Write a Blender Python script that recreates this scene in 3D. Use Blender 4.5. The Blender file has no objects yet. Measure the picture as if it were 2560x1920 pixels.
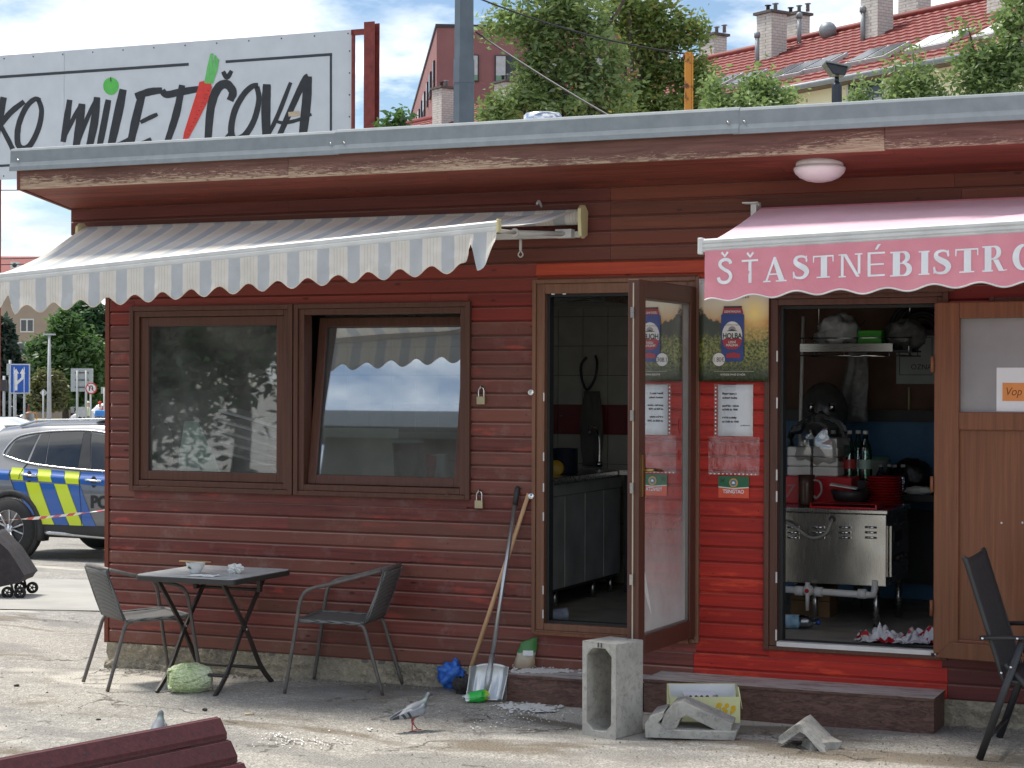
import bpy, math, random
from math import sin, cos, pi, radians, sqrt, atan2
from mathutils import Vector, Matrix, noise
random.seed(7)
sc = bpy.context.scene
col = sc.collection
V = Vector
# ---------------------------------------------------------------- camera
F_PX = 4715.0; ALPHA = radians(23.2); ROLL = radians(0.2); CAM = V((7.22, -10.25, 1.85))
Fv = V((-sin(ALPHA), cos(ALPHA), 0)); Rv = V((cos(ALPHA), sin(ALPHA), 0)); Uv = V((0, 0, 1))
Xc = Rv * cos(ROLL) + Uv * sin(ROLL); Yc = Uv * cos(ROLL) - Rv * sin(ROLL)
cd = bpy.data.cameras.new('camera'); cam = bpy.data.objects.new('camera', cd); col.objects.link(cam)
cam.matrix_world = Matrix(((Xc.x, Yc.x, -Fv.x, CAM.x), (Xc.y, Yc.y, -Fv.y, CAM.y), (Xc.z, Yc.z, -Fv.z, CAM.z), (0, 0, 0, 1)))
cd.sensor_width = 36.0; cd.lens = 36.0 * F_PX / 2560.0; cd.clip_start = 0.1; cd.clip_end = 3000
sc.camera = cam
# ---------------------------------------------------------------- sky, sun, exposure
SUN_DIR = V((-0.58, 0.06, 1.15)).normalized()
SUN_EL = math.asin(SUN_DIR.z); SUN_AZ = atan2(SUN_DIR.x, SUN_DIR.y)
world = bpy.data.worlds.new('World'); sc.world = world; world.use_nodes = True
nt = world.node_tree; nt.nodes.clear()
def wn(t, **k):
    n = nt.nodes.new(t)
    for a, b in k.items(): setattr(n, a, b)
    return n
wo = wn('ShaderNodeOutputWorld'); sky = wn('ShaderNodeTexSky', sky_type='NISHITA'); sky.sun_disc = False
sky.sun_elevation = SUN_EL; sky.sun_rotation = SUN_AZ; sky.air_density = 1.0; sky.dust_density = 0.3; sky.ozone_density = 2.5
b1 = wn('ShaderNodeBackground'); b1.inputs[1].default_value = 0.056
nt.links.new(sky.outputs[0], b1.inputs[0])
tc = wn('ShaderNodeTexCoord'); sep = wn('ShaderNodeSeparateXYZ'); nt.links.new(tc.outputs['Generated'], sep.inputs[0])
zp = wn('ShaderNodeMath', operation='ADD'); zp.inputs[1].default_value = 0.22; nt.links.new(sep.outputs[2], zp.inputs[0])
zm = wn('ShaderNodeMath', operation='MAXIMUM'); zm.inputs[1].default_value = 0.08; nt.links.new(zp.outputs[0], zm.inputs[0])
dx = wn('ShaderNodeMath', operation='DIVIDE'); dy = wn('ShaderNodeMath', operation='DIVIDE')
nt.links.new(sep.outputs[0], dx.inputs[0]); nt.links.new(zm.outputs[0], dx.inputs[1])
nt.links.new(sep.outputs[1], dy.inputs[0]); nt.links.new(zm.outputs[0], dy.inputs[1])
cmb = wn('ShaderNodeCombineXYZ'); nt.links.new(dx.outputs[0], cmb.inputs[0]); nt.links.new(dy.outputs[0], cmb.inputs[1])
cmb.inputs[2].default_value = 6.1
cn = wn('ShaderNodeTexNoise'); cn.inputs['Scale'].default_value = 1.9; cn.inputs['Detail'].default_value = 9; cn.inputs['Roughness'].default_value = 0.56
nt.links.new(cmb.outputs[0], cn.inputs['Vector'])
cr = wn('ShaderNodeValToRGB'); cr.color_ramp.elements[0].position = 0.46; cr.color_ramp.elements[1].position = 0.60
nt.links.new(cn.outputs['Fac'], cr.inputs[0])
cn2 = wn('ShaderNodeTexNoise'); cn2.inputs['Scale'].default_value = 3.6; cn2.inputs['Detail'].default_value = 6
nt.links.new(cmb.outputs[0], cn2.inputs['Vector'])
cr2 = wn('ShaderNodeValToRGB'); cr2.color_ramp.elements[0].position = 0.35; cr2.color_ramp.elements[1].position = 0.62
cr2.color_ramp.elements[0].color = (0.40, 0.46, 0.54, 1); cr2.color_ramp.elements[1].color = (1.0, 0.99, 0.97, 1)
nt.links.new(cn2.outputs['Fac'], cr2.inputs[0])
b2 = wn('ShaderNodeBackground'); b2.inputs[1].default_value = 0.84; nt.links.new(cr2.outputs[0], b2.inputs[0])
mx = wn('ShaderNodeMixShader'); nt.links.new(cr.outputs[0], mx.inputs[0]); nt.links.new(b1.outputs[0], mx.inputs[1]); nt.links.new(b2.outputs[0], mx.inputs[2])
nt.links.new(mx.outputs[0], wo.inputs[0])
sd = bpy.data.lights.new('sun', 'SUN'); sd.energy = 2.1; sd.angle = radians(14); sd.color = (1.0, 0.94, 0.85)
so = bpy.data.objects.new('sun', sd); col.objects.link(so); so.rotation_euler = SUN_DIR.to_track_quat('Z', 'Y').to_euler(); so.location = (-10, 5, 30)
sc.view_settings.view_transform = 'Standard'; sc.view_settings.look = 'None'; sc.view_settings.gamma = 1.0
sc.view_settings.use_curve_mapping = False; sc.view_settings.exposure = 1.3
sc.render.engine = 'CYCLES'
# ---------------------------------------------------------------- pixel -> place helpers (photo pixels, 2560 x 1920)
def ray(px, py): return Fv + Xc * ((px - 1280) / F_PX) + Yc * ((960 - py) / F_PX)
def PY(px, py, y=0.0): d = ray(px, py); return CAM + d * ((y - CAM.y) / d.y)
def PZ(px, py, z=0.0): d = ray(px, py); return CAM + d * ((z - CAM.z) / d.z)
def PX(px, py, x=0.0): d = ray(px, py); return CAM + d * ((x - CAM.x) / d.x)
def PD(px, py, dep): return CAM + ray(px, py) * dep
def sstep(x, a, b):
    t = min(1, max(0, (x - a) / (b - a))); return t * t * (3 - 2 * t)
def gz(x, y):
    z = 0.03 * sstep(x, 0, 2)
    if y > 0.5:
        z -= 0.036 * (min(y, 10) - 0.5)
        if y > 10: z -= 0.01 * (min(y, 110) - 10)
    return z
def PG(px, py):
    z = 0.0
    for i in range(12):
        p = PZ(px, py, z); z = gz(p.x, p.y)
    return p
# ---------------------------------------------------------------- mesh builder
class MB:
    def __init__(s): s.v = []; s.f = []; s.m = []; s.sm = []
    def add(s, vs, fs, mi=0, smooth=False):
        o = len(s.v); s.v += [tuple(p) for p in vs]
        for f in fs: s.f.append(tuple(i + o for i in f)); s.m.append(mi); s.sm.append(smooth)
        return s
    def box(s, a, b, mi=0):
        x0, y0, z0 = a; x1, y1, z1 = b
        vs = [(x0, y0, z0), (x1, y0, z0), (x1, y1, z0), (x0, y1, z0), (x0, y0, z1), (x1, y0, z1), (x1, y1, z1), (x0, y1, z1)]
        return s.add(vs, [(0, 3, 2, 1), (4, 5, 6, 7), (0, 1, 5, 4), (1, 2, 6, 5), (2, 3, 7, 6), (3, 0, 4, 7)], mi)
    def obox(s, c, ax, ay, az, mi=0):   # oriented box: centre + three half vectors
        c = V(c); ax = V(ax); ay = V(ay); az = V(az)
        vs = [c + ax * i + ay * j + az * k for k in (-1, 1) for (i, j) in ((-1, -1), (1, -1), (1, 1), (-1, 1))]
        return s.add(vs, [(0, 3, 2, 1), (4, 5, 6, 7), (0, 1, 5, 4), (1, 2, 6, 5), (2, 3, 7, 6), (3, 0, 4, 7)], mi)
    def loop(s, rings, mi=0, closed=True, caps=True, smooth=True):
        n = len(rings[0]); o = len(s.v)
        for r in rings: s.v += [tuple(p) for p in r]
        for i in range(len(rings) - 1):
            for j in range(n if closed else n - 1):
                k = (j + 1) % n
                s.f.append((o + i * n + j, o + i * n + k, o + (i + 1) * n + k, o + (i + 1) * n + j)); s.m.append(mi); s.sm.append(smooth)
        if caps and closed:
            s.f.append(tuple(o + j for j in reversed(range(n)))); s.m.append(mi); s.sm.append(False)
            s.f.append(tuple(o + (len(rings) - 1) * n + j for j in range(n))); s.m.append(mi); s.sm.append(False)
        return s
    def tube(s, pts, r, n=8, mi=0, sq=None, caps=True):
        pts = [V(p) for p in pts]; rs = r if isinstance(r, (list, tuple)) else [r] * len(pts)
        rings = []; up = None
        for i, p in enumerate(pts):
            d = (pts[min(i + 1, len(pts) - 1)] - pts[max(i - 1, 0)])
            if d.length < 1e-9: d = V((0, 0, 1))
            d.normalize()
            if up is None: up = V((0, 0, 1)) if abs(d.z) < 0.9 else V((1, 0, 0))
            a = d.cross(up)
            if a.length < 1e-6: a = d.cross(V((0, 1, 0)))
            a.normalize(); b = a.cross(d).normalized(); up = b
            ex, ey = (sq if sq else (1, 1))
            rings.append([p + a * (cos(2 * pi * j / n) * rs[i] * ex) + b * (sin(2 * pi * j / n) * rs[i] * ey) for j in range(n)])
        return s.loop(rings, mi, True, caps)
    def lathe(s, prof, c=(0, 0, 0), ax=(0, 0, 1), n=24, mi=0, caps=True, sx=1, sy=1):
        ax = V(ax).normalized(); a = ax.cross(V((0, 1, 0)) if abs(ax.y) < .9 else V((1, 0, 0))).normalized(); b = ax.cross(a); c = V(c)
        rings = [[c + ax * h + a * (cos(2 * pi * j / n) * r * sx) + b * (sin(2 * pi * j / n) * r * sy) for j in range(n)] for (r, h) in prof]
        return s.loop(rings, mi, True, caps)
    def prism(s, poly, d, mi=0):   # poly: list of 3-D points, extruded by d
        d = V(d); poly = [V(p) for p in poly]; n = len(poly); o = len(s.v)
        s.v += [tuple(p) for p in poly] + [tuple(p + d) for p in poly]
        s.f.append(tuple(o + i for i in range(n))); s.f.append(tuple(o + n + i for i in reversed(range(n))))
        s.m += [mi, mi]; s.sm += [False, False]
        for i in range(n):
            j = (i + 1) % n; s.f.append((o + j, o + i, o + n + i, o + n + j)); s.m.append(mi); s.sm.append(False)
        return s
    def grid(s, fn, nu, nv, mi=0, smooth=True):
        o = len(s.v)
        for i in range(nu + 1):
            for j in range(nv + 1): s.v.append(tuple(fn(i / nu, j / nv)))
        for i in range(nu):
            for j in range(nv):
                a = o + i * (nv + 1) + j; s.f.append((a, a + nv + 1, a + nv + 2, a + 1)); s.m.append(mi); s.sm.append(smooth)
        return s
    def sphere(s, c, r, nu=16, nv=10, mi=0, fn=None):
        c = V(c); rr = r if isinstance(r, (tuple, list)) else (r, r, r)
        rings = []
        for i in range(nv + 1):
            t = pi * (i + 0.02) / (nv + 0.04) ; ring = []
            for j in range(nu):
                a = 2 * pi * j / nu; d = V((sin(t) * cos(a), sin(t) * sin(a), -cos(t))); k = fn(d) if fn else 1
                ring.append(c + V((d.x * rr[0], d.y * rr[1], d.z * rr[2])) * k)
            rings.append(ring)
        return s.loop(rings, mi)
    def mesh(s, name, mats):
        me = bpy.data.meshes.new(name); me.from_pydata(s.v, [], s.f)
        for m in (mats if isinstance(mats, (list, tuple)) else [mats]): me.materials.append(m)
        me.polygons.foreach_set('material_index', s.m); me.polygons.foreach_set('use_smooth', s.sm); me.update()
        return me
    def build(s, name, mats, parent=None, world=False, bevel=0, solid=0, seg=2):
        off = V((0, 0, 0))
        if world and parent is not None:
            q = parent
            while q is not None: off += q.location; q = q.parent
            s.v = [tuple(V(p) - off) for p in s.v]
        o = bpy.data.objects.new(name, s.mesh(name, mats)); col.objects.link(o); o.parent = parent
        if solid:
            md = o.modifiers.new('solid', 'SOLIDIFY'); md.thickness = solid; md.offset = 0
        if bevel:
            md = o.modifiers.new('bevel', 'BEVEL'); md.width = bevel; md.segments = seg; md.limit_method = 'ANGLE'; md.angle_limit = radians(40)
        return o
def tag(o, label=None, cat=None, group=None, kind=None):
    if label: o['label'] = label
    if cat: o['category'] = cat
    if group: o['group'] = group
    if kind: o['kind'] = kind
    return o
def thing(name, label, cat, loc=(0, 0, 0), rz=0.0, group=None):
    o = bpy.data.objects.new(name, None); o.empty_display_size = 0.1; col.objects.link(o); o.location = loc; o.rotation_euler = (0, 0, rz)
    return tag(o, label, cat, group)
def copy_tree(o, parent=None):
    c = o.copy(); col.objects.link(c); c.parent = parent
    for ch in list(o.children): copy_tree(ch, c)
    return c
def spline(pts, n=6):
    pts = [V(p) for p in pts]; out = []
    for i in range(len(pts) - 1):
        p0 = pts[max(i - 1, 0)]; p1 = pts[i]; p2 = pts[i + 1]; p3 = pts[min(i + 2, len(pts) - 1)]
        for k in range(n):
            t = k / n
            out.append(0.5 * ((2 * p1) + (p2 - p0) * t + (2 * p0 - 5 * p1 + 4 * p2 - p3) * t * t + (3 * p1 - p0 - 3 * p2 + p3) * t ** 3))
    out.append(pts[-1]); return out
# ---------------------------------------------------------------- materials
def srgb(r, g, b):
    f = lambda c: ((c / 255 + 0.055) / 1.055) ** 2.4 if c > 10 else c / 255 / 12.92
    return (f(r), f(g), f(b), 1)
class NT:
    def __init__(s, name):
        s.mat = bpy.data.materials.new(name); s.mat.use_nodes = True; s.t = s.mat.node_tree; s.t.nodes.clear()
        s.out = s.n('ShaderNodeOutputMaterial')
    def n(s, t, **k):
        x = s.t.nodes.new(t)
        for a, b in k.items(): setattr(x, a, b)
        return x
    def l(s, a, b): s.t.links.new(a, b)
    def math(s, op, a, b=None, clamp=False):
        m = s.n('ShaderNodeMath', operation=op); m.use_clamp = clamp
        for i, q in enumerate((a, b)):
            if q is None: continue
            if isinstance(q, (int, float)): m.inputs[i].default_value = q
            else: s.l(q, m.inputs[i])
        return m.outputs[0]
    def mix(s, f, a, b, mode='MIX'):
        m = s.n('ShaderNodeMix', data_type='RGBA', blend_type=mode)
        for i, q in ((0, f), (6, a), (7, b)):
            if isinstance(q, (int, float)): m.inputs[i].default_value = q
            elif isinstance(q, tuple): m.inputs[i].default_value = q
            else: s.l(q, m.inputs[i])
        return m.outputs[2]
    def ramp(s, f, *st):
        r = s.n('ShaderNodeValToRGB'); e = r.color_ramp.elements
        while len(e) < len(st): e.new(0.5)
        for i, (p, c) in enumerate(st):
            e[i].position = p; e[i].color = c if isinstance(c, tuple) else (c, c, c, 1)
        s.l(f, r.inputs[0]); return r.outputs[0]
    def coord(s, kind='pos', stretch=(1, 1, 1), rnd=True):
        if kind == 'pos': c = s.n('ShaderNodeNewGeometry').outputs['Position']
        else: c = s.n('ShaderNodeTexCoord').outputs['Object']
        m = s.n('ShaderNodeMapping'); m.inputs['Scale'].default_value = stretch; s.l(c, m.inputs[0]); c = m.outputs[0]
        if rnd:
            oi = s.n('ShaderNodeObjectInfo'); k = s.math('MULTIPLY', oi.outputs['Random'], 53.0)
            a = s.n('ShaderNodeVectorMath', operation='ADD'); s.l(c, a.inputs[0]); s.l(k, a.inputs[1]); c = a.outputs[0]
        return c
    def noise(s, c, scale=5, detail=4, rough=0.55, dist=0):
        x = s.n('ShaderNodeTexNoise'); x.inputs['Scale'].default_value = scale; x.inputs['Detail'].default_value = detail
        x.inputs['Roughness'].default_value = rough; x.inputs['Distortion'].default_value = dist; s.l(c, x.inputs['Vector']); return x.outputs['Fac']
    def voro(s, c, scale=5, feature='F1'):
        x = s.n('ShaderNodeTexVoronoi', feature=feature); x.inputs['Scale'].default_value = scale; s.l(c, x.inputs['Vector']); return x
    def rnd(s): return s.n('ShaderNodeObjectInfo').outputs['Random']
    def bump(s, h, strength=0.3, dist=0.01):
        b = s.n('ShaderNodeBump'); b.inputs['Strength'].default_value = strength; b.inputs['Distance'].default_value = dist; s.l(h, b.inputs['Height']); return b.outputs[0]
    def pbr(s, color, rough=0.5, metal=0.0, normal=None, spec=0.5, trans=None):
        p = s.n('ShaderNodeBsdfPrincipled')
        for key, q in (('Base Color', color), ('Roughness', rough), ('Metallic', metal), ('Specular IOR Level', spec)):
            if isinstance(q, (int, float, tuple)): p.inputs[key].default_value = q
            else: s.l(q, p.inputs[key])
        if normal is not None: s.l(normal, p.inputs['Normal'])
        s.l(p.outputs[0], s.out.inputs[0]); s.p = p; return s.mat
def shade(c, k): return (c[0] * k, c[1] * k, c[2] * k, 1)
def pm(name, c1, c2=None, rough=0.55, metal=0.0, scale=8, bump=0.0, rnd=0.0, stretch=(1, 1, 1), kind='obj', bd=0.004, rv=0.12, spec=0.5, detail=5):
    t = NT(name); c2 = c2 or shade(c1, 0.78); co = t.coord(kind, stretch)
    nz = t.noise(co, scale, detail)
    f = t.ramp(nz, (0.3, 0.0), (0.7, 1.0)); c = t.mix(f, c1, c2)
    if rnd:
        k = t.math('ADD', t.math('MULTIPLY', t.rnd(), rnd * 2), 1 - rnd)
        g = t.n('ShaderNodeCombineColor'); [t.l(k, g.inputs[i]) for i in range(3)]
        c = t.mix(1.0, c, g.outputs[0], 'MULTIPLY')
    r = t.math('ADD', t.math('MULTIPLY', nz, rv), rough - rv / 2)
    nm = t.bump(t.noise(co, scale * 3.1, 4), bump, bd) if bump else None
    return t.pbr(c, r, metal, nm, spec)
def wood(name, base, dark, red=None, redamt=0.0, grain=1.0, rough=0.6, axis='x', rnd=0.18, knots=True, dust=0.0, ledge=0.0, ledgec=(0.42, 0.27, 0.23, 1), alt=None, worn=None):
    """painted / stained softwood: grain along an axis, knots, worn patches"""
    t = NT(name); st = {'x': (0.35, 13, 13), 'z': (13, 13, 0.35), 'y': (13, .35, 13)}[axis]
    co = t.coord('pos', st); co2 = t.coord('pos', (1, 1, 1))
    g = t.noise(co, 4.0, 6, 0.65, 0.8); c = t.mix(t.ramp(g, (0.32, 0.0), (0.72, 1.0)), dark, base)
    if red is not None and redamt > 0:
        wv = t.noise(t.coord('pos', {'x': (1.1, 4, 5), 'z': (4, 4, 1.1), 'y': (4, 1.1, 5)}[axis]), 2.6, 6, 0.6)
        c = t.mix(t.ramp(wv, (0.60 - redamt, 0.0), (0.70 - redamt * .6, 1.0)), c, red)
    if alt is not None:
        r2 = t.math('FRACT', t.math('MULTIPLY', t.rnd(), 7.13)); c = t.mix(t.ramp(r2, (0.35, 0.0), (1.0, 0.85)), c, alt)
    if worn is not None:
        wn_ = t.noise(t.coord('pos', (.8, 1, 1.3), rnd=False), 1.5, 6, .62); wf = t.noise(co, 7, 5, .7); c = t.mix(t.math('MULTIPLY', t.ramp(wn_, (0.42, 0.0), (0.66, 1.0)), t.ramp(wf, (.35, .25), (.62, .85))), c, worn)
    if knots:
        kv = t.voro(t.coord('pos', {'x': (2.3, 6, 6.5), 'z': (6, 6, 2.3), 'y': (6, 2.3, 6.5)}[axis]), 1.35)
        kd = t.ramp(kv.outputs['Distance'], (0.045, 1.0), (0.085, 0.0)); c = t.mix(t.math('MULTIPLY', kd, 0.75), c, shade(dark, 0.22))
    if dust:
        dn = t.noise(co2, 6, 6, 0.7); c = t.mix(t.math('MULTIPLY', t.ramp(dn, (0.55, 0.0), (0.8, 1.0)), dust), c, (0.35, 0.31, 0.28, 1))
    gn = t.n('ShaderNodeSeparateXYZ'); t.l(t.n('ShaderNodeNewGeometry').outputs['Normal'], gn.inputs[0])
    if ledge: c = t.mix(t.ramp(gn.outputs[2], (0.35, 0.0), (0.6, ledge)), c, ledgec)
    k = t.math('ADD', t.math('MULTIPLY', t.rnd(), rnd * 2), 1 - rnd); gg = t.n('ShaderNodeCombineColor'); [t.l(k, gg.inputs[i]) for i in range(3)]
    c = t.mix(1.0, c, gg.outputs[0], 'MULTIPLY')
    r = t.math('ADD', t.math('MULTIPLY', g, 0.25), rough - 0.1)
    return t.pbr(c, r, 0, t.bump(t.noise(co, 9, 5), 0.25 * grain, 0.004), 0.35)
def glass(name, base=0.10, k=2.2, tint=(1, 1, 1, 1), dirt=0.0, low=None):
    t = NT(name); tr = t.n('ShaderNodeBsdfTransparent'); tr.inputs[0].default_value = tint
    gl = t.n('ShaderNodeBsdfGlossy'); gl.inputs['Roughness'].default_value = 0.015; gl.inputs[0].default_value = (0.92, 0.96, 1, 1)
    fr = t.n('ShaderNodeFresnel'); fr.inputs[0].default_value = 1.45
    f = t.math('ADD', t.math('MULTIPLY', fr.outputs[0], k), base, True)
    m = t.n('ShaderNodeMixShader'); t.l(f, m.inputs[0]); t.l(tr.outputs[0], m.inputs[1]); t.l(gl.outputs[0], m.inputs[2]); o = m
    if dirt:
        co = t.coord('pos'); d = t.n('ShaderNodeBsdfDiffuse'); d.inputs[0].default_value = (0.55, 0.54, 0.52, 1)
        nz = t.noise(co, 2.2, 7, 0.65); df = t.math('ADD', t.math('MULTIPLY', t.ramp(nz, (0.4, 0.0), (0.75, 1.0)), dirt), dirt * 0.25)
        if low:   # flour dust settled on the lower half
            sz = t.n('ShaderNodeSeparateXYZ'); t.l(t.n('ShaderNodeNewGeometry').outputs['Position'], sz.inputs[0]); hz = t.math('ADD', sz.outputs[2], t.math('MULTIPLY', t.math('SUBTRACT', t.noise(co, 5, 6, .65), .5), .5)); df = t.math('ADD', df, t.ramp(t.math('DIVIDE', hz, 2.0), (.28, low), (.66, 0.)), True)
        m2 = t.n('ShaderNodeMixShader'); t.l(df, m2.inputs[0]); t.l(m.outputs[0], m2.inputs[1]); t.l(d.outputs[0], m2.inputs[2]); o = m2
    t.l(o.outputs[0], t.out.inputs[0]); return t.mat
def leafmat(name, c1, c2, c3=None, tr=0.5):
    t = NT(name); g = t.n('ShaderNodeNewGeometry'); r = g.outputs['Random Per Island']
    st = [(0.0, c1), (0.55, c2)] + ([(0.85, c2), (1.0, c3)] if c3 else [(1.0, c2)])
    c = t.ramp(r, *st)
    nz = t.noise(t.coord('pos', rnd=False), 0.9, 3); c = t.mix(t.ramp(nz, (0.35, 0.0), (0.65, 0.5)), c, shade(c1, 0.8))
    d = t.n('ShaderNodeBsdfDiffuse'); t.l(c, d.inputs[0]); tl = t.n('ShaderNodeBsdfTranslucent'); t.l(c, tl.inputs[0])
    gl = t.n('ShaderNodeBsdfGlossy'); gl.inputs['Roughness'].default_value = 0.45
    m = t.n('ShaderNodeMixShader'); m.inputs[0].default_value = tr; t.l(d.outputs[0], m.inputs[1]); t.l(tl.outputs[0], m.inputs[2])
    m2 = t.n('ShaderNodeMixShader'); m2.inputs[0].default_value = 0.05; t.l(m.outputs[0], m2.inputs[1]); t.l(gl.outputs[0], m2.inputs[2])
    t.l(m2.outputs[0], t.out.inputs[0]); return t.mat
def text_part(body, size, mat, parent, o, right, up, align='LEFT', bold=0.0, shear=0.0, sx=1.0, name='lettering', thick=0.0005):
    cu = bpy.data.curves.new(name, 'FONT'); cu.body = body; cu.size = size; cu.align_x = align; cu.offset = bold; cu.shear = shear
    ob = bpy.data.objects.new(name, cu); me = bpy.data.meshes.new_from_object(ob); bpy.data.objects.remove(ob); bpy.data.curves.remove(cu)
    o = V(o); right = V(right); up = V(up); off = V((0, 0, 0)); q = parent
    while q is not None: off += q.location; q = q.parent
    for v in me.vertices: v.co = o + right * (v.co.x * sx) + up * v.co.y - off
    me.materials.clear(); me.materials.append(mat); me.name = name
    ob = bpy.data.objects.new(name, me); col.objects.link(ob); ob.parent = parent; return ob
# ================================================================ materials of the place
M = {}
M['brown'] = wood('weathered_brown_stain', srgb(134, 68, 61), srgb(88, 44, 41), srgb(172, 72, 60), 0.015, rnd=0.20, dust=0.3, ledge=.5, alt=srgb(112, 70, 58), worn=srgb(120, 84, 74))
M['maroon'] = wood('maroon_stain', srgb(122, 62, 52), srgb(90, 44, 38), srgb(140, 62, 50), 0.0, rnd=0.18, ledge=.4, alt=srgb(104, 62, 48))
M['rust'] = wood('warm_brown_stain', srgb(126, 72, 52), srgb(92, 52, 40), srgb(140, 70, 48), 0.0, rnd=0.18, ledge=.4, alt=srgb(120, 62, 46))
M['redbrown'] = wood('sheltered_red_stain', srgb(144, 52, 43), srgb(108, 38, 33), srgb(158, 54, 42), 0.0, rnd=0.16, ledge=.4, alt=srgb(122, 58, 48))
M['red'] = wood('fresh_red_stain', srgb(192, 50, 38), srgb(148, 36, 30), srgb(206, 68, 42), 0.02, rnd=0.12, ledge=.25, ledgec=(.5, .2, .15, 1))
M['orange'] = wood('orange_red_stain', srgb(194, 80, 50), srgb(160, 60, 40), srgb(206, 94, 56), 0.0, rnd=0.08)
M['darkred'] = wood('dark_red_stain', srgb(112, 50, 47), srgb(80, 34, 34), srgb(124, 50, 46), 0.0, rnd=0.12, rough=.5, ledge=.35)
M['panelred'] = wood('purple_brown_stain', srgb(92, 44, 46), srgb(64, 29, 33), srgb(106, 42, 42), 0.0, rnd=0.12, rough=.55)
M['soffit'] = wood('soffit_red_stain', srgb(142, 78, 64), srgb(104, 54, 45), srgb(152, 72, 56), 0.02, rnd=0.16)
M['pvc'] = wood('brown_wood_grain_plastic', srgb(100, 66, 54), srgb(78, 50, 41), rough=0.42, axis='z', knots=False, rnd=0.06, grain=0.3)
M['pvch'] = wood('brown_wood_grain_plastic_rail', srgb(100, 66, 54), srgb(78, 50, 41), rough=0.42, axis='x', knots=False, rnd=0.06, grain=0.3)
M['pvcl'] = wood('light_brown_plastic', srgb(138, 90, 62), srgb(108, 68, 48), rough=0.42, axis='z', knots=False, rnd=0.06, grain=0.3)
M['pvcd'] = wood('warm_brown_plastic', srgb(134, 94, 72), srgb(108, 74, 58), rough=0.42, axis='z', knots=False, rnd=0.06, grain=0.3)
M['seal'] = pm('black_rubber', (0.02, 0.021, 0.022, 1), rough=0.6)
M['white'] = pm('white_paint', (0.72, 0.72, 0.70, 1), (0.6, 0.6, 0.58, 1), rough=0.45)
M['steel'] = pm('brushed_steel', (0.52, 0.51, 0.49, 1), (0.42, 0.41, 0.40, 1), rough=0.28, metal=1.0, scale=3, stretch=(1, 30, 30))
M['galv'] = pm('galvanised_sheet', (0.27, 0.295, 0.305, 1), (0.22, 0.245, 0.255, 1), rough=0.5, metal=0.3, scale=14, bump=0.05, kind='pos')
M['chrome'] = pm('chrome', (0.75, 0.75, 0.75, 1), rough=0.12, metal=1)
M['black'] = pm('black_plastic', (0.018, 0.018, 0.02, 1), (0.03, 0.03, 0.032, 1), rough=0.5)
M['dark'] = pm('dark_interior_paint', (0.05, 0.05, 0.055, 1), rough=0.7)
def conc():
    t = NT('grey_concrete'); co = t.coord('obj'); a = t.noise(co, 6, 7, .65); b = t.noise(co, 34, 6, .7); v = t.voro(co, 70); w = t.noise(t.coord('obj', (1, 1, .35)), 9, 5)
    c = t.mix(t.ramp(a, (.3, 0.), (.7, 1.)), srgb(186, 184, 176), srgb(152, 150, 144)); c = t.mix(t.ramp(b, (.5, 0.), (.72, .6)), c, srgb(96, 94, 88)); c = t.mix(t.ramp(w, (.55, 0.), (.75, .5)), c, srgb(104, 100, 92)); pore = t.ramp(v.outputs['Distance'], (.10, 1.), (.2, 0.)); pm_ = t.math('MULTIPLY', pore, t.ramp(t.noise(co, 14, 2), (.5, 0.), (.62, 1.))); c = t.mix(t.math('MULTIPLY', pm_, .7), c, srgb(60, 58, 55))
    return t.pbr(c, .92, 0, t.bump(t.math('SUBTRACT', b, pm_), .8, .006))
M['concrete'] = conc()
M['glass'] = glass('window_glass', 0.22, 2.2, (0.88, 0.92, 0.92, 1), 0.07)
M['doorglass'] = glass('door_glass', 0.06, 1.9, (0.9, 0.92, 0.92, 1), 0.24, .8)
M['glass2'] = glass('grey_window_glass', 0.10, 1.7, (0.92, 0.95, 0.95, 1), 0.16)  # diffuse grey mixed unevenly into this pane
def plinth_mat():
    t = NT('rough_concrete_plinth'); co = t.coord('pos', rnd=False)
    a = t.noise(co, 4, 6, 0.6); b = t.noise(co, 38, 5, 0.7); v = t.voro(co, 60)
    c = t.mix(t.ramp(a, (0.35, 0.0), (0.65, 1.0)), srgb(176, 166, 146), srgb(136, 130, 118)); c = t.mix(t.ramp(b, (0.45, 0.0), (0.7, 0.7)), c, srgb(200, 186, 158))
    m = t.noise(t.coord('pos', (1, 1, 3), rnd=False), 3, 5); c = t.mix(t.ramp(m, (0.55, 0.0), (0.75, 0.5)), c, srgb(84, 84, 62))
    h = t.math('ADD', b, t.math('MULTIPLY', v.outputs['Distance'], 0.5)); return t.pbr(c, 0.95, 0, t.bump(h, 0.9, 0.02))
M['plinth'] = plinth_mat()
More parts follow.
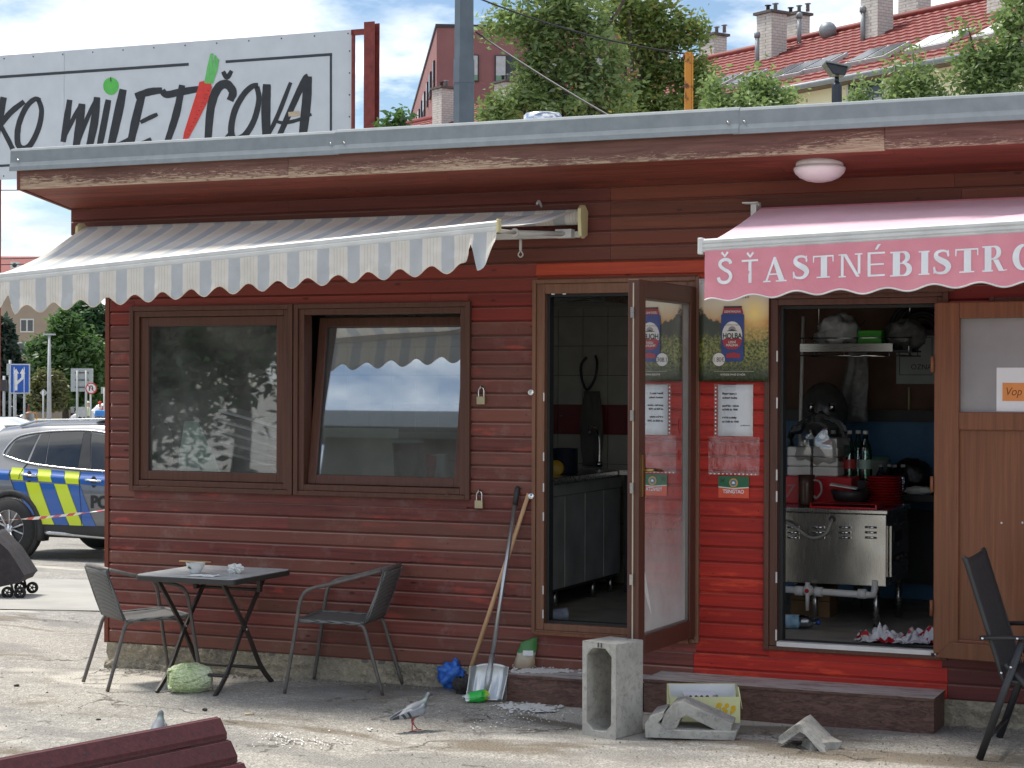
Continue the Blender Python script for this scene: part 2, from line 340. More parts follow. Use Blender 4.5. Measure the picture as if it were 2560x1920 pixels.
def ground_mat():
    t = NT('worn_asphalt_ground'); co = t.coord('pos', rnd=False)
    big = t.noise(co, 0.5, 5, 0.55); mid = t.noise(co, 2.2, 6, 0.6); fine = t.noise(co, 90, 3, 0.6); v = t.voro(co, 75)
    peb = t.voro(co, 42)
    c = t.mix(t.ramp(mid, (0.35, 0.0), (0.68, 1.0)), srgb(152, 150, 145), srgb(174, 171, 164))
    c = t.mix(t.ramp(big, (0.42, 0.0), (0.62, 0.75)), c, srgb(184, 178, 167))
    c = t.mix(t.ramp(v.outputs['Color'], (0.15, 0.0), (0.85, 0.48)), c, srgb(108, 105, 100)); c = t.mix(t.ramp(peb.outputs['Color'], (0.66, 0.0), (0.92, 0.55)), c, srgb(208, 204, 196))
    c = t.mix(t.ramp(fine, (0.5, 0.0), (0.72, 0.6)), c, srgb(84, 80, 75))
    # damp, earthy stains with a shape of their own
    st = t.noise(t.coord('pos', (0.8, 1.9, 1), rnd=False), 0.85, 7, 0.62, 0.4); pz_ = t.n('ShaderNodeSeparateXYZ'); t.l(t.n('ShaderNodeNewGeometry').outputs['Position'], pz_.inputs[0]); ddx = t.math('DIVIDE', t.math('SUBTRACT', pz_.outputs[0], 4.7), 1.7); ddy = t.math('DIVIDE', t.math('ADD', pz_.outputs[1], .85), .55); dd = t.math('ADD', t.math('MULTIPLY', ddx, ddx), t.math('MULTIPLY', ddy, ddy)); st = t.math('ADD', st, t.ramp(dd, (0.0, .13), (1.0, 0.0))); stm = t.ramp(st, (0.55, 0.0), (0.63, 0.8)); c = t.mix(stm, c, srgb(112, 102, 86))
    sp = t.voro(co, 2.3); c = t.mix(t.ramp(sp.outputs['Distance'], (0.012, 0.9), (0.035, 0.0)), c, srgb(60, 56, 50))
    # light cement repairs and cracks
    w = t.noise(t.coord('pos', (0.5, 1.3, 1), rnd=False), 0.7, 3, 0.5); wm = t.ramp(w, (0.60, 0.0), (0.625, 0.7)); dk_ = t.noise(t.coord('pos', (.6, 1.1, 1), rnd=False), 1.1, 4, .5); c = t.mix(t.ramp(dk_, (.56, 0.), (.60, .55)), c, srgb(126, 124, 120)); c = t.mix(wm, c, srgb(198, 193, 182))
    cc = t.n('ShaderNodeVectorMath', operation='ADD'); dist = t.n('ShaderNodeTexNoise'); dist.inputs['Scale'].default_value = 3.0; dist.inputs['Detail'].default_value = 5
    t.l(co, dist.inputs['Vector']); sc_ = t.n('ShaderNodeVectorMath', operation='SCALE'); sc_.inputs['Scale'].default_value = 0.5; t.l(dist.outputs['Color'], sc_.inputs[0])
    t.l(co, cc.inputs[0]); t.l(sc_.outputs[0], cc.inputs[1])
    ck = t.voro(cc.outputs[0], 0.75, 'DISTANCE_TO_EDGE'); ckm = t.ramp(ck.outputs['Distance'], (0.003, 1.0), (0.009, 0.0))
    ckm = t.math('MULTIPLY', ckm, t.ramp(mid, (0.45, 0.0), (0.55, 1.0))); c = t.mix(t.math('MULTIPLY', ckm, 0.75), c, srgb(74, 70, 64))
    h = t.math('SUBTRACT', t.math('ADD', t.math('MULTIPLY', fine, 0.5), t.math('MULTIPLY', v.outputs['Distance'], 0.7)), t.math('MULTIPLY', ckm, 0.8))
    return t.pbr(c, 0.92, 0, t.bump(h, 0.85, 0.012), 0.3)
M['ground'] = ground_mat()
# ================================================================ ground sheet
def axis(dense0, dense1, step, far):
    a = []; x = dense0
    while x <= dense1 + 1e-6: a.append(x); x += step
    s = step; x = dense1
    while x < far: s *= 1.35; x += s; a.append(min(x, far))
    s = step; x = dense0
    while x > -far: s *= 1.35; x -= s; a.append(max(x, -far))
    return sorted(set(a))
GX = axis(-4, 8, 0.08, 900); GY = axis(-7, 1.0, 0.08, 900)
g = MB(); nx, ny = len(GX), len(GY)
for x in GX:
    for y in GY:
        z = gz(x, y)
        if abs(x) < 30 and abs(y) < 30: z += 0.006 * noise.noise((x * 1.3, y * 1.3, 0)) + 0.004 * noise.noise((x * 4, y * 4, 3))
        if 0.15 < x < 7.6 and 0.12 < y < 3.1: z -= 0.3
        g.v.append((x, y, z))
for i in range(nx - 1):
    for j in range(ny - 1):
        a = i * ny + j; g.f.append((a, a + ny, a + ny + 1, a + 1)); g.m.append(0); g.sm.append(True)
tag(g.build('ground', M['ground']), 'worn light grey asphalt yard in front of the red wooden kiosk', kind='structure')
# ================================================================ the kiosk
K = thing('wooden_kiosk', 'long red-brown wooden board kiosk with flat overhanging roof, window pair and two open doorways', 'kiosk', (0, 0, 0))
Z0 = 0.16; PITCH = 0.0857; NROW = 33; XR = 7.8; DEP = 3.2
OPEN = [(0.185, 2.545, 1.185, 2.315), (2.995, 3.975, 0.41, 2.435), (4.40, 5.355, 0.395, 2.335), (5.62, 7.2, 1.15, 2.30)]
def board_profile(lo, hi, full=True):
    yf = -0.018
    if full: return [(0, lo), (-0.001, lo), (-0.001, lo + 0.011), (-0.0155, lo + 0.0112), (yf, lo + 0.0135), (yf, hi - 0.007), (-0.010, hi), (0, hi)]
    return [(0, lo), (yf, lo), (yf, hi), (0, hi)]
bcache = {}
def board(x0, x1, lo, hi, mat, full=True, parent=K, y=0.0):
    key = (round(hi - lo, 4), full)
    if key not in bcache:
        m = MB(); pr = board_profile(0, hi - lo, full); m.prism([(0, a, b) for a, b in pr], (1, 0, 0)); bcache[key] = m.mesh('board', M['brown'])
    o = bpy.data.objects.new('board', bcache[key]); col.objects.link(o); o.parent = parent; o.location = (x0, y + random.uniform(-.0012, .0012), lo); o.scale = (x1 - x0, 1, 1)
    o.material_slots[0].link = 'OBJECT'; o.material_slots[0].material = mat
    return o
def rowmat(zc, x0, x1):
    xm = (x0 + x1) / 2
    if 3.97 < xm < 4.5 and 0.33 < zc < 2.53: return M['red'] if zc < 2.38 else M['orange']
    if zc > 2.44 and zc < 2.53 and 2.98 < xm < 4.4: return M['orange']
    if zc > 2.40 and zc < 2.53 and xm > 2.9: return M['rust']
    if zc < 0.42 and xm > 2.9:
        if 3.9 < xm < 5.4: return M['red']
        return M['brown'] if xm < 3.9 else M['darkred']
    if zc > 2.52: return M['rust'] if xm > 3.45 else (M['maroon'] if xm > -1 else M['brown'])
    if zc > 2.22 and xm < 3.0: return M['redbrown']
    if xm > 5.3: return M['redbrown'] if zc > 2.2 else M['darkred']
    if zc < 1.16 and xm < 3: return M['brown']
    return M['brown'] if xm < 2.9 else M['redbrown']
for r in range(NROW):
    lo = Z0 + r * PITCH; hi = lo + PITCH; zc = (lo + hi) / 2
    xs = -0.314 if lo > 2.80 else 0.0
    spans = [(xs, XR, lo, hi, True)]
    for (a, b, c, d) in OPEN:
        ns = []
        for (x0, x1, l, h, fu) in spans:
            if x1 <= a or x0 >= b or h <= c or l >= d: ns.append((x0, x1, l, h, fu)); continue
            if x0 < a: ns.append((x0, a, l, h, fu))
            if x1 > b: ns.append((b, x1, l, h, fu))
            if l < c - 0.004: ns.append((max(x0, a), min(x1, b), l, c, False))
            if h > d + 0.004: ns.append((max(x0, a), min(x1, b), d, h, False))
        spans = ns
    fin = []
    for s_ in spans:
        cuts = []
        if s_[1] - s_[0] > 1.5:
            if zc > 2.52: cuts = [1.1 + 1.35 * random.random(), 3.45 if zc > 2.6 else 2.9, 5.4 + .6 * random.random()]
            elif zc > 2.33: cuts = [2.985, 4.38, 5.38] if zc > 2.42 else [2.3]
            elif zc < 0.42: cuts = [3.96, 5.385] if s_[1] > 3.5 else []
            elif s_[0] < 1: cuts = [] if r % 3 else [random.uniform(.8, 2.2)] if r % 2 else []
        x = s_[0]
        for c_ in sorted(cuts):
            if x + .1 < c_ < s_[1] - .1: fin.append((x, c_ - .0008) + s_[2:]); x = c_ + .0008
        fin.append((x, s_[1]) + s_[2:])
    for (x0, x1, l, h, fu) in fin:
        mt = rowmat(zc, x0, x1)
        board(x0, x1, l, h, mt, fu)
# left side wall boards (ends seen at the corner)
sm_ = MB(); sm_.prism([(a, 0, b) for a, b in board_profile(0, PITCH)], (0, DEP, 0)); sbm = sm_.mesh('board', M['brown'])
for r in range(NROW - 2):
    o = bpy.data.objects.new('board', sbm); col.objects.link(o); o.parent = K; o.location = (-0.001 + random.uniform(-.003, .002), -0.004, Z0 + r * PITCH)
MB().box((-.05, -.012, .16), (-.02, .02, 2.83)).build('corner_trim', M['rust'], K)
# wall core, inner lining, floor, ceiling
w = MB(); zs0, zs1 = 0.14, 2.97
cells_x = sorted({0.0, XR} | {a for o_ in OPEN for a in o_[:2]}); cells_z = sorted({zs0, zs1} | {a for o_ in OPEN for a in o_[2:]})
for i in range(len(cells_x) - 1):
    for j in range(len(cells_z) - 1):
        xm = (cells_x[i] + cells_x[i + 1]) / 2; zm_ = (cells_z[j] + cells_z[j + 1]) / 2
        if any(a < xm < b and c < zm_ < d for (a, b, c, d) in OPEN): continue
        w.box((cells_x[i], 0.001, cells_z[j]), (cells_x[i + 1], 0.085, cells_z[j + 1]))
w.build('wall_core', pm('grey_lining', (0.2, 0.2, 0.2, 1), rough=.8), K)
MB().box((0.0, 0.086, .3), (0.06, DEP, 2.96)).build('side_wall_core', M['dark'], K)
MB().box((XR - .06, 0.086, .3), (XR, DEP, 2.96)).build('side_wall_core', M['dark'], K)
IN_Y = 2.72
fl = NT('grey_lino_floor'); co = fl.coord('pos', rnd=False); fn_ = fl.noise(co, 5, 6)
M['floor'] = fl.pbr(fl.mix(fl.ramp(fn_, (0.35, 0.0), (0.7, 1.0)), srgb(160, 156, 144), srgb(124, 120, 112)), 0.55, 0, fl.bump(fn_, .1, .003))
MB().box((0.061, 0.0, .30), (XR - .061, IN_Y, .385)).build('floor', M['floor'], K)
MB().box((0.061, 0.086, 2.86), (XR - .061, IN_Y, 2.90)).build('ceiling', pm('grey_ceiling', (.3, .3, .29, 1), rough=.8), K)
MB().box((0.0, IN_Y + .02, .1), (XR, DEP, 2.8)).build('back_wall', pm('brown_back_wall', srgb(108, 78, 60), srgb(92, 66, 52), rough=.7), K)
MB().box((3.12, IN_Y - .02, .386), (XR - .07, IN_Y + .018, 1.60)).build('wall_panel', pm('blue_wall_panel', srgb(64, 116, 156), srgb(52, 100, 138), rough=.5), K)
MB().box((3.12, IN_Y - .05, 1.60), (XR - .07, IN_Y + .018, 1.68)).build('wall_rail', M['black'], K)
# wall tiles behind the first doorway
tm_w = pm('cream_tile', srgb(166, 161, 149), srgb(152, 147, 136), rough=.25, rnd=.05); tm_r = pm('dark_red_tile', srgb(120, 34, 44), srgb(104, 28, 38), rough=.25, rnd=.05)
tile = MB().box((0.002, 0, 0.002), (0.194, 0.012, 0.214)).mesh('tile', tm_w)
for i in range(16):
    for j in range(11):
        o = bpy.data.objects.new('tile', tile); col.objects.link(o); o.parent = K; o.location = (0.07 + i * .196, IN_Y + .006, .40 + j * .2165)
        if j in (5, ): o.material_slots[0].link = 'OBJECT'; o.material_slots[0].material = tm_r
# plinth
p = MB()
def plf(u, v):
    x = -0.03 + u * (XR + .03); z = -0.15 + v * 0.325
    d = 0.024 * noise.noise((x * 5, z * 9, 1)) + 0.02 * noise.noise((x * 15, z * 22, 4)) + 0.012 * noise.noise((x * 40, z * 50, 7)) + (.035 if z < .05 else 0.0) * (0.6 + noise.noise((x * 3, 0, 9)))
    return (x, -0.010 - d if v < 0.999 else .05, z if v < .999 else .165)
p.grid(plf, 700, 26); p.build('plinth', M['plinth'], K)
MB().box((-.028, .02, -.3), (.02, DEP, .158)).build('plinth', M['plinth'], K)
# roof: soffit boards, fascia, flashing, deck
OH = 0.52; ZS0, ZS1 = 2.988, 3.070
nb = 6
for i in range(nb):
    y0 = -OH * i / nb; y1 = -OH * (i + 1) / nb; za = ZS0 + (ZS1 - ZS0) * i / nb; zb = ZS0 + (ZS1 - ZS0) * (i + 1) / nb
    cuts = [-.314, random.uniform(1.5, 3.2), random.uniform(4.3, 5.4), XR + .3]
    for k in range(3):
        m = MB(); e = 0.006
        m.prism([(cuts[k] + .001, y0, za + .004), (cuts[k] + .001, y0 - e, za), (cuts[k] + .001, y1 + e * .3, zb), (cuts[k] + .001, y1, zb + .004), (cuts[k] + .001, y1, zb + .02), (cuts[k] + .001, y0, za + .02)], (cuts[k + 1] - cuts[k] - .002, 0, 0))
        m.build('soffit_board', M['soffit'], K)
def fascia_mat():
    t = NT('peeling_fascia_paint'); co = t.coord('pos', (1, 5, 9)); sepz = t.n('ShaderNodeSeparateXYZ'); t.l(t.n('ShaderNodeNewGeometry').outputs['Position'], sepz.inputs[0])
    g_ = t.noise(t.coord('pos', (.6, 9, 9)), 4, 6, .65, .8); c = t.mix(t.ramp(g_, (.3, 0.), (.7, 1.)), srgb(88, 58, 52), srgb(130, 92, 82))
    fl_ = t.noise(co, 11, 8, 0.75, 1.4); low = t.math('MULTIPLY', t.math('SUBTRACT', 3.122, sepz.outputs[2]), 2.6)
    big = t.noise(t.coord('pos', (1, 1, 1)), 1.1, 3)
    a = t.math('ADD', t.math('ADD', fl_, low), t.math('MULTIPLY', t.math('SUBTRACT', big, .5), .55)); mk = t.ramp(a, (.55, 0.), (.60, 1.))
    bare = t.mix(t.ramp(t.noise(t.coord('pos', (1, 30, 30)), 6, 4), (.35, 0.), (.65, 1.)), srgb(196, 172, 148), srgb(150, 122, 100)); c = t.mix(mk, c, bare)
    return t.pbr(c, .8, 0, t.bump(t.math('SUBTRACT', g_, mk), .4, .004))
M['fascia'] = fascia_mat()
fx = [-.318, 1.62, 5.15, XR + .3]
for k in range(3):
    dz = (0, -.004, .002)[k]; MB().box((fx[k] + .001, -OH - .026 - .003 * k, ZS1 - .004 + dz), (fx[k + 1] - .001, -OH - .001, 3.20)).build('fascia_board', M['fascia'], K, bevel=.003)
MB().prism([(-.345, -OH - .024, ZS1 - .004), (-.345, 0, ZS0 - .004), (-.345, DEP, ZS0 - .3), (-.345, DEP, 3.0), (-.345, -OH - .024, 3.2)], (.028, 0, 0)).build('side_fascia', M['maroon'], K)
# sheet-metal roof edge
sx = [-.37, 1.95, 4.35, XR + .35]
for k in range(3):
    m = MB(); y = -OH - .055 - .0016 * (k % 2); a, b = sx[k], sx[k + 1] + .03
    prof = [(y + .40, 3.345), (y + .03, 3.325), (y + .006, 3.318), (y, 3.305), (y - .003, 3.232), (y - .011, 3.206), (y - .014, 3.180), (y - .008, 3.178), (y - .007, 3.20), (y + .012, 3.215), (y + .012, 3.30), (y + .40, 3.335)]
    m.prism([(a, q[0], q[1] + (.004 if k == 1 else 0)) for q in prof], (b - a, 0, 0)); o = m.build('roof_flashing', M['galv'], K)
    for q in range(2):
        xx = a + .06 + q * (b - a - .12); MB().lathe([(.009, 0), (.009, .004), (.003, .008)], (xx, y - .0, 3.245), (0, -1, 0), 8).build('screw', M['steel'], o)
m = MB(); m.prism([(-.37, -OH - .03, 3.20), (-.37, -OH - .03, 3.30), (-.37, DEP + .2, 2.98), (-.37, DEP + .2, 2.80)], (XR + .72, 0, 0)); m.build('roof_deck', M['dark'], K)
# side overhang box on the left
MB().box((-.312, .004, 2.806), (-.02, DEP, 2.83)).build('side_soffit', M['soffit'], K)
for i in range(2): MB().box((-.33, .0, 2.818 + i * .085), (-.3145, DEP, 2.818 + i * .085 + .083)).build('board', M['brown'], K)

# nail heads on the cladding
random.seed(77); nm = MB()
for r in range(NROW):
    z = Z0 + r * PITCH + .045
    for x in (.06, .62, 1.22, 1.83, 2.44, 2.9, 4.05, 4.33, 5.5, 5.75):
        xx = x + random.uniform(-.03, .03)
        if random.random() < .55 and not any(a - .03 < xx < b + .03 and c - .03 < z < d + .03 for (a, b, c, d) in OPEN): nm.lathe([(.0042, 0), (.003, .0012)], (xx, -.0188, z + random.uniform(-.02, .02)), (0, -1, 0), 6)
tag(nm.build('nail_heads', M['black'], K), kind='stuff')
# ================================================================ windows and doors of the kiosk
def frame_rect(m, x0, x1, z0, z1, wl, wr, wb, wt, y0, y1, mi=0):
    m.box((x0, y0, z0), (x0 + wl, y1, z1), mi); m.box((x1 - wr, y0, z0), (x1, y1, z1), mi)
    m.box((x0 + wl, y0, z0), (x1 - wr, y1, z0 + wb), mi); m.box((x0 + wl, y0, z1 - wt), (x1 - wr, y1, z1), mi)
def window(x0, x1, z0, z1, tilt):
    m = MB(); frame_rect(m, x0, x1, z0, z1, .03, .03, .03, .03, -.046, .07); frame_rect(m, x0 + .03, x1 - .03, z0 + .03, z1 - .03, .038, .038, .038, .038, -.034, .07)
    w_ = m.build('window', M['pvc'], K, bevel=.004)
    a, b, c, d = x0 + .070, x1 - .070, z0 + .070, z1 - .070
    s = MB(); frame_rect(s, 0, b - a, 0, d - c, .058, .058, .058, .058, -.004, .055); sa = s.build('sash', M['pvc'], w_, bevel=.004)
    sa.location = (a, -.012 if not tilt else .012, c); sa.rotation_euler = (-tilt, 0, 0)
    q = MB(); frame_rect(q, .054, b - a - .054, .054, d - c - .054, .006, .006, .006, .006, .012, .03); q.build('glazing_seal', M['seal'], sa)
    g_ = MB(); g_.box((.057, .020, .057), (b - a - .057, .026, d - c - .057)); g_.build('pane', M['glass'] if tilt else M['glass2'], sa)
    for k in (.12, .88): MB().box((x0 + k * (x1 - x0) - .012, -.05, z0 + .022), (x0 + k * (x1 - x0) + .012, -.044, z0 + .034)).build('drain_cap', M['pvch'], w_)
    return w_
window(0.158, 1.363, 1.157, 2.341, 0)
window(1.372, 2.571, 1.157, 2.341, radians(8.4))
window(5.60, 7.22, 1.13, 2.32, 0)
# first doorway
m = MB(); frame_rect(m, 2.970, 3.994, .386, 2.462, .024, .024, .024, .024, -.042, .07); frame_rect(m, 2.994, 3.970, .410, 2.438, .052, .052, .040, .060, -.03, .07)
d1 = m.build('door_frame', M['pvcd'], K, bevel=.004)
m = MB(); frame_rect(m, 3.046, 3.918, .45, 2.378, .016, .014, .014, .016, .012, .075); m.build('door_seal', M['seal'], d1)
for z in (.48, .62, 1.05, 1.22, 1.40, 1.75): MB().box((3.040, -.034, z), (3.047, -.0285, z + .05)).build('strike_plate', M['white'], d1)
for x in (3.09, 3.16): MB().box((x, -.034, 2.372), (x + .02, -.026, 2.379)).build('strike_plate', M['white'], d1)
MB().box((2.998, -.06, .386), (3.94, -.0425, .402)).build('sill_strip', M['pvcl'], d1)
# its leaf, swung out square to the wall
H = V((3.977, -.036, 0)); D = V((-.032, -.885, 0)); Lw = D.length; Du = D.normalized(); Nn = V((-Du.y, Du.x, 0))   # Nn points to +x
lz0, lz1 = .425, 2.402
leaf = bpy.data.objects.new('door_leaf', None)
def lp(s, n, z): return H + Du * s + Nn * n + V((0, 0, z))
def lbox(m, s0, s1, z0, z1, n0, n1, mi=0):
    vs = [lp(s, n, z) for z in (z0, z1) for (s, n) in ((s0, n0), (s1, n0), (s1, n1), (s0, n1))]
    m.add(vs, [(0, 1, 2, 3), (7, 6, 5, 4), (0, 4, 5, 1), (1, 5, 6, 2), (2, 6, 7, 3), (3, 7, 4, 0)], mi); return m
m = MB(); lbox(m, 0, .095, lz0, lz1, -.065, 0); lbox(m, Lw - .095, Lw, lz0, lz1, -.065, 0); lbox(m, .095, Lw - .095, lz0, lz0 + .10, -.065, 0); lbox(m, .095, Lw - .095, lz1 - .095, lz1, -.065, 0)
leaf = m.build('door_leaf', M['pvc'], K, bevel=.005)
m = MB(); lbox(m, .094, .104, lz0 + .10, lz1 - .094, -.05, -.012); lbox(m, Lw - .104, Lw - .094, lz0 + .10, lz1 - .094, -.05, -.012); lbox(m, .1, Lw - .1, lz0 + .098, lz0 + .108, -.05, -.012); lbox(m, .1, Lw - .1, lz1 - .104, lz1 - .094, -.05, -.012)
m.build('glazing_bead', pm('grey_bead', srgb(120, 116, 110), rough=.5), leaf)
m = MB(); lbox(m, .1, Lw - .1, lz0 + .10, lz1 - .097, -.033, -.027); m.build('pane', M['doorglass'], leaf)
m = MB(); lbox(m, Lw + .0005, Lw + .004, lz0 + .02, lz1 - .02, -.036, -.029); m.build('edge_seal', pm('cream_seal', srgb(190, 176, 158), rough=.6), leaf)
for z in (.8, 1.28, 1.66, 2.2): m = MB(); lbox(m, Lw + .003, Lw + .012, z, z + .055, -.046, -.026); m.build('latch', M['steel'], leaf)
m = MB(); m.obox(lp(Lw - .05, .006, 1.37), Du * .017, Nn * .006, V((0, 0, .11))); m.tube([lp(Lw - .05, 0, 1.40), lp(Lw - .05, .05, 1.40), lp(Lw - .07, .058, 1.402), lp(Lw - .19, .056, 1.392)], [.011, .010, .010, .008], 10)
m.build('handle', pm('brass', srgb(170, 140, 90), rough=.3, metal=1), leaf)
st = pm('sticker_red', srgb(200, 60, 60), rough=.5)
for (s_, z_, a_) in ((.20, 1.62, .03), (.205, 1.46, .02)):
    MB().prism([lp(s_ + cos(k) * a_ * .6, -.024, z_ + sin(k) * a_ * 1.4 * (1 + .2 * sin(3 * k))) for k in [i * pi / 8 for i in range(16)]], Nn * .001).build('sticker', st, leaf)
fl_m = pm('flour_dust', (.78, .77, .75, 1), (.66, .65, .63, 1), rough=.9, scale=30)
m = MB(); sp = [(.79, 1.08, .003), (.775, .98, .016), (.74, .86, .03), (.70, .76, .045), (.66, .68, .03), (.63, .62, .006)]
a_ = [lp(s_ + w_, -.0262, z_ + w_ * .4) for s_, z_, w_ in sp]; b_ = [lp(s_ - w_ * .4, -.0262, z_) for s_, z_, w_ in sp]
m.add(a_ + b_, [(i, i + 1, i + 1 + len(sp), i + len(sp)) for i in range(len(sp) - 1)]); m.build('flour_splash', fl_m, leaf)
# second doorway
m = MB(); frame_rect(m, 4.372, 5.385, .375, 2.358, .03, .03, .024, .03, -.045, .07); frame_rect(m, 4.402, 5.355, .399, 2.328, .045, .026, .012, .036, -.033, .07)
m.box((4.36, -.07, 2.352), (5.42, -.0455, 2.41)); d2 = m.build('door_frame', M['pvc'], K, bevel=.004)
m = MB(); m.box((4.448, -.036, .4115), (5.32, .06, .424)); m.box((4.448, -.04, .39), (5.30, -.0335, .4235)); m.build('threshold', M['white'], d2)
m = MB(); frame_rect(m, 4.447, 5.329, .4245, 2.29, .020, .012, .004, .016, .012, .078); m.build('door_seal', M['seal'], d2)
for z in (.43, .75, 1.2, 1.32, 1.72, 1.98): MB().box((4.4405, -.037, z), (4.4485, -.0315, z + .06)).build('strike_plate', M['white'], d2)
MB().box((5.318, -.037, .40), (5.328, -.0315, .50)).build('strike_plate', M['white'], d2)
H2 = V((5.332, -.050, 0)); D2 = V((cos(radians(7)), -sin(radians(7)), 0)); N2 = V((D2.y, -D2.x, 0))   # N2 faces the yard
def l2(s, n, z): return H2 + D2 * s + N2 * n + V((0, 0, z))
def l2box(m, s0, s1, z0, z1, n0, n1, mi=0):
    vs = [l2(s, n, z) for z in (z0, z1) for (s, n) in ((s0, n1), (s1, n1), (s1, n0), (s0, n0))]
    m.add(vs, [(0, 3, 2, 1), (4, 5, 6, 7), (0, 1, 5, 4), (1, 2, 6, 5), (2, 3, 7, 6), (3, 0, 4, 7)], mi); return m
m = MB(); l2box(m, 0, .135, .42, 2.292, 0, .062); l2box(m, .80, .92, .42, 2.292, 0, .062); l2box(m, .135, .80, 2.205, 2.292, 0, .062); l2box(m, .135, .80, 1.615, 1.71, 0, .062); l2box(m, .135, .80, .42, .505, 0, .0615)
leaf2 = m.build('door_leaf', M['pvcl'], K, bevel=.006)
m = MB(); l2box(m, .13, .81, .50, 1.62, .018, .042); m.build('door_panel', M['pvcl'], leaf2)
def vprism(pts2, n0, n1, mat, name, parent, bevel=0):
    m = MB(); m.prism([l2(s, n1, z) for s, z in pts2], N2 * (n0 - n1)); return m.build(name, mat, parent, bevel=bevel)
vprism([(.01, .40), (.10, .49), (.90, .49), (.90, .40)], .0625, .082, M['pvcl'], 'weather_bar', leaf2, .006)
m = MB(); l2box(m, .13, .81, 1.70, 2.21, .025, .031); m.build('pane', pm('frosted_pane', srgb(150, 148, 150), srgb(128, 128, 130), rough=.35, scale=3), leaf2)
pap = pm('white_paper', (.78, .8, .82, 1), (.74, .76, .78, 1), rough=.7)
m = MB(); l2box(m, .328, .54, 1.715, 1.945, .0315, .0325); pn = m.build('notice', pap, leaf2)
m = MB(); l2box(m, .36, .51, 1.77, 1.865, .0335, .0345); m.build('note', pm('orange_paper', srgb(232, 150, 84), rough=.7), leaf2)
inkb = pm('ink_brown', srgb(120, 76, 44), rough=.8); ink = pm('ink_black', (.02, .02, .022, 1), rough=.7)
text_part('Vop', .06, inkb, K, l2(.372, .0350, 1.80), D2, V((0, 0, 1)), shear=.25, sx=.9)
for z in (.62, 1.28, 1.92): MB().tube([l2(-.008, .07, z), l2(-.008, .07, z + .085)], .009, 8).build('hinge', M['pvcl'], leaf2)
for q in (.0, .055, .1): MB().lathe([(.006, 0), (.005, .004)], l2(.36 + q * 2, .0425, 1.13 + q * .1), N2, 8).build('screw_cap', M['white'], leaf2)
# padlocks and door knobs on the wall
bronze = pm('brass_lock', srgb(190, 180, 150), rough=.35, metal=.8)
def padlock(px, py, lab):
    c = PY(px, py, -.035); t = thing('padlock', lab, 'padlock', c)
    MB().box((-.026, -.012, -.024), (.026, .012, .024)).build('body', bronze, t, bevel=.004)
    MB().tube(spline([(-.017, 0, .018), (-.017, 0, .055), (-.010, 0, .072), (.004, 0, .076), (.015, 0, .066), (.017, 0, .05), (.017, 0, .018)], 4), .0045, 8).build('shackle', M['chrome'], t)
    MB().tube(spline([(.0, .022, .078), (.0, -.004, .088), (.0, -.014, .08), (.0, -.010, .066), (.0, .022, .07)], 4), .004, 6).build('staple', M['steel'], t)
    return t
padlock(1203, 1001, 'brass padlock hanging on a staple level with the middle of the tilted window')
padlock(1198, 1261, 'brass padlock hanging on a staple just below the tilted window frame')
for (px, py, lab) in ((1331.5, 981, 'round chrome stud on the boards beside the upper padlock'), (1332, 1240, 'round chrome stud on the boards at the tip of the broom handle')):
    c = PY(px, py, -.018); tag(MB().lathe([(.018, 0), (.018, .006), (.012, .008), (.012, .016), (.020, .018), (.021, .026), (.016, .031), (.0, .032)], c, (0, -1, 0), 16).build('chrome_stud', M['chrome']), lab, 'stud', None)
# ================================================================ steps
def plywood():
    t = NT('worn_brown_plywood'); co = t.coord('pos', (1, 1, 1)); n1 = t.noise(t.coord('pos', (1.5, 5, 5)), 9, 7, .7, 1.2); n2 = t.noise(co, 2.2, 5); n3 = t.noise(t.coord('pos', (1.2, 6, 1)), 4, 7, .7)
    gn = t.n('ShaderNodeSeparateXYZ'); t.l(t.n('ShaderNodeNewGeometry').outputs['Normal'], gn.inputs[0])
    c = t.mix(t.ramp(n1, (.4, 0.), (.62, 1.)), srgb(70, 46, 40), srgb(112, 84, 74)); c = t.mix(t.ramp(n2, (.4, 0.), (.7, .4)), c, srgb(96, 74, 62))
    topw = t.math('MULTIPLY', t.ramp(gn.outputs[2], (.5, 0.), (.9, 1.)), t.ramp(n3, (.30, 0.), (.52, .95))); c = t.mix(topw, c, srgb(188, 183, 178))
    return t.pbr(c, .75, 0, t.bump(n1, .35, .006))
M['ply'] = plywood()
def step(x0, x1, zt, lab):
    t = thing('wooden_step', lab, 'step', ((x0 + x1) / 2, -.17, 0.0), 0, None)
    MB().box((x0 - .003, -.340, zt - .018), (x1 + .003, -.02, zt)).build('top_board', M['ply'], t, True, bevel=.002)
    MB().box((x0, -.334, -.02), (x1, -.316, zt - .0185)).build('front_board', M['ply'], t, True)
    for x in (x0, x1 - .018): MB().box((x + .0005, -.3155, -.02), (x + .0175, -.03, zt - .0185)).build('end_board', M['ply'], t, True)
step(2.945, 3.76, .190, 'dark brown plywood step dusted with white flour below the glazed open door')
step(3.772, 5.372, .217, 'long dark brown plywood step with worn grey top below the kitchen doorway')
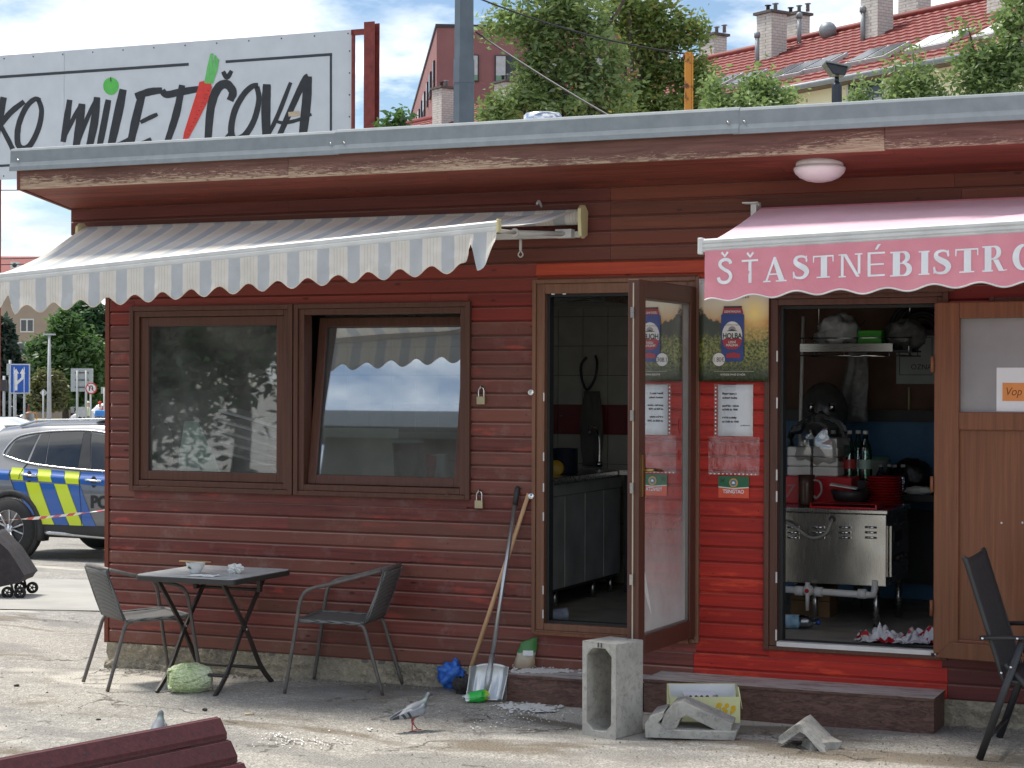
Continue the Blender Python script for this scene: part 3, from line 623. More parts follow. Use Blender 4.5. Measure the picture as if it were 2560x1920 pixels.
# flour spilled on step and ground
def spill(fn_pos, pts, lab, seed, th=.004):
    random.seed(seed); m = MB()
    for (px, py, rx, ry) in pts:
        n = 9; ring = []
        ph = random.random() * 9
        for i in range(n):
            a = 2 * pi * i / n; k = 1 + .45 * noise.noise((cos(a) * 1.7 + ph, sin(a) * 1.7, ph)) + .16 * random.uniform(-1, 1); ring.append(fn_pos(px + cos(a) * rx * k, py + sin(a) * ry * k))
        c = fn_pos(px, py); up = V((0, 0, th)); o = len(m.v)
        inner = [c + (p_ - c) * .6 + up * (.8 + .4 * random.random()) for p_ in ring]
        m.v += [tuple(p_ + V((0, 0, .001))) for p_ in ring] + [tuple(p_) for p_ in inner] + [tuple(c + up)]
        for i in range(n):
            j = (i + 1) % n; m.f += [(o + i, o + j, o + n + j, o + n + i), (o + n + i, o + n + j, o + 2 * n)]; m.m += [0, 0]; m.sm += [True, True]
    o = m.build('flour_spill', fl_m); return tag(o, lab, 'flour', kind='stuff')
pg = lambda x, y: PG(x, y) + V((0, 0, .006))
random.seed(3); pts = []
for (cx, cy, sx_, sy_, n_, r_) in ((1300, 1768, 28, 4.5, 110, 6), (1352, 1774, 26, 4.5, 100, 6), (1268, 1765, 14, 3, 30, 4), (1300, 1795, 70, 18, 90, 2.2), (1400, 1785, 40, 10, 40, 2), (760, 1858, 60, 8, 90, 2.2), (690, 1842, 26, 5, 40, 2), (922, 1826, 6, 1.2, 6, 4), (1190, 1824, 8, 2, 7, 3)):
    for i in range(n_): r = r_ * random.uniform(.3, 1.2); pts.append((cx + random.gauss(0, 1) * sx_, cy + random.gauss(0, 1) * sy_, r, r * random.uniform(.25, .45)))
spill(pg, pts, 'white flour spilled over the asphalt in front of the brown step', 5, .003)
ps = lambda x, y: PZ(x, y, .192)
random.seed(8); pts = []
for (cx, cy, sx_, sy_, n_, r_) in ((1350, 1678, 36, 2.2, 150, 6), (1395, 1677, 16, 2.0, 50, 5), (1370, 1661, 34, 2.5, 110, 4), (1350, 1668, 40, 4, 60, 2.5)):
    for i in range(n_): r = r_ * random.uniform(.3, 1.2); pts.append((min(max(cx + random.gauss(0, 1) * sx_, 1282), 1450), min(cy + random.gauss(0, 1) * sy_, 1683), r, r * random.uniform(.25, .45)))
spill(ps, pts, 'white flour heaped along the front of the plywood step', 6, .004)
# ================================================================ ceiling lamp under the eaves
c = PY(2049, 432, -.30); zl = ZS0 + .3 / OH * (ZS1 - ZS0); t = thing('eaves_lamp', 'white oval glass lamp screwed under the eaves', 'lamp', (c.x, -.30, zl))
MB().lathe([(.125, .02), (.128, -.004), (.124, -.010)], n=32).build('base', M['white'], t)
MB().lathe([(.124, -.010), (.138, -.020), (.139, -.030), (.130, -.050), (.105, -.073), (.07, -.089), (.03, -.097), (.0, -.098)], n=36).build('lamp_shade', pm('opal_glass', srgb(238, 232, 232), srgb(232, 226, 226), rough=.35), t)
# ================================================================ striped awning
def stripe_mat():
    t = NT('striped_awning_cloth'); uv = t.n('ShaderNodeUVMap'); s_ = t.n('ShaderNodeSeparateXYZ'); t.l(uv.outputs[0], s_.inputs[0]); x = s_.outputs[0]
    ph = t.math('FRACT', t.math('DIVIDE', x, .19))
    grey = t.math('MULTIPLY', t.math('GREATER_THAN', ph, .30), t.math('LESS_THAN', ph, .70))
    co = t.coord('pos', rnd=False); nz = t.noise(co, 5, 6, .6)
    cream = t.mix(t.ramp(nz, (.35, 0.), (.7, 1.)), srgb(240, 235, 226), srgb(228, 222, 211)); gr = t.mix(t.ramp(nz, (.35, 0.), (.7, 1.)), srgb(203, 207, 209), srgb(192, 197, 200))
    c = t.mix(grey, cream, gr)
    for pos, w_, cc in ((.05, .014, srgb(196, 194, 188)), (.16, .010, srgb(204, 197, 186)), (.86, .012, srgb(200, 194, 186)), (.95, .014, srgb(196, 194, 188)), (.27, .018, srgb(232, 232, 228)), (.73, .018, srgb(232, 232, 228))):
        d = t.math('ABSOLUTE', t.math('SUBTRACT', ph, pos)); c = t.mix(t.math('MULTIPLY', t.math('LESS_THAN', d, w_), .45), c, cc)
    w_ = t.noise(co, 14, 3)
    df = t.n('ShaderNodeBsdfDiffuse'); t.l(c, df.inputs[0]); t.l(t.bump(t.noise(co, 9, 5, .6, .6), .25, .02), df.inputs['Normal']); tl = t.n('ShaderNodeBsdfTranslucent'); t.l(c, tl.inputs[0])
    m_ = t.n('ShaderNodeMixShader'); m_.inputs[0].default_value = .22; t.l(df.outputs[0], m_.inputs[1]); t.l(tl.outputs[0], m_.inputs[2]); t.l(m_.outputs[0], t.out.inputs[0]); return t.mat
M['stripe'] = stripe_mat()
def set_uv(o, fn):
    me = o.data; uv = me.uv_layers.new(name='UVMap')
    for lp_ in me.loops: uv.data[lp_.index].uv = fn(lp_.vertex_index)
SA = thing('striped_awning', 'torn grey and cream striped awning with scalloped edge sagging over the windows', 'awning', (1.55, -.1, 2.83))
B0, B1 = V((-.15, -.125, 2.845)), V((3.27, -.125, 2.845)); F0, F1 = V((-.22, -1.07, 2.465)), V((3.20, -1.07, 2.690))
NU, NV = 90, 22
def aw(u, v):
    p = (B0.lerp(B1, u)).lerp(F0.lerp(F1, u), v); p.z -= .042 * sin(pi * v) * (1.1 - .5 * u) + .006 * noise.noise((u * 9, v * 4, 2)) + .012 * math.exp(-((u - .55 - .35 * (1 - v)) / .035) ** 2) * (1 if u > .45 else 0)
    return p
m = MB(); m.grid(aw, NU, NV); o = m.build('canopy', M['stripe'], SA, True)
set_uv(o, lambda i: ((i // (NV + 1)) / NU * 3.42, (i % (NV + 1)) / NV))
def vlen(s):
    L = .175 + .026 * cos(2 * pi * (s / .19 - .48))
    for (c_, w_, d_) in ((.235, .05, .10), (3.28, .035, .13)):
        if abs(s - c_) < w_: L = min(L, L - d_ * (1 - abs(s - c_) / w_))
    if s > 3.36: L -= (s - 3.36) * 1.6
    if s < .14: L -= .03 * (1 - s / .14)
    return max(L, .03)
NS, NT_ = 360, 8
def va(u, v):
    s = u * 3.42; p = F0.lerp(F1, u) + V((0, -.016, -.03)); L = vlen(s)
    d = .010 * noise.noise((s * 7, v * 2, 5)) * v + .006 * noise.noise((s * 22, v * 5, 8)) * (.4 + v) + (.02 * v * v if s > 3.26 else 0)
    return p + V((0, -d, -L * v))
m = MB(); m.grid(va, NS, NT_); o = m.build('valance', M['stripe'], SA, True); set_uv(o, lambda i: ((i // (NT_ + 1)) / NS * 3.42, 0))
e = MB(); e.tube([va(i / 200, 1.0) + V((0, -.001, 0)) for i in range(15, 191)], .0028, 5); e.build('edge_binding', pm('binding', srgb(224, 208, 188), rough=.8), SA, True)
m = MB(); ax = (F1 - F0).normalized(); az = V((0, 0, 1)); ay = V((0, -1, 0))
prof = [(-.018, -.03), (.012, -.032), (.016, -.02), (.016, -.006), (.010, -.002), (.014, .004), (.014, .02), (.006, .028), (-.018, .026)]
m.prism([F0 + ay * a_ + az * b_ for a_, b_ in prof], F1 - F0); m.build('front_bar', M['white'], SA, True)
m = MB(); m.obox(F1 + V((.006, 0, 0)), (.007, 0, 0), (0, .022, 0), (0, 0, .036)); m.build('bar_end_cap', pm('yellowed_plastic', srgb(216, 206, 160), srgb(200, 188, 140), rough=.5), SA, True, bevel=.004)
m = MB(); m.tube([V((-.17, -.095, 2.815)), V((3.30, -.095, 2.815))], .045, 20); o = m.build('roller', M['stripe'], SA, True)
set_uv(o, lambda i: ((i // 20) * 3.45, 0))
yp = bpy.data.materials['yellowed_plastic']
for x in (-.18, 3.30): m = MB(); m.prism([(x, -.16, 2.86), (x, -.165, 2.80), (x, -.15, 2.70), (x, -.10, 2.69), (x, -.05, 2.71), (x, -.04, 2.85), (x, -.09, 2.885), (x, -.13, 2.88)], (.022, 0, 0)); m.build('end_cap', yp, SA, True, bevel=.005)
m = MB(); m.box((-.16, -.075, 2.70), (3.29, -.04, 2.735)); m.build('wall_rail', M['white'], SA, True)
for (x, fe, el) in ((3.20, F1, V((2.72, -.55, 2.70))), (.02, F0, V((.45, -.6, 2.6)))):
    sh = V((x, -.10, 2.72)); fe2 = fe + V((-.03 if x > 1 else .05, .03, -.02)); el = sh.lerp(fe2, .5) + V((-.10 if x > 1 else .12, 0, 0))
    m = MB(); m.tube([sh, el], .02, 8, sq=(1, .7)); m.tube([el, fe2], .017, 8, sq=(1, .7)); m.sphere(el, .026, 10, 6); m.obox(sh, (.05, 0, 0), (0, .03, 0), (0, 0, .025)); m.build('folding_arm', M['white'], SA, True)
m = MB(); m.tube([(2.93, -.12, 2.70), (2.93, -.12, 2.63)], .009, 8); m.tube(spline([(2.93, -.12, 2.63), (2.945, -.12, 2.605), (2.93, -.12, 2.59), (2.915, -.12, 2.605), (2.93, -.12, 2.63)], 4), .004, 6); m.build('crank_eye', M['white'], SA, True)
MB().tube(spline([(3.02, -.02, 2.89), (3.02, -.06, 2.92), (3.02, -.09, 2.90)], 4), .008, 6).build('hook', M['white'], SA, True)
# ================================================================ pink awning with lettering
def pink(name, c1, c2, tr):
    t = NT(name); co = t.coord('pos', rnd=False); nz = t.noise(co, 4, 6, .6); c = t.mix(t.ramp(nz, (.3, 0.), (.7, 1.)), c1, c2)
    df = t.n('ShaderNodeBsdfDiffuse'); t.l(c, df.inputs[0]); t.l(t.bump(t.noise(co, 7, 5, .6, .8), .35, .02), df.inputs['Normal']); tl = t.n('ShaderNodeBsdfTranslucent'); t.l(c, tl.inputs[0])
    m_ = t.n('ShaderNodeMixShader'); m_.inputs[0].default_value = tr; t.l(df.outputs[0], m_.inputs[1]); t.l(tl.outputs[0], m_.inputs[2]); t.l(m_.outputs[0], t.out.inputs[0]); return t.mat
M['pink'] = pink('pink_awning_cloth', srgb(243, 166, 178), srgb(236, 154, 168), .2)
PA = thing('pink_awning', 'pink awning with white lettering along its front edge over the kitchen doorway', 'awning', (5.6, -.1, 2.82))
Q0, Q1 = V((4.36, -.10, 2.825)), V((7.30, -.10, 2.845)); R0, R1 = V((4.36, -1.13, 2.552)), V((7.30, -1.13, 2.645))
def pw(u, v):
    p = Q0.lerp(Q1, u).lerp(R0.lerp(R1, u), v); p.z -= .012 * sin(pi * v) + .014 * math.exp(-((u - .2 - .5 * (1 - v)) / .03) ** 2) * v * (1 - v) * 3; return p
M['pinktop'] = pink('pale_pink_awning_cloth', srgb(247, 210, 220), srgb(240, 198, 210), .2)  # canopy colour set paler than the valance
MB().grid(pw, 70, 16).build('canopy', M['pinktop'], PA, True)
def pv(u, v):
    s = u * 2.94; p = R0.lerp(R1, u) + V((0.012 * (1 - u), -.02, -.03)); L = .238 - .012 * cos(2 * pi * (s - .02) / .225) + .004 * sin(s * 9) + (.02 * math.exp(-s / .06))
    d = .007 * noise.noise((s * 5, v * 2, 3)) * v + .004 * noise.noise((s * 16, v * 6, 6))
    return p + V((0, -d, -L * v))
MB().grid(pv, 260, 10).build('valance', M['pink'], PA, True)
MB().tube([pv(i / 240, 1.0) + V((0, -.002, 0)) for i in range(241)], .0045, 5).build('edge_binding', M['white'], PA, True)
m = MB(); m.prism([R0 + ay * a_ + az * b_ for a_, b_ in [(-.02, -.034), (.014, -.034), (.019, -.02), (.013, -.016), (.019, -.010), (.019, .002), (.013, .006), (.019, .012), (.019, .024), (.004, .032), (-.02, .03)]], R1 - R0); m.build('front_bar', M['white'], PA, True)
m = MB(); m.obox(R0 + V((-.012, 0, -.004)), (.013, 0, 0), (0, .026, 0), (0, 0, .042)); m.build('bar_end_cap', M['white'], PA, True, bevel=.005)
MB().tube([Q0 + V((0, .02, -.03)), Q1 + V((0, .02, -.03))], .04, 16).build('roller', M['pink'], PA, True)
m = MB(); m.box((4.255, -.09, 2.86), (4.345, -.018, 2.868)); m.box((4.295, -.055, 2.77), (4.345, -.018, 2.86)); m.box((4.335, -.12, 2.77), (4.345, -.055, 2.85)); m.build('wall_bracket', M['white'], PA, True, bevel=.002)
for x in (4.5, 7.1):
    sh = V((x, -.08, 2.76)); fe2 = V((x - .02 if x > 5 else x + .0, -1.10, 2.55 + (x - 4.36) * .03)); el = sh.lerp(fe2, .5) + V((.2 if x < 5 else -.2, 0, .0))
    m = MB(); m.tube([sh, el], .018, 8); m.tube([el, fe2], .016, 8); m.sphere(el, .024, 10, 6); m.build('folding_arm', M['white'], PA, True)
# lettering on the valance: hand-cut shapes, (x, z) in metres on the cloth
lw = pm('white_print', srgb(240, 240, 242), srgb(228, 230, 234), rough=.7)
def onval(x, z, lift=.0):   # x along the bar from its left end, z down from the bar's lower edge (negative)
    u = x / 2.94; L = .238; v = min(1, max(0, -z / L)); s = x
    p = R0.lerp(R1, u) + V((.012 * (1 - u), -.02, -.03)); d = .007 * noise.noise((s * 5, v * 2, 3)) * v + .004 * noise.noise((s * 16, v * 6, 6))
    return p + V((0, -d - .0025 - lift, z))
def ribbon2(pts, widths):   # -> list of quads in 2-D
    q = []; P_ = [V((p_[0], p_[1], 0)) for p_ in pts]
    L, R_ = [], []
    for i, p_ in enumerate(P_):
        d = (P_[min(i + 1, len(P_) - 1)] - P_[max(i - 1, 0)]).normalized(); n_ = V((-d.y, d.x, 0)) * (widths[i] / 2); L.append(p_ + n_); R_.append(p_ - n_)
    for i in range(len(P_) - 1): q.append([(L[i].x, L[i].y), (L[i + 1].x, L[i + 1].y), (R_[i + 1].x, R_[i + 1].y), (R_[i].x, R_[i].y)])
    return q
def sub(poly, step=.03):  # densify a polygon's edges is not needed: pieces are small
    return poly
def rect(x0, z0, x1, z1): return [(x0, z0), (x1, z0), (x1, z1), (x0, z1)]
def arc2(cx, cz, rx, rz, a0, a1, w0, w1, n=14):
    return ribbon2([(cx + rx * cos(a0 + (a1 - a0) * i / n), cz + rz * sin(a0 + (a1 - a0) * i / n)) for i in range(n + 1)], [w0 + (w1 - w0) * sin(pi * i / n) for i in range(n + 1)])
def serif(ch):
    s_ = .06; st = .25; th = .10
    if ch == 'T': return [rect(.30, s_, .30 + st, .93), rect(.14, 0, .66, s_), rect(0, .93, .8, 1), [(0, .93), (.05, .93), (.04, .70), (0, .70)], [(.75, .93), (.8, .93), (.8, .70), (.76, .70)]], .8
    if ch == 'I': return [rect(.10, s_, .10 + st, 1 - s_), rect(0, 0, .4, s_), rect(0, 1 - s_, .4, 1)], .4
    if ch == 'N': return [rect(.09, s_, .09 + th, 1 - s_), rect(0, 0, .27, s_), rect(0, 1 - s_, .22, 1), [(.16, 1), (.30, 1), (.78, 0), (.66, 0)], rect(.71, .12, .71 + th, 1 - s_), rect(.60, 1 - s_, .88, 1)], .88
    if ch == 'A': return [[(.06, s_), (.14, s_), (.42, .86), (.38, 1.0)], [(.38, 1.0), (.46, 1.0), (.80, s_), (.58, s_), (.36, .80)], rect(-.03, 0, .26, s_), rect(.46, 0, .88, s_), [(.20, .28), (.20, .34), (.55, .34), (.57, .28)]], .86
    if ch == 'B': return [rect(.09, s_, .09 + st, 1 - s_), rect(0, 0, .29, s_), rect(0, 1 - s_, .29, 1)] + [rect(.29, 1 - s_, .42, 1), rect(.29, .49, .44, .55), rect(.29, 0, .44, s_)] + arc2(.42, .77, .18, .205, pi / 2, -pi / 2, .055, .17) + arc2(.44, .27, .22, .245, pi / 2, -pi / 2, .055, .19), .74
    if ch == 'R': return [rect(.09, s_, .09 + st, 1 - s_), rect(0, 0, .40, s_), rect(0, 1 - s_, .29, 1), rect(.29, 1 - s_, .42, 1), rect(.29, .46, .44, .52)] + arc2(.42, .74, .20, .232, pi / 2, -pi / 2, .055, .18) + [[(.40, .46), (.60, .46), (.82, 0.0), (.62, 0.0)], [(.82, 0), (.93, .03), (.93, .06), (.80, .05)]], .92
    if ch == 'O': return arc2(.42, .5, .33, .47, pi / 2, 3 * pi / 2, 0.075, .25, 20) + arc2(.42, .5, .33, .47, pi / 2, -pi / 2, 0.075, .25, 20), .86
    if ch == 'S':
        pts = spline([(.58, .74, 0), (.54, .90, 0), (.36, .965, 0), (.16, .90, 0), (.13, .72, 0), (.30, .57, 0), (.50, .44, 0), (.585, .27, 0), (.48, .08, 0), (.28, .035, 0), (.10, .10, 0), (.05, .28, 0)], 4); n_ = len(pts)
        ws = [.08 + .17 * math.exp(-((i / n_ - .5) / .22) ** 2) for i in range(n_)]
        return ribbon2([(p_.x, p_.y) for p_ in pts], ws) + [rect(.565, .70, .605, .98), rect(.03, .02, .07, .32)], .66
def lay(ch, x, z, h, sx=1.0):
    ps, w_ = serif(ch); m = MB()
    for i, poly in enumerate(ps):
        m.add([onval(x + a_ * h * sx, z + b_ * h, .00012 * i) for a_, b_ in poly], [tuple(range(len(poly)))])
    m.build('letter', lw, PA, True)
def layq(quads, x, z, h):
    m = MB()
    for i, poly in enumerate(quads): m.add([onval(x + a_ * h, z + b_ * h, .00012 * i) for a_, b_ in poly], [tuple(range(len(poly)))])
    m.build('letter', lw, PA, True)
def vx(px, py):  # photo pixel -> position along the pink bar
    return PY(px, py, -1.155).x - 4.36
car = lambda cx: ribbon2([(cx - .14, 1.30), (cx, 1.12), (cx + .14, 1.30)], [.10, .115, .10])
pts = spline([(.56, .80, 0), (.50, .93, 0), (.32, .99, 0), (.13, .91, 0), (.10, .74, 0), (.28, .57, 0), (.48, .45, 0), (.57, .27, 0), (.47, .07, 0), (.27, .01, 0), (.09, .08, 0), (.03, .24, 0)], 4)
HL = .118
def zb(px, py): p = PY(px, py, -1.155); u = (p.x - 4.36) / 2.94; return p.z - (R0.lerp(R1, u).z - .03)
layq(ribbon2([(p_.x, p_.y) for p_ in pts], [.145] * len(pts)) + car(.31), vx(1789, 710), zb(1789, 708), HL)
layq([rect(.32, 0, .46, .91), rect(.02, .91, .76, 1.0)] + car(.40), vx(1847, 708), zb(1847, 708), HL * .98)
for ch, px, py, hpx, wpx in (('A', 1904, 706, 62, 56), ('S', 1976, 698, 58, 40), ('T', 2027, 696, 56, 52), ('N', 2091, 694, 58, 60), ('B', 2221, 692, 62, 54), ('I', 2292, 688, 60, 28), ('S', 2328, 686, 60, 44), ('T', 2384, 683, 60, 58), ('R', 2452, 680, 64, 62), ('O', 2530, 676, 64, 58)):
    ps, w_ = serif(ch); dpt = 9.2 - (px - 1758) * .0005; h = hpx * (9.10 / (.9191 + .394 * (px - 1280) / F_PX)) / F_PX; xw = vx(px + wpx, py) - vx(px, py)
    lay(ch, vx(px, py), zb(px, py), h, xw / (w_ * h))
layq([rect(0, 0, .13, 1.0), rect(.13, 0, .72, .08), rect(.13, .46, .68, .53), rect(.13, .92, .72, 1.0), [(.30, 1.10), (.40, 1.10), (.56, 1.32), (.44, 1.32)]], vx(2164, 692), zb(2164, 692), HL)
# ================================================================ bistro chairs and table
def weave_mat():
    t = NT('grey_plastic_weave'); tcn = t.n('ShaderNodeTexCoord'); s_ = t.n('ShaderNodeSeparateXYZ'); t.l(tcn.outputs['Object'], s_.inputs[0])
    a = t.math('ABSOLUTE', t.math('SINE', t.math('MULTIPLY', s_.outputs[1], 420.0))); b = t.math('ABSOLUTE', t.math('SINE', t.math('MULTIPLY', t.math('ADD', s_.outputs[0], s_.outputs[2]), 190.0)))
    h = t.math('MULTIPLY', a, t.math('ADD', t.math('MULTIPLY', b, .6), .4)); c = t.mix(t.ramp(h, (.2, 0.), (.6, 1.)), srgb(58, 58, 58), srgb(118, 119, 118))
    return t.pbr(c, .55, 0, t.bump(h, .8, .004))
M['weave'] = weave_mat()
M['tubegrey'] = pm('grey_brown_tube', srgb(104, 98, 94), srgb(84, 78, 75), rough=.45, scale=20)
def bistro_chair(loc, rz, lab):
    t = thing('bistro_chair', lab, 'chair', loc, rz, 'woven bistro chairs at the folding table')
    for s in (-1, 1):
        MB().tube(spline([(.275, .275 * s, 0), (.225, .262 * s, .30), (.195, .255 * s, .50), (.172, .252 * s, .575), (.12, .250 * s, .615), (.0, .245 * s, .645), (-.20, .225 * s, .70), (-.285, .185 * s, .722)], 6), .0115, 10).build('front_leg', M['tubegrey'], t)
        MB().tube(spline([(-.145, .19 * s, .405), (-.185, .195 * s, .385), (-.22, .20 * s, .28), (-.305, .215 * s, 0)], 5), .0115, 10).build('rear_leg', M['tubegrey'], t)
    MB().tube(spline([(-.285, .185, .722), (-.312, .12, .730), (-.318, 0, .732), (-.312, -.12, .730), (-.285, -.185, .722)], 6), .0135, 10).build('top_rail', M['tubegrey'], t)
    def seat(u, v):
        x = -.185 + .40 * u; w = .19 + .03 * u; y = (2 * v - 1) * w; return (x, y, .410 + .012 * u - .012 * sin(pi * u) * sin(pi * v))
    MB().grid(seat, 10, 10).build('seat', M['weave'], t, solid=.008)
    pr = [seat(0, 0), seat(.5, 0), seat(.93, 0), seat(1, .07), seat(1, .5), seat(1, .93), seat(.93, 1), seat(.5, 1), seat(0, 1)]
    MB().tube(spline(pr, 5), .013, 8).build('seat_frame', M['weave'], t)
    def back(u, v):
        z = .415 + .305 * u; w = .185 - .01 * u; y = (2 * v - 1) * w; return (-.19 - .115 * u ** .9 - .022 * (1 - (2 * v - 1) ** 2), y, z)
    MB().grid(back, 10, 10).build('backrest', M['weave'], t, solid=.010)
    for v in (0, 1): MB().tube([back(i / 8, v) for i in range(9)], .012, 8).build('back_frame', M['weave'], t)
    return t
bistro_chair((.585, -.50, gz(.585, -.5) + .002), radians(55), 'grey woven bistro chair drawn up beside the green cabbage')
bistro_chair((1.86, -.285, gz(1.86, -.28) + .002), radians(191), 'grey woven bistro chair between the folding table and the shovel')
def table_top_mat():
    t = NT('smoked_glass_tabletop'); co = t.coord('pos', rnd=False); nz = t.noise(co, 9, 6, .65); c = t.mix(t.ramp(nz, (.4, 0.), (.7, 1.)), srgb(170, 174, 176), srgb(204, 205, 204))
    return t.pbr(c, t.math('ADD', t.math('MULTIPLY', nz, .25), .30), 0, None, .8)
TB = thing('folding_table', 'square folding bistro table with grey glass top and crossed dark legs', 'table', (1.09, -.50, .015))
def rrect(hx, hy, r, n=6):
    o = []
    for cx, cy, a0 in ((hx - r, hy - r, 0), (-hx + r, hy - r, pi / 2), (-hx + r, -hy + r, pi), (hx - r, -hy + r, 1.5 * pi)):
        for i in range(n + 1): a = a0 + pi / 2 * i / n; o.append((cx + r * cos(a), cy + r * sin(a)))
    return o
zt = .690
MB().prism([(x, y, zt) for x, y in rrect(.345, .345, .05)], (0, 0, -.030)).build('rim', pm('table_rim', srgb(58, 56, 54), rough=.5), TB, bevel=.004)
MB().prism([(x, y, zt + .006) for x, y in rrect(.338, .338, .046)], (0, 0, -.005)).build('tabletop', table_top_mat(), TB)
bl = pm('dark_leg_paint', srgb(60, 54, 50), srgb(48, 43, 40), rough=.5)
def bar(m, pts, w, th, ax=(1, 0, 0)):
    ax = V(ax); pts = [V(p) for p in pts]; rings = []
    for i, p_ in enumerate(pts):
        d = (pts[min(i + 1, len(pts) - 1)] - pts[max(i - 1, 0)]).normalized(); n_ = d.cross(ax).normalized()
        rings.append([p_ + ax * (w / 2) + n_ * (th / 2), p_ - ax * (w / 2) + n_ * (th / 2), p_ - ax * (w / 2) - n_ * (th / 2), p_ + ax * (w / 2) - n_ * (th / 2)])
    return m.loop(rings, 0, True, True, False)
for sx_ in (-1, 1):
    bar(MB(), spline([(sx_ * .225, -.26, zt - .03), (sx_ * .225, 0, .36), (sx_ * .225, .17, .12), (sx_ * .225, .31, 0)], 4), .014, .028).build('leg', bl, TB)
    bar(MB(), spline([(sx_ * .200, .26, zt - .03), (sx_ * .200, 0, .36), (sx_ * .200, -.17, .12), (sx_ * .200, -.31, 0)], 4), .014, .028).build('leg', bl, TB)
    MB().lathe([(.009, -.025), (.009, .025)], (sx_ * .212, 0, .36), (1, 0, 0), 10).build('pivot', M['steel'], TB)
    MB().box((sx_ * .225 - .012, .14, zt - .12), (sx_ * .225 + .012, .17, zt - .03)).build('hinge_plate', bl, TB)
for (y, z) in ((.185, .105), (-.185, .105), (.17, zt - .11)): MB().tube([(-.215, y, z), (.215, y, z)], .010, 8).build('crossbar', bl, TB)
tz = .015 + zt + .0065
# on the table
c = PZ(489, 1433, tz); t = thing('soup_bowl', 'small white bowl with painted leaves and chopsticks laid across it', 'bowl', (c.x, c.y, tz))
cer = pm('white_ceramic', (.80, .80, .78, 1), rough=.15)
MB().lathe([(.026, 0), (.028, .006), (.042, .022), (.054, .044), (.058, .064), (.060, .066), (.056, .064), (.05, .044), (.038, .024), (.0, .012)], n=28).build('bowl', cer, t)
for k, (a, rz_) in enumerate(((-1.95, .5), (-1.65, -.5), (-1.8, 0))):
    d = V((cos(a), sin(a), 0)); s_ = V((-d.y, d.x, 0)); q = d * .0535 + V((0, 0, .036)); up = (V((0, 0, 1)) + d * .5).normalized(); dr = (up * cos(rz_) + s_ * sin(rz_))
    sd_ = dr.cross(d).normalized(); MB().add([q + dr * -.012, q + sd_ * .005, q + dr * .014, q - sd_ * .005], [(0, 1, 2, 3)]).build('painted_leaf', pm('leaf_green_glaze', srgb(60, 110, 76), rough=.2), t)
for k in (0, 1): MB().tube([(-.11, .004 - .014 * k, .069), (.10, .012 - .010 * k, .070)], [.0035, .0028], 6).build('chopstick', pm('bamboo', srgb(206, 170, 116), rough=.6), t)
napm = pm('paper_napkin', (.78, .78, .76, 1), (.68, .68, .66, 1), rough=.85, scale=30)
def crumple(name, c, rx, ry, rz, mat, seed, lab, cat, amp=.35, fr=2.4, n=26, parent=None, jag=None, group=None):
    if jag is None: jag = name in ('napkin', 'soil_clod')
    def f(d):
        k = 1 + amp * noise.noise((d.x * fr + seed, d.y * fr, d.z * fr)) - amp * .9 * abs(noise.noise((d.x * fr * 2 + seed, d.y * fr * 2, d.z * fr * 2 + 5))) + .3 * amp * noise.noise((d.x * fr * 6, d.y * fr * 6 + seed, d.z * fr * 6))
        return k
    m = MB(); m.sphere((0, 0, rz * .86), (rx, ry, rz), n, n * 2 // 3, 0, f)
    m.v = [(x, y, max(z, 0.0)) for x, y, z in m.v]
    if jag: m.sm = [False] * len(m.sm)
    o = m.build(name, mat, parent); o.location = c
    if lab: tag(o, lab, cat, group)
    return o
c = PZ(586, 1434, tz); crumple('napkin', (c.x, c.y, tz), .055, .04, .032, napm, 3.3, 'crumpled cream paper napkin on the glass tabletop', 'napkin', .6, 2.2)
m = MB(); cc = PZ(508, 1440, tz)
m.grid(lambda u, v: (cc.x - .08 + .17 * u + .02 * noise.noise((u * 4, v * 4, 2)), cc.y - .05 + .1 * v + .02 * noise.noise((u * 4, v * 4, 7)), tz + .001 + .010 * abs(noise.noise((u * 5, v * 5, 1))) + .004 * abs(noise.noise((u * 13, v * 13, 1)))), 16, 12, 0, False)
tag(m.build('napkin', napm), 'flattened white napkin spread under the small bowl', 'napkin')
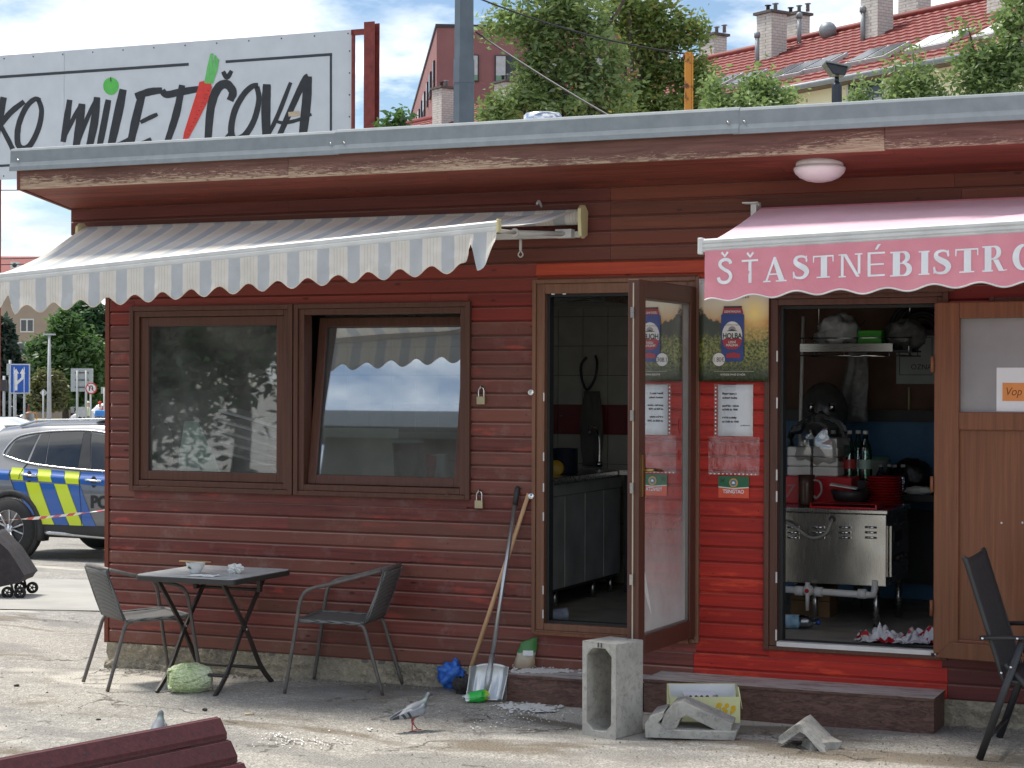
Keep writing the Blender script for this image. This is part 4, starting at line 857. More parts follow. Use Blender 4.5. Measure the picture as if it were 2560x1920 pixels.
# ================================================================ cabbage
def cabbage():
    c = PG(477, 1729); ax = (Rv * .96 + Fv * .28).normalized(); rz_ = atan2(ax.y, ax.x)
    t = thing('napa_cabbage', 'pale green napa cabbage lying on the asphalt by the bistro chair', 'cabbage', (c.x, c.y, c.z - .002), rz_)
    tm = NT('cabbage_leaf'); tcn = tm.n('ShaderNodeTexCoord'); s_ = tm.n('ShaderNodeSeparateXYZ'); tm.l(tcn.outputs['Object'], s_.inputs[0])
    nz = tm.noise(tm.coord('obj', (1, 2, 2)), 16, 6, .65, 1.5); ve = tm.noise(tm.coord('obj', (.5, 3, 3)), 14, 5, .6, 1.0)
    base = tm.mix(tm.ramp(s_.outputs[0], (-.10, 0.), (.10, 1.)), srgb(190, 208, 152), srgb(222, 227, 198)); cc_ = tm.mix(tm.ramp(nz, (.40, 0.), (.62, .6)), base, srgb(166, 192, 128))
    vv = tm.voro(tm.coord('obj', (.7, 1, 1)), 46, 'DISTANCE_TO_EDGE'); cc_ = tm.mix(tm.ramp(vv.outputs['Distance'], (.02, .75), (.10, 0.)), cc_, srgb(226, 232, 202)); ve = tm.math('MULTIPLY', vv.outputs['Distance'], 2.0); mat = tm.pbr(cc_, .4, 0, tm.bump(tm.math('ADD', nz, ve), .7, .008)); mat2 = mat
    rad = lambda u: .082 * (sin(pi * (.10 + .80 * u)) ** .55)
    m = MB(); rings = []
    for i in range(21):
        u = i / 20; r = rad(u) * .97
        rings.append([V((-.125 + .25 * u, r * cos(a), .080 + r * sin(a) * .96)) for a in [2 * pi * j / 28 for j in range(28)]])
    m.loop(rings); m.build('core', mat, t)
    random.seed(12)
    for k in range(9):
        a0 = k * 2.4 + .3; wd = random.uniform(.9, 1.25); s0 = .0 + .03 * (k % 3)
        def lf(u, v, a0=a0, wd=wd, k=k):
            x = .125 - .25 * (u * (.92 + .05 * (k % 3)) + s0 * .2); uu = (x + .125) / .25; r = rad(min(max(uu, .0), 1)) * (1.0 + .012 * (k % 4)) + .003 + .006 * u
            a = a0 + (v - .5) * 2 * wd * (.35 + .75 * sin(pi * min(u, .95) * .62)); fr = .006 * noise.noise((u * 6, v * 8, k)) + .010 * u ** 3 * sin(v * 40 + k) + .006 * abs(v - .5) * 2
            return (x, (r + fr) * cos(a), .080 + (r + fr) * sin(a) * .96)
        m = MB(); m.grid(lf, 16, 18); m.v = [(x, y, max(z, .001)) for x, y, z in m.v]; m.build('leaf', mat2, t, solid=.0022)
cabbage()
# ================================================================ broom, shovel, bags at the wall
bt = PY(1322, 1234, -.035); bb = PG(1156, 1735); bb = V((bb.x, bb.y, gz(bb.x, bb.y)))
ax = (bt - bb).normalized(); L = (bt - bb).length
BR = thing('broom', 'broom with pale wooden handle and dark bristle head leaning on the boards', 'broom', bb)
MB().tube([bb + ax * .10, bt], [.0135, .0125], 10).build('handle', pm('raw_wood', srgb(214, 174, 134), srgb(196, 154, 114), rough=.6, scale=4, stretch=(6, 6, 1)), BR, True)
MB().lathe([(.0, .125), (.020, .12), (.024, .09), (.03, .07), (.04, .062)], bb, ax, 14).build('socket', M['black'], BR, True)
def brm(u, v):
    a = 2 * pi * u; r = .036 + .028 * sin(pi * min(1, v * 1.15)) * (1 - .25 * v) + .007 * noise.noise((cos(a) * 6, sin(a) * 6, v * 9)); p_ = bb + V((0, 0, .094 * (1 - v) - .0)) + ax * .0
    return p_ + V((cos(a) * r * 1.05, sin(a) * r * .8, .004 + .004 * sin(a * 9)))
m = MB(); m.grid(brm, 40, 12); random.seed(4)
for i in range(260):
    a = random.random() * 2 * pi; v = random.random() ** .8; p_ = V(brm(a / (2 * pi), v)); d = V((cos(a), sin(a), -.8)).normalized(); s_ = V((-sin(a), cos(a), 0)) * .0012; m.add([p_ - s_, p_ + s_, p_ + d * .022], [(0, 1, 2)])
m.build('bristles', pm('dark_bristle', srgb(70, 66, 64), srgb(44, 42, 42), rough=.85, scale=60, bump=.8), BR, True)
st_ = PY(1294, 1221, -.03); sb = PG(1213, 1754); ax = (st_ - sb).normalized()
SH = thing('snow_shovel', 'aluminium snow shovel with grey handle standing against the wall beside the broom', 'shovel', sb)
MB().tube([sb + ax * .20, sb + ax * (st_ - sb).length * .93], .0125, 10).build('handle', pm('aluminium_tube', (.55, .56, .58, 1), rough=.35, metal=.9), SH, True)
MB().tube([st_ - ax * .10, st_ + ax * .0, st_ + ax * .012], [.0155, .0165, .008], 10).build('grip', M['black'], SH, True)
sr = (Rv * .97 + Fv * -.1).normalized(); nn = ax.cross(sr).normalized()
nn = nn if nn.dot(-Fv) > 0 else -nn
def bld(u, v):
    a = (2 * u - 1); w_ = .105 + .008 * v; z = .005 + .215 * v - .025 * (abs(a) ** 2.2) * (v > .5) * (v - .5) * 2
    side = .05 * max(0, abs(a) - .72) / .28; rib = .006 * max(0, cos(a * pi * 3.5)) * sin(pi * min(1, v * 1.2)) * (v > .12)
    curv = -.035 * sin(pi * v * .8); return sb + sr * (a * w_) + ax * z + nn * (side + rib + curv + .03)
MB().grid(bld, 36, 20).build('blade', pm('aluminium_sheet', (.62, .64, .65, 1), (.5, .52, .53, 1), rough=.38, metal=.85, scale=6), SH, True, solid=.003)
MB().tube([sb + ax * .05 + nn * .02, sb + ax * .12 + nn * .012, sb + ax * .27], [.012, .02, .016], 10).build('socket', pm('aluminium_cast', (.5, .51, .52, 1), rough=.45, metal=.8), SH, True)
def bag_mat(name, c1, c2, tr=.2, rough=.3):
    t = NT(name); co = t.coord('obj'); nz = t.noise(co, 14, 5, .6, .6); c = t.mix(t.ramp(nz, (.35, 0.), (.65, 1.)), c1, c2); p_ = t.pbr(c, rough, 0, t.bump(t.noise(co, 22, 5, .6, 1.0), .7, .01)); return p_
c = PG(1131, 1722); crumple('plastic_bag', (c.x, c.y, c.z - .002), .092, .075, .092, bag_mat('blue_bag', srgb(36, 92, 190), srgb(70, 128, 214)), 8.1, 'knotted blue plastic bag on the ground behind the broom head', 'bag', .45, 2.2, 34)
c = PG(1172, 1716); o = crumple('glove', (c.x + .0, c.y + .02, c.z), .038, .032, .095, bag_mat('yellow_rubber', srgb(214, 176, 40), srgb(190, 146, 30)), 2.4, 'yellow rubber glove tucked behind the shovel blade', 'glove', .4, 2.0, 20)
c = PG(1190, 1758); t = thing('snack_packet', 'crumpled green and white snack packet lying in front of the shovel', 'packet', (c.x, c.y, c.z), atan2(Rv.y, Rv.x) + .25)
def pk(u, v):
    a = 2 * u - 1; x = a * .070; b = 2 * v - 1; h = .04 * (1 - b * b) ** .5 * (1 - .55 * abs(a) ** 3); return (x, b * .042 + .01 * noise.noise((u * 4, v * 4, 1)), .034 + h * .9 + .008 * noise.noise((u * 7, v * 7, 4)) + a * .014)
gm = NT('green_packet_print'); tcn = gm.n('ShaderNodeTexCoord'); s_ = gm.n('ShaderNodeSeparateXYZ'); gm.l(tcn.outputs['Object'], s_.inputs[0])
cgr = gm.ramp(gm.math('ADD', s_.outputs[0], gm.math('MULTIPLY', s_.outputs[1], .5)), (0.0, srgb(220, 228, 222)), (.001, srgb(40, 190, 70))); q = gm.math('ADD', gm.math('MULTIPLY', s_.outputs[0], 6.0), .45); cgr = gm.ramp(q, (.1, srgb(226, 232, 228)), (.2, srgb(60, 200, 90)), (.66, srgb(34, 180, 64)), (.86, srgb(196, 206, 30)))
pmat = gm.pbr(cgr, .22, 0, gm.bump(gm.noise(gm.coord('obj'), 18, 5, .6, 1), .6, .01))
m = MB(); m.grid(pk, 18, 14); m.build('front_face', pmat, t); m = MB(); m.grid(lambda u, v: (pk(u, v)[0], pk(u, v)[1], .004 + (.034 + .03 * 0) * (1 - (1 - (2 * v - 1) ** 2) ** .5 * (1 - .6 * abs(2 * u - 1) ** 3))), 18, 14); m.build('back_face', pmat, t)
c = PZ(1300, 1672, .19); t = thing('flour_bag', 'torn clear bag with a green top standing on the left end of the step', 'bag', (c.x, c.y + .05, .19), radians(18))
def fb(u, v):
    a = 2 * pi * u; r = (.062 - .012 * v) * (1 + .12 * noise.noise((cos(a) * 2, sin(a) * 2, v * 4))); fl = .5 + .5 * (1 - v)
    return (cos(a) * r + .035 * v, sin(a) * r * .55 * fl, .165 * v * (1 + .10 * cos(a)) )
bmt = NT('clear_bag_print'); tcn = bmt.n('ShaderNodeTexCoord'); s_ = bmt.n('ShaderNodeSeparateXYZ'); bmt.l(tcn.outputs['Object'], s_.inputs[0]); nz = bmt.noise(bmt.coord('obj'), 18, 5, .6, .8)
zz = bmt.math('ADD', s_.outputs[2], bmt.math('MULTIPLY', bmt.math('SUBTRACT', nz, .5), .05)); cb = bmt.ramp(zz, (.0, srgb(150, 128, 104)), (.05, srgb(176, 162, 140)), (.085, srgb(190, 186, 172)), (.092, srgb(70, 130, 70)), (.18, srgb(56, 116, 52)))
m = MB(); m.grid(fb, 30, 16); m.build('film', bmt.pbr(cb, .3, 0, bmt.bump(nz, .7, .012)), t)
MB().grid(lambda u, v: (.02 + .03 * (2 * u - 1) + .01, -.033 + .002 * sin(u * 9), .075 + .03 * v), 6, 4).build('label', pap, t)
c = PZ(1444, 1662, .19); crumple('sponge', (c.x, c.y, .19), .024, .022, .022, bag_mat('yellow_foil', srgb(224, 196, 70), srgb(240, 226, 140)), 5.5, 'small crumpled yellow wrapper on the step beside the concrete block', 'wrapper', .5, 2.4, 16)
# ================================================================ concrete duct block and fragments
A_, B_, C_ = PG(1455, 1836), PG(1539, 1849), PG(1613, 1836)
ex = (B_ - A_); ex.z = 0; W_ = ex.length; ex.normalize(); ey = V((-ex.y, ex.x, 0)); dep = .235; HB = .488
t = thing('duct_block', 'upright hollow grey concrete duct block standing before the step', 'concrete block', (B_.x, B_.y, gz(B_.x, B_.y)))
def chamf(x0, x1, z0, z1, c_): return [(x0 + c_, z0), (x1 - c_, z0), (x1, z0 + c_), (x1, z1 - c_), (x1 - c_, z1), (x0 + c_, z1), (x0, z1 - c_), (x0, z0 + c_)]
o_ = chamf(-W_, 0, 0, HB, .004); i_ = chamf(-W_ + .030, -.030, .030, HB - .030, .040)
def pt(x, y, z): return ex * x + ey * y + V((0, 0, z))
def lerp_poly(a, b, k): return [(p_[0] + (q_[0] - p_[0]) * k, p_[1] + (q_[1] - p_[1]) * k) for p_, q_ in zip(a, b)]
m = MB(); rings = []
for (pl, y) in ((o_, 0.0), (o_, dep), (i_, dep), (i_, .0)): rings.append([pt(x, y, z) for x, z in pl])
rings.append(rings[0]); m.loop(rings, 0, True, False, False)
def rough_edge(m, amp):
    m.v = [tuple(V(p_) + V((noise.noise(V(p_) * 23), noise.noise(V(p_) * 29 + V((5, 0, 0))), noise.noise(V(p_) * 19 + V((0, 7, 0))))) * amp) for p_ in m.v]
rough_edge(m, .003); o = m.build('block', M['concrete'], t, bevel=.004)
m = MB()
for x in (-W_ * .52, -W_ * .43): m.obox(pt(x, .004, HB - .014), ex * .004, ey * .006, V((0, 0, .012)))
m.build('cast_mark', pm('dark_cast_mark', (.1, .1, .095, 1), rough=.9), t)
def fragment(name, lab, prof, length, loc, rot, seed, parent=None):
    """broken length of a chamfered duct wall: profile (y,z) swept along x with ragged ends"""
    random.seed(seed); n = len(prof); rings = []
    for k in range(7):
        r = []
        for j, (y, z) in enumerate(prof):
            x = length * (k / 6 - .5)
            if k in (0, 6): x += random.uniform(-.018, .018)
            r.append(V((x, y, z)) + V((0, noise.noise((x * 30, j, seed)), noise.noise((x * 30, j, seed + 9)))) * .002)
        rings.append(r)
    m = MB(); m.loop(rings, 0, True, True, False); o = m.build(name, M['concrete'], parent, bevel=.002); o.location = loc; o.rotation_euler = rot
    if lab: tag(o, lab, 'concrete fragment')
    return o
th = .030
prL = [(0, 0), (.20, 0), (.20, th), (.075, th), (.038, .065), (.034, .16), (0, .165)]
prV = [(-.135, -.075), (-.125, -.100), (.0, -.012), (.10, -.115), (.13, -.09), (.05, .022), (.0, .034), (-.04, .020)]
vd = atan2(Rv.y, Rv.x)
dF = (PG(1720, 1852) - CAM).dot(Fv); awy = (Fv * .95 + Rv * .2).normalized()
def slabpoly(lab, pts, dep_, depth_, dz, seed):
    n_ = 5; rings = []; zmin = min(PD(x, y, dep_).z for x, y in pts)
    for k in range(n_ + 1):
        r = []
        for j, (x, y) in enumerate(pts): p = PD(x, y, dep_) + awy * (depth_ * k / n_); p += V((noise.noise((j * 1.7, k * .9, seed)), noise.noise((j * 2.1, k, seed + 4)), noise.noise((j, k * 1.3, seed + 8)))) * (.006 if 0 < k < n_ else .004); r.append(p)
        rings.append(r)
    m = MB(); m.loop(rings, 0, True, True, False); zm = min(v[2] for v in m.v); c = V(rings[0][0]); g0 = gz(c.x, c.y); sh = (g0 - zm) if dz is None else dz; m.v = [(x - c.x, y - c.y, z - c.z) for x, y, z in m.v]; o = m.build('broken_concrete', M['concrete'], None, bevel=.003); o.location = c + V((0, 0, sh)); return tag(o, lab, 'concrete fragment')
slabpoly('broken L-shaped concrete duct piece lying flat next to the duct block', [(1613, 1852), (1612, 1818), (1626, 1797), (1660, 1787), (1656, 1803), (1645, 1816), (1664, 1833), (1842, 1838), (1836, 1860)], dF, .26, None, 3)
slabpoly('bent concrete duct piece resting tilted across the flat piece', [(1650, 1818), (1660, 1786), (1682, 1760), (1706, 1754), (1832, 1810), (1826, 1832), (1792, 1827), (1716, 1789), (1702, 1797), (1690, 1822), (1664, 1826)], dF + .03, .20, .0, 8)
c = PG(2010, 1870); fragment('broken_concrete', 'roof-shaped broken concrete corner piece lying before the long step', [(-.125, -.02), (-.115, -.0), (.0, .105), (.012, .112), (.030, .105), (.12, .035), (.125, .005), (.10, .0), (.01, .070), (-.02, .06), (-.10, -.022)], .20, (c.x, c.y + .06, c.z + .022), (0, radians(-3), vd + 1.15), 21)
c = PG(2035, 1872); fragment('broken_concrete', 'low lump of broken concrete tucked under the roof-shaped piece', [(-.06, 0), (.06, 0), (.065, .045), (.0, .05), (-.06, .04)], .15, (c.x + .03, c.y + .05, c.z - .003), (0, 0, vd + .25), 31)
# ================================================================ cardboard box with yellow flowers
c0 = PG(1657, 1800); c1 = PG(1850, 1812)
bx = PG(1755, 1812); t = thing('cardboard_box', 'open pale yellow carton printed with yellow flowers standing against the long step', 'box', (bx.x, bx.y + .02, bx.z), vd + .02)
cbm = pm('pale_yellow_card', srgb(222, 222, 170), srgb(212, 212, 158), rough=.7); inm = pm('white_card', srgb(226, 228, 234), srgb(210, 214, 222), rough=.7)
hx, hy, hh = .187, .085, .205
for (a, b, nm, dz_) in (((-hx, -hy, 0), (hx, -hy + .004, hh - .045), 'front_panel', 0), ((-hx, hy - .004, 0), (hx, hy, hh), 'back_panel', 0)):
    m = MB(); m.box(a, b, 0); o = m.build(nm, cbm, t)
for s in (-1, 1):
    m = MB(); x = s * hx; m.prism([(x, -hy + .0045, 0), (x, -hy + .0045, hh - .05), (x, -.01, hh - .005), (x, hy - .0045, hh)], (-s * .004, 0, 0)); m.build('end_panel', cbm, t)
m = MB(); m.prism([(hx, -hy + .004, hh - .05), (hx, -.01, hh - .005), (hx, -.01, hh - .02), (hx + .012, -hy + .02, hh - .11)], (.003, 0, 0)); m.build('flap', cbm, t)
MB().box((-hx + .005, -hy + .005, .002), (hx - .005, hy - .005, .006)).build('bottom', cbm, t)
MB().box((-hx + .005, hy - .007, .01), (hx - .005, hy - .0045, hh - .004)).build('liner', inm, t)
fm = pm('yellow_flower_print', srgb(232, 190, 40), srgb(220, 168, 30), rough=.7); gmn = pm('green_stem_print', srgb(110, 140, 70), rough=.7)
random.seed(5); heads = []
for k in range(13):
    x = .05 + .105 * random.random(); z = .085 + .045 * random.random() - abs(x - .10) * .35; r = random.uniform(.007, .012); heads.append((x, z))
    m = MB(); m.prism([(x + cos(a) * r * (1 + .25 * (i % 2)), -hy - .0006 - .0001 * k, z + sin(a) * r * (1 + .25 * (i % 2))) for i, a in enumerate([2 * pi * j / 12 for j in range(12)])], (0, -.0004, 0)); m.build('flower_print', fm, t)
for k, (x, z) in enumerate(heads[::2]):
    q = ribbon2([(x, z - .008), (.5 * (x + .105), .055), (.11, .03), (.115, .012)], [.002, .002, .0025, .003]); m = MB()
    for q_ in q: m.add([(a, -hy - .0003 - .00004 * k, b) for a, b in q_], [(0, 1, 2, 3)])
    m.build('stem_print', gmn, t)
c = PG(1755, 1812); lf = thing('white_leaflet', 'white folded leaflet with small black print lying inside the carton', 'leaflet', (bx.x, bx.y + .02, bx.z + .128), vd + .05)
MB().obox((-.02, -.0, .03), (.085, 0, 0), (0, .045, .010), (0, -.001, .003)).build('sheet', inm, lf)
for k in range(4): MB().lathe([(.009, 0), (.006, .001)], (-.075 + k * .03, -.046, .026 + .0), (0, -1, .2), 10).build('print_mark', ink, lf)
for k in range(5): MB().box((.045 + k * .006, -.0475, .018), (.048 + k * .006, -.047, .036)).build('print_mark', ink, lf)
# ================================================================ pigeons
def pigeon(loc, rz, lab, s=1.0):
    t = thing('pigeon', lab, 'pigeon', loc, rz, None)
    prof = [(-.165, .088, .004, .010), (-.13, .093, .008, .020), (-.095, .103, .018, .024), (-.06, .118, .035, .034), (-.02, .130, .047, .046), (.02, .138, .051, .050), (.055, .150, .046, .046), (.078, .170, .035, .036), (.090, .192, .025, .026), (.097, .210, .021, .022), (.104, .224, .020, .021), (.114, .232, .017, .017), (.124, .232, .011, .011), (.132, .229, .006, .006), (.146, .224, .0015, .002)]
    rings = [[V((x, w * cos(a), z + h * sin(a))) * s for a in [2 * pi * j / 20 for j in range(20)]] for (x, z, h, w) in prof]
    pmn = NT('pigeon_plumage'); tcn = pmn.n('ShaderNodeTexCoord'); s_ = pmn.n('ShaderNodeSeparateXYZ'); pmn.l(tcn.outputs['Object'], s_.inputs[0]); x = pmn.math('MULTIPLY', s_.outputs[0], 1 / s); nz = pmn.noise(pmn.coord('obj', (1, 3, 3)), 30, 4)
    xx = pmn.math('ADD', pmn.math('ADD', x, .2), pmn.math('MULTIPLY', pmn.math('SUBTRACT', nz, .5), .02))
    c = pmn.ramp(pmn.math('MULTIPLY', xx, 2.6), (.0, srgb(52, 54, 58)), (.20, srgb(70, 72, 78)), (.28, srgb(112, 116, 122)), (.62, srgb(98, 104, 112)), (.72, srgb(92, 108, 108)), (.80, srgb(78, 88, 96)), (.88, srgb(60, 60, 62)))
    m = MB(); m.loop(rings); m.build('body', pmn.pbr(c, .6, 0, pmn.bump(nz, .4, .004)), t)
    wmt = pm('pigeon_wing', srgb(146, 150, 156), srgb(112, 117, 124), rough=.65, scale=30); dk = pm('pigeon_dark', srgb(54, 54, 58), rough=.65)
    for sd_ in (-1, 1):
        def wf(u, v, sd_=sd_, off=0.0):
            X = .062 - .225 * u; w = .020 + .030 * sin(pi * min(1, u * .9 + .1)) * (1 - u * .5); yy = (.050 - .035 * u ** 1.6 + .004 + off); zc = .152 - .050 * u
            a = (v - .35) * 2.0 * (1 - .75 * u ** 2.0); return V((X, sd_ * yy * cos(a * .75), zc - .01 + sin(a) * (.042 - .018 * u))) * s
        wm = MB(); wm.grid(wf, 16, 10); w_ = wm.build('wing', wmt, t, solid=.003)
        for (u0, u1) in ((.46, .53), (.62, .70)):
            b = MB(); b.grid(lambda u, v: wf(u0 + (u1 - u0) * u + .10 * (v - .5), v * .82 - .05, sd_, .0035), 3, 10); b.build('wing_bar', dk, w_)
        b = MB(); b.grid(lambda u, v: wf(.80 + .2 * u, v, sd_, .003), 4, 8); b.build('wing_tip', dk, w_)
        leg = pm('pigeon_leg', srgb(176, 84, 84), rough=.6); fx_ = .012 + .03 * sd_
        MB().tube([V((.0, sd_ * .018, .10)) * s, V((-.012 + fx_ * .3, sd_ * .02, .055)) * s, V((fx_, sd_ * .02, .006)) * s], [.008 * s, .0042 * s, .0035 * s], 6).build('leg', leg, t)
        for a in (-.5, 0, .5, 3.1): MB().tube([V((fx_, sd_ * .02, .006)) * s, V((fx_ + cos(a) * .028, sd_ * .02 + sin(a) * .02, .003)) * s], [.0035 * s, .0018 * s], 5).build('toe', leg, t)
        MB().sphere(V((.113, sd_ * .0155, .236)) * s, .0035 * s, 8, 6).build('eye', pm('orange_eye', srgb(210, 120, 40), rough=.2), t)
c = PG(1033, 1828); pigeon((c.x, c.y, c.z), atan2((Rv * .86 + Fv * .5).y, (Rv * .86 + Fv * .5).x), 'grey pigeon with two dark wing bars walking across the open asphalt', .80)
c = PZ(402, 1795, .18); hd = V((c.x, c.y, 0)) - Fv * .085; pigeon((hd.x, hd.y, gz(hd.x, hd.y)), vd + pi / 2, 'dark pigeon half hidden behind the tilted board panel', .76)
# ================================================================ tilted board panel in the foreground
TR = PD(546, 1792, 6.5); TL_ = PZ(0, 1896, TR.z); e1 = (TL_ - TR); e1.z = 0; e1.normalize(); pn_ = V((-e1.y, e1.x, 0)); pn_ = pn_ if pn_.dot(-Fv) > 0 else -pn_
dn = (pn_ * .11 + V((0, 0, -.162))).normalized(); up_n = e1.cross(dn).normalized(); up_n = up_n if up_n.z > 0 else -up_n
LP = 1.9; t = thing('board_panel', 'dark red board panel with screw holes propped at a slant in front of the yard', 'board panel', (TR.x, TR.y, 0))
nb_ = int(TR.z / -dn.z / .088) + 1
for k in range(nb_):
    a = TR + dn * (k * .088); m = MB(); h = .086; off = e1 * random.uniform(-.012, .012)
    pr = [(0, 0), (0, .006), (.006, .010), (.012, .018), (h - .016, .018), (h - .008, .011), (h, .008), (h, 0)]
    if (a + dn * h).z < 0: break
    m.prism([a + off + dn * q + up_n * r for q, r in pr], e1 * LP); o = m.build('board', M['panelred'], t, True)
    for x in (.09, .34, .62, .97):
        MB().lathe([(.0045, 0), (.0045, .0006)], a + e1 * (x + .02 * (k % 2)) + dn * .045 + up_n * .0182, up_n, 8).build('screw_hole', M['black'], o, True)
for x in (.2, 1.6): m = MB(); m.obox(TR + e1 * x + dn * (.088 * nb_ * .47) - up_n * .02, e1 * .03, dn * (.088 * nb_ * .45), up_n * .018); m.build('batten', M['brown'], t, True)
# ================================================================ black folding armchair on the right
BC = thing('folding_armchair', 'black fabric folding armchair with tubular arms at the right of the doorway', 'chair', (5.95, -.60, .03))
bk = pm('black_textile', srgb(46, 47, 50), srgb(36, 37, 40), rough=.75, scale=40, bump=.2); bf = pm('black_tube', srgb(50, 50, 52), srgb(40, 40, 42), rough=.45)
yn, yf_ = -.28, .28
def back2(u, v): return V((-.14 - .18 * u, yn + (yf_ - yn) * v, .40 + .56 * u + .02 * (2 * v - 1) ** 2 * u)) + V((-.022 * (1 - (2 * v - 1) ** 2), 0, 0))
MB().grid(back2, 12, 10).build('backrest', bk, BC, solid=.006)
MB().grid(lambda u, v: V((-.14 + .46 * u, yn + (yf_ - yn) * v, .395 + .02 * u - .02 * sin(pi * u) * sin(pi * v))), 10, 10).build('seat', bk, BC, solid=.006)
for y in (yn, yf_):
    MB().tube([V((.34, y, .41)), V((-.13, y, .38)), V((-.145, y, .40)), V((-.325, y, .965)), V((-.335, y, .98))], .0125, 8).build('side_rail', bf, BC)
    s = 1 if y > 0 else -1; yo = y + s * .028
    MB().tube([V((-.25, yo, 0)), V((-.05, yo, .585))], .0165, 10, sq=(.8, 1.15)).build('rear_leg', bf, BC)
    MB().tube([V((.30, yo + s * .002, 0)), V((-.02, y + s * .012, .36)), V((-.13, y + s * .012, .47))], .015, 10).build('front_leg', bf, BC)
    MB().tube([V((-.25, yo, .592)), V((-.10, yo, .600)), V((.22, yo, .60))], .019, 10, sq=(1.1, .6)).build('armrest', bf, BC)
    for p_ in ((-.145, .43), (-.235, .592), (-.10, .46), (-.07, .60)): MB().lathe([(.007, 0), (.006, .004), (0, .005)], (p_[0], yo + s * .018, p_[1]), (0, s, 0), 8).build('rivet', M['chrome'], BC)
MB().tube([V((-.215, yn, .10)), V((-.215, yf_, .10))], .011, 8).build('crossbar', bf, BC)
MB().tube([V((.215, yn, .10)), V((.215, yf_, .10))], .011, 8).build('crossbar', bf, BC)

# loose grit gathered along the wall base and on the yard
random.seed(91); gm2 = MB()
def grit(x, y, r):
    z = gz(x, y) + .003; n_ = 5; a0 = random.random() * 6; up = r * random.uniform(.5, .9); o = len(gm2.v)
    gm2.v += [(x + cos(a0 + 2 * pi * i / n_) * r * random.uniform(.7, 1.2), y + sin(a0 + 2 * pi * i / n_) * r * random.uniform(.7, 1.2), z - .003) for i in range(n_)] + [(x + r * .2, y, z + up)]
    for i in range(n_): gm2.f.append((o + i, o + (i + 1) % n_, o + n_)); gm2.m.append(0); gm2.sm.append(False)
for i in range(900): grit(random.uniform(.0, 6.6), -.035 - abs(random.gauss(0, .07)), random.uniform(.003, .010))
for i in range(500): grit(random.gauss(4.9, .9), random.gauss(-.75, .35), random.uniform(.002, .008))
for i in range(600): grit(random.uniform(-3, 7), random.uniform(-3.5, -.1), random.uniform(.002, .006))
tag(gm2.build('grit', pm('grit_stone', srgb(150, 144, 132), srgb(100, 96, 88), rough=.95, scale=30, kind='pos')), 'loose grit and crumbs of stone along the wall base', 'grit', kind='stuff')
# ================================================================ poster, papers and stickers between the doorways
YP = -.062
def flat(pts, y=YP, th=.001): return [(p[0], y, p[1]) for p in pts]
a = PY(1748, 697, YP); b = PY(1921, 953, YP); PX0, PX1, PZ0, PZ1 = a.x, b.x, b.z, a.z; PW, PH = PX1 - PX0, PZ1 - PZ0
def poster_mat():
    t = NT('poster_print'); tcn = t.n('ShaderNodeTexCoord'); s_ = t.n('ShaderNodeSeparateXYZ'); t.l(tcn.outputs['Object'], s_.inputs[0])
    x = t.math('DIVIDE', s_.outputs[0], PW); z = t.math('DIVIDE', s_.outputs[2], PH); co = t.coord('obj', rnd=False)
    n1 = t.noise(co, 16, 6, .65); n2 = t.noise(co, 60, 4, .7); n3 = t.noise(co, 7, 4)
    zz = t.math('ADD', z, t.math('MULTIPLY', t.math('SUBTRACT', n3, .5), .12)); c = t.ramp(zz, (.45, srgb(206, 160, 96)), (.58, srgb(190, 130, 76)), (.64, srgb(206, 176, 132)), (.74, srgb(214, 200, 170)), (.92, srgb(196, 190, 184)))
    # sunset glow near the right of the horizon, printed
    dx_ = t.math('SUBTRACT', x, .80); dz_ = t.math('SUBTRACT', z, .66); r_ = t.math('SQRT', t.math('ADD', t.math('MULTIPLY', dx_, dx_), t.math('MULTIPLY', t.math('MULTIPLY', dz_, dz_), 1.6))); c = t.mix(t.ramp(r_, (.02, .95), (.25, 0.)), c, srgb(250, 220, 130))
    # wooded slope on the left, meadow, shrubs
    tl = t.math('ADD', t.math('ADD', z, t.math('MULTIPLY', x, .30)), t.math('MULTIPLY', t.math('SUBTRACT', n1, .5), .30)); c = t.mix(t.ramp(tl, (.66, 1.), (.69, 0.)), c, srgb(62, 66, 54))
    md = t.math('ADD', z, t.math('MULTIPLY', t.math('SUBTRACT', n1, .5), .16)); mead = t.mix(t.ramp(n2, (.35, 0.), (.65, 1.)), srgb(150, 128, 66), srgb(206, 176, 104)); c = t.mix(t.math('MULTIPLY', t.ramp(md, (.50, 1.), (.56, 0.)), t.ramp(x, (.35, 0.), (.6, 1.))), c, mead)
    bu = t.math('ADD', z, t.math('MULTIPLY', t.math('SUBTRACT', n1, .5), .35)); leafc = t.mix(t.ramp(n2, (.40, 0.), (.62, 1.)), srgb(44, 54, 34), srgb(150, 152, 78)); c = t.mix(t.ramp(bu, (.40, 1.), (.46, 0.)), c, leafc)
    c = t.mix(t.ramp(t.math('ADD', z, t.math('MULTIPLY', t.math('SUBTRACT', n1, .5), .10)), (.06, .85), (.24, 0.)), c, srgb(34, 50, 38))
    return t.pbr(c, .35)
PO = thing('beer_poster', 'beer poster with a blue and red can before a sunset meadow', 'poster', (PX0, YP, PZ0))
def wav(x, z): return -.004 * sin(x * 18 + z * 6) * .4 - .003 * (1 - x / PW) * (z / PH) ** 4
m = MB(); m.grid(lambda u, v: (u * PW, wav(u * PW, v * PH), v * PH), 12, 16); m.build('sheet', poster_mat(), PO, solid=.0008)
def pp(x, y, k=1): return (x * PW, -.006 - .0005 * k, (1 - y) * PH)   # poster fractions (x right, y down)
def pshape(name, pts, mat, k): MB().add([pp(x, y, k) for x, y in pts], [tuple(range(len(pts)))]).build(name, mat, PO)
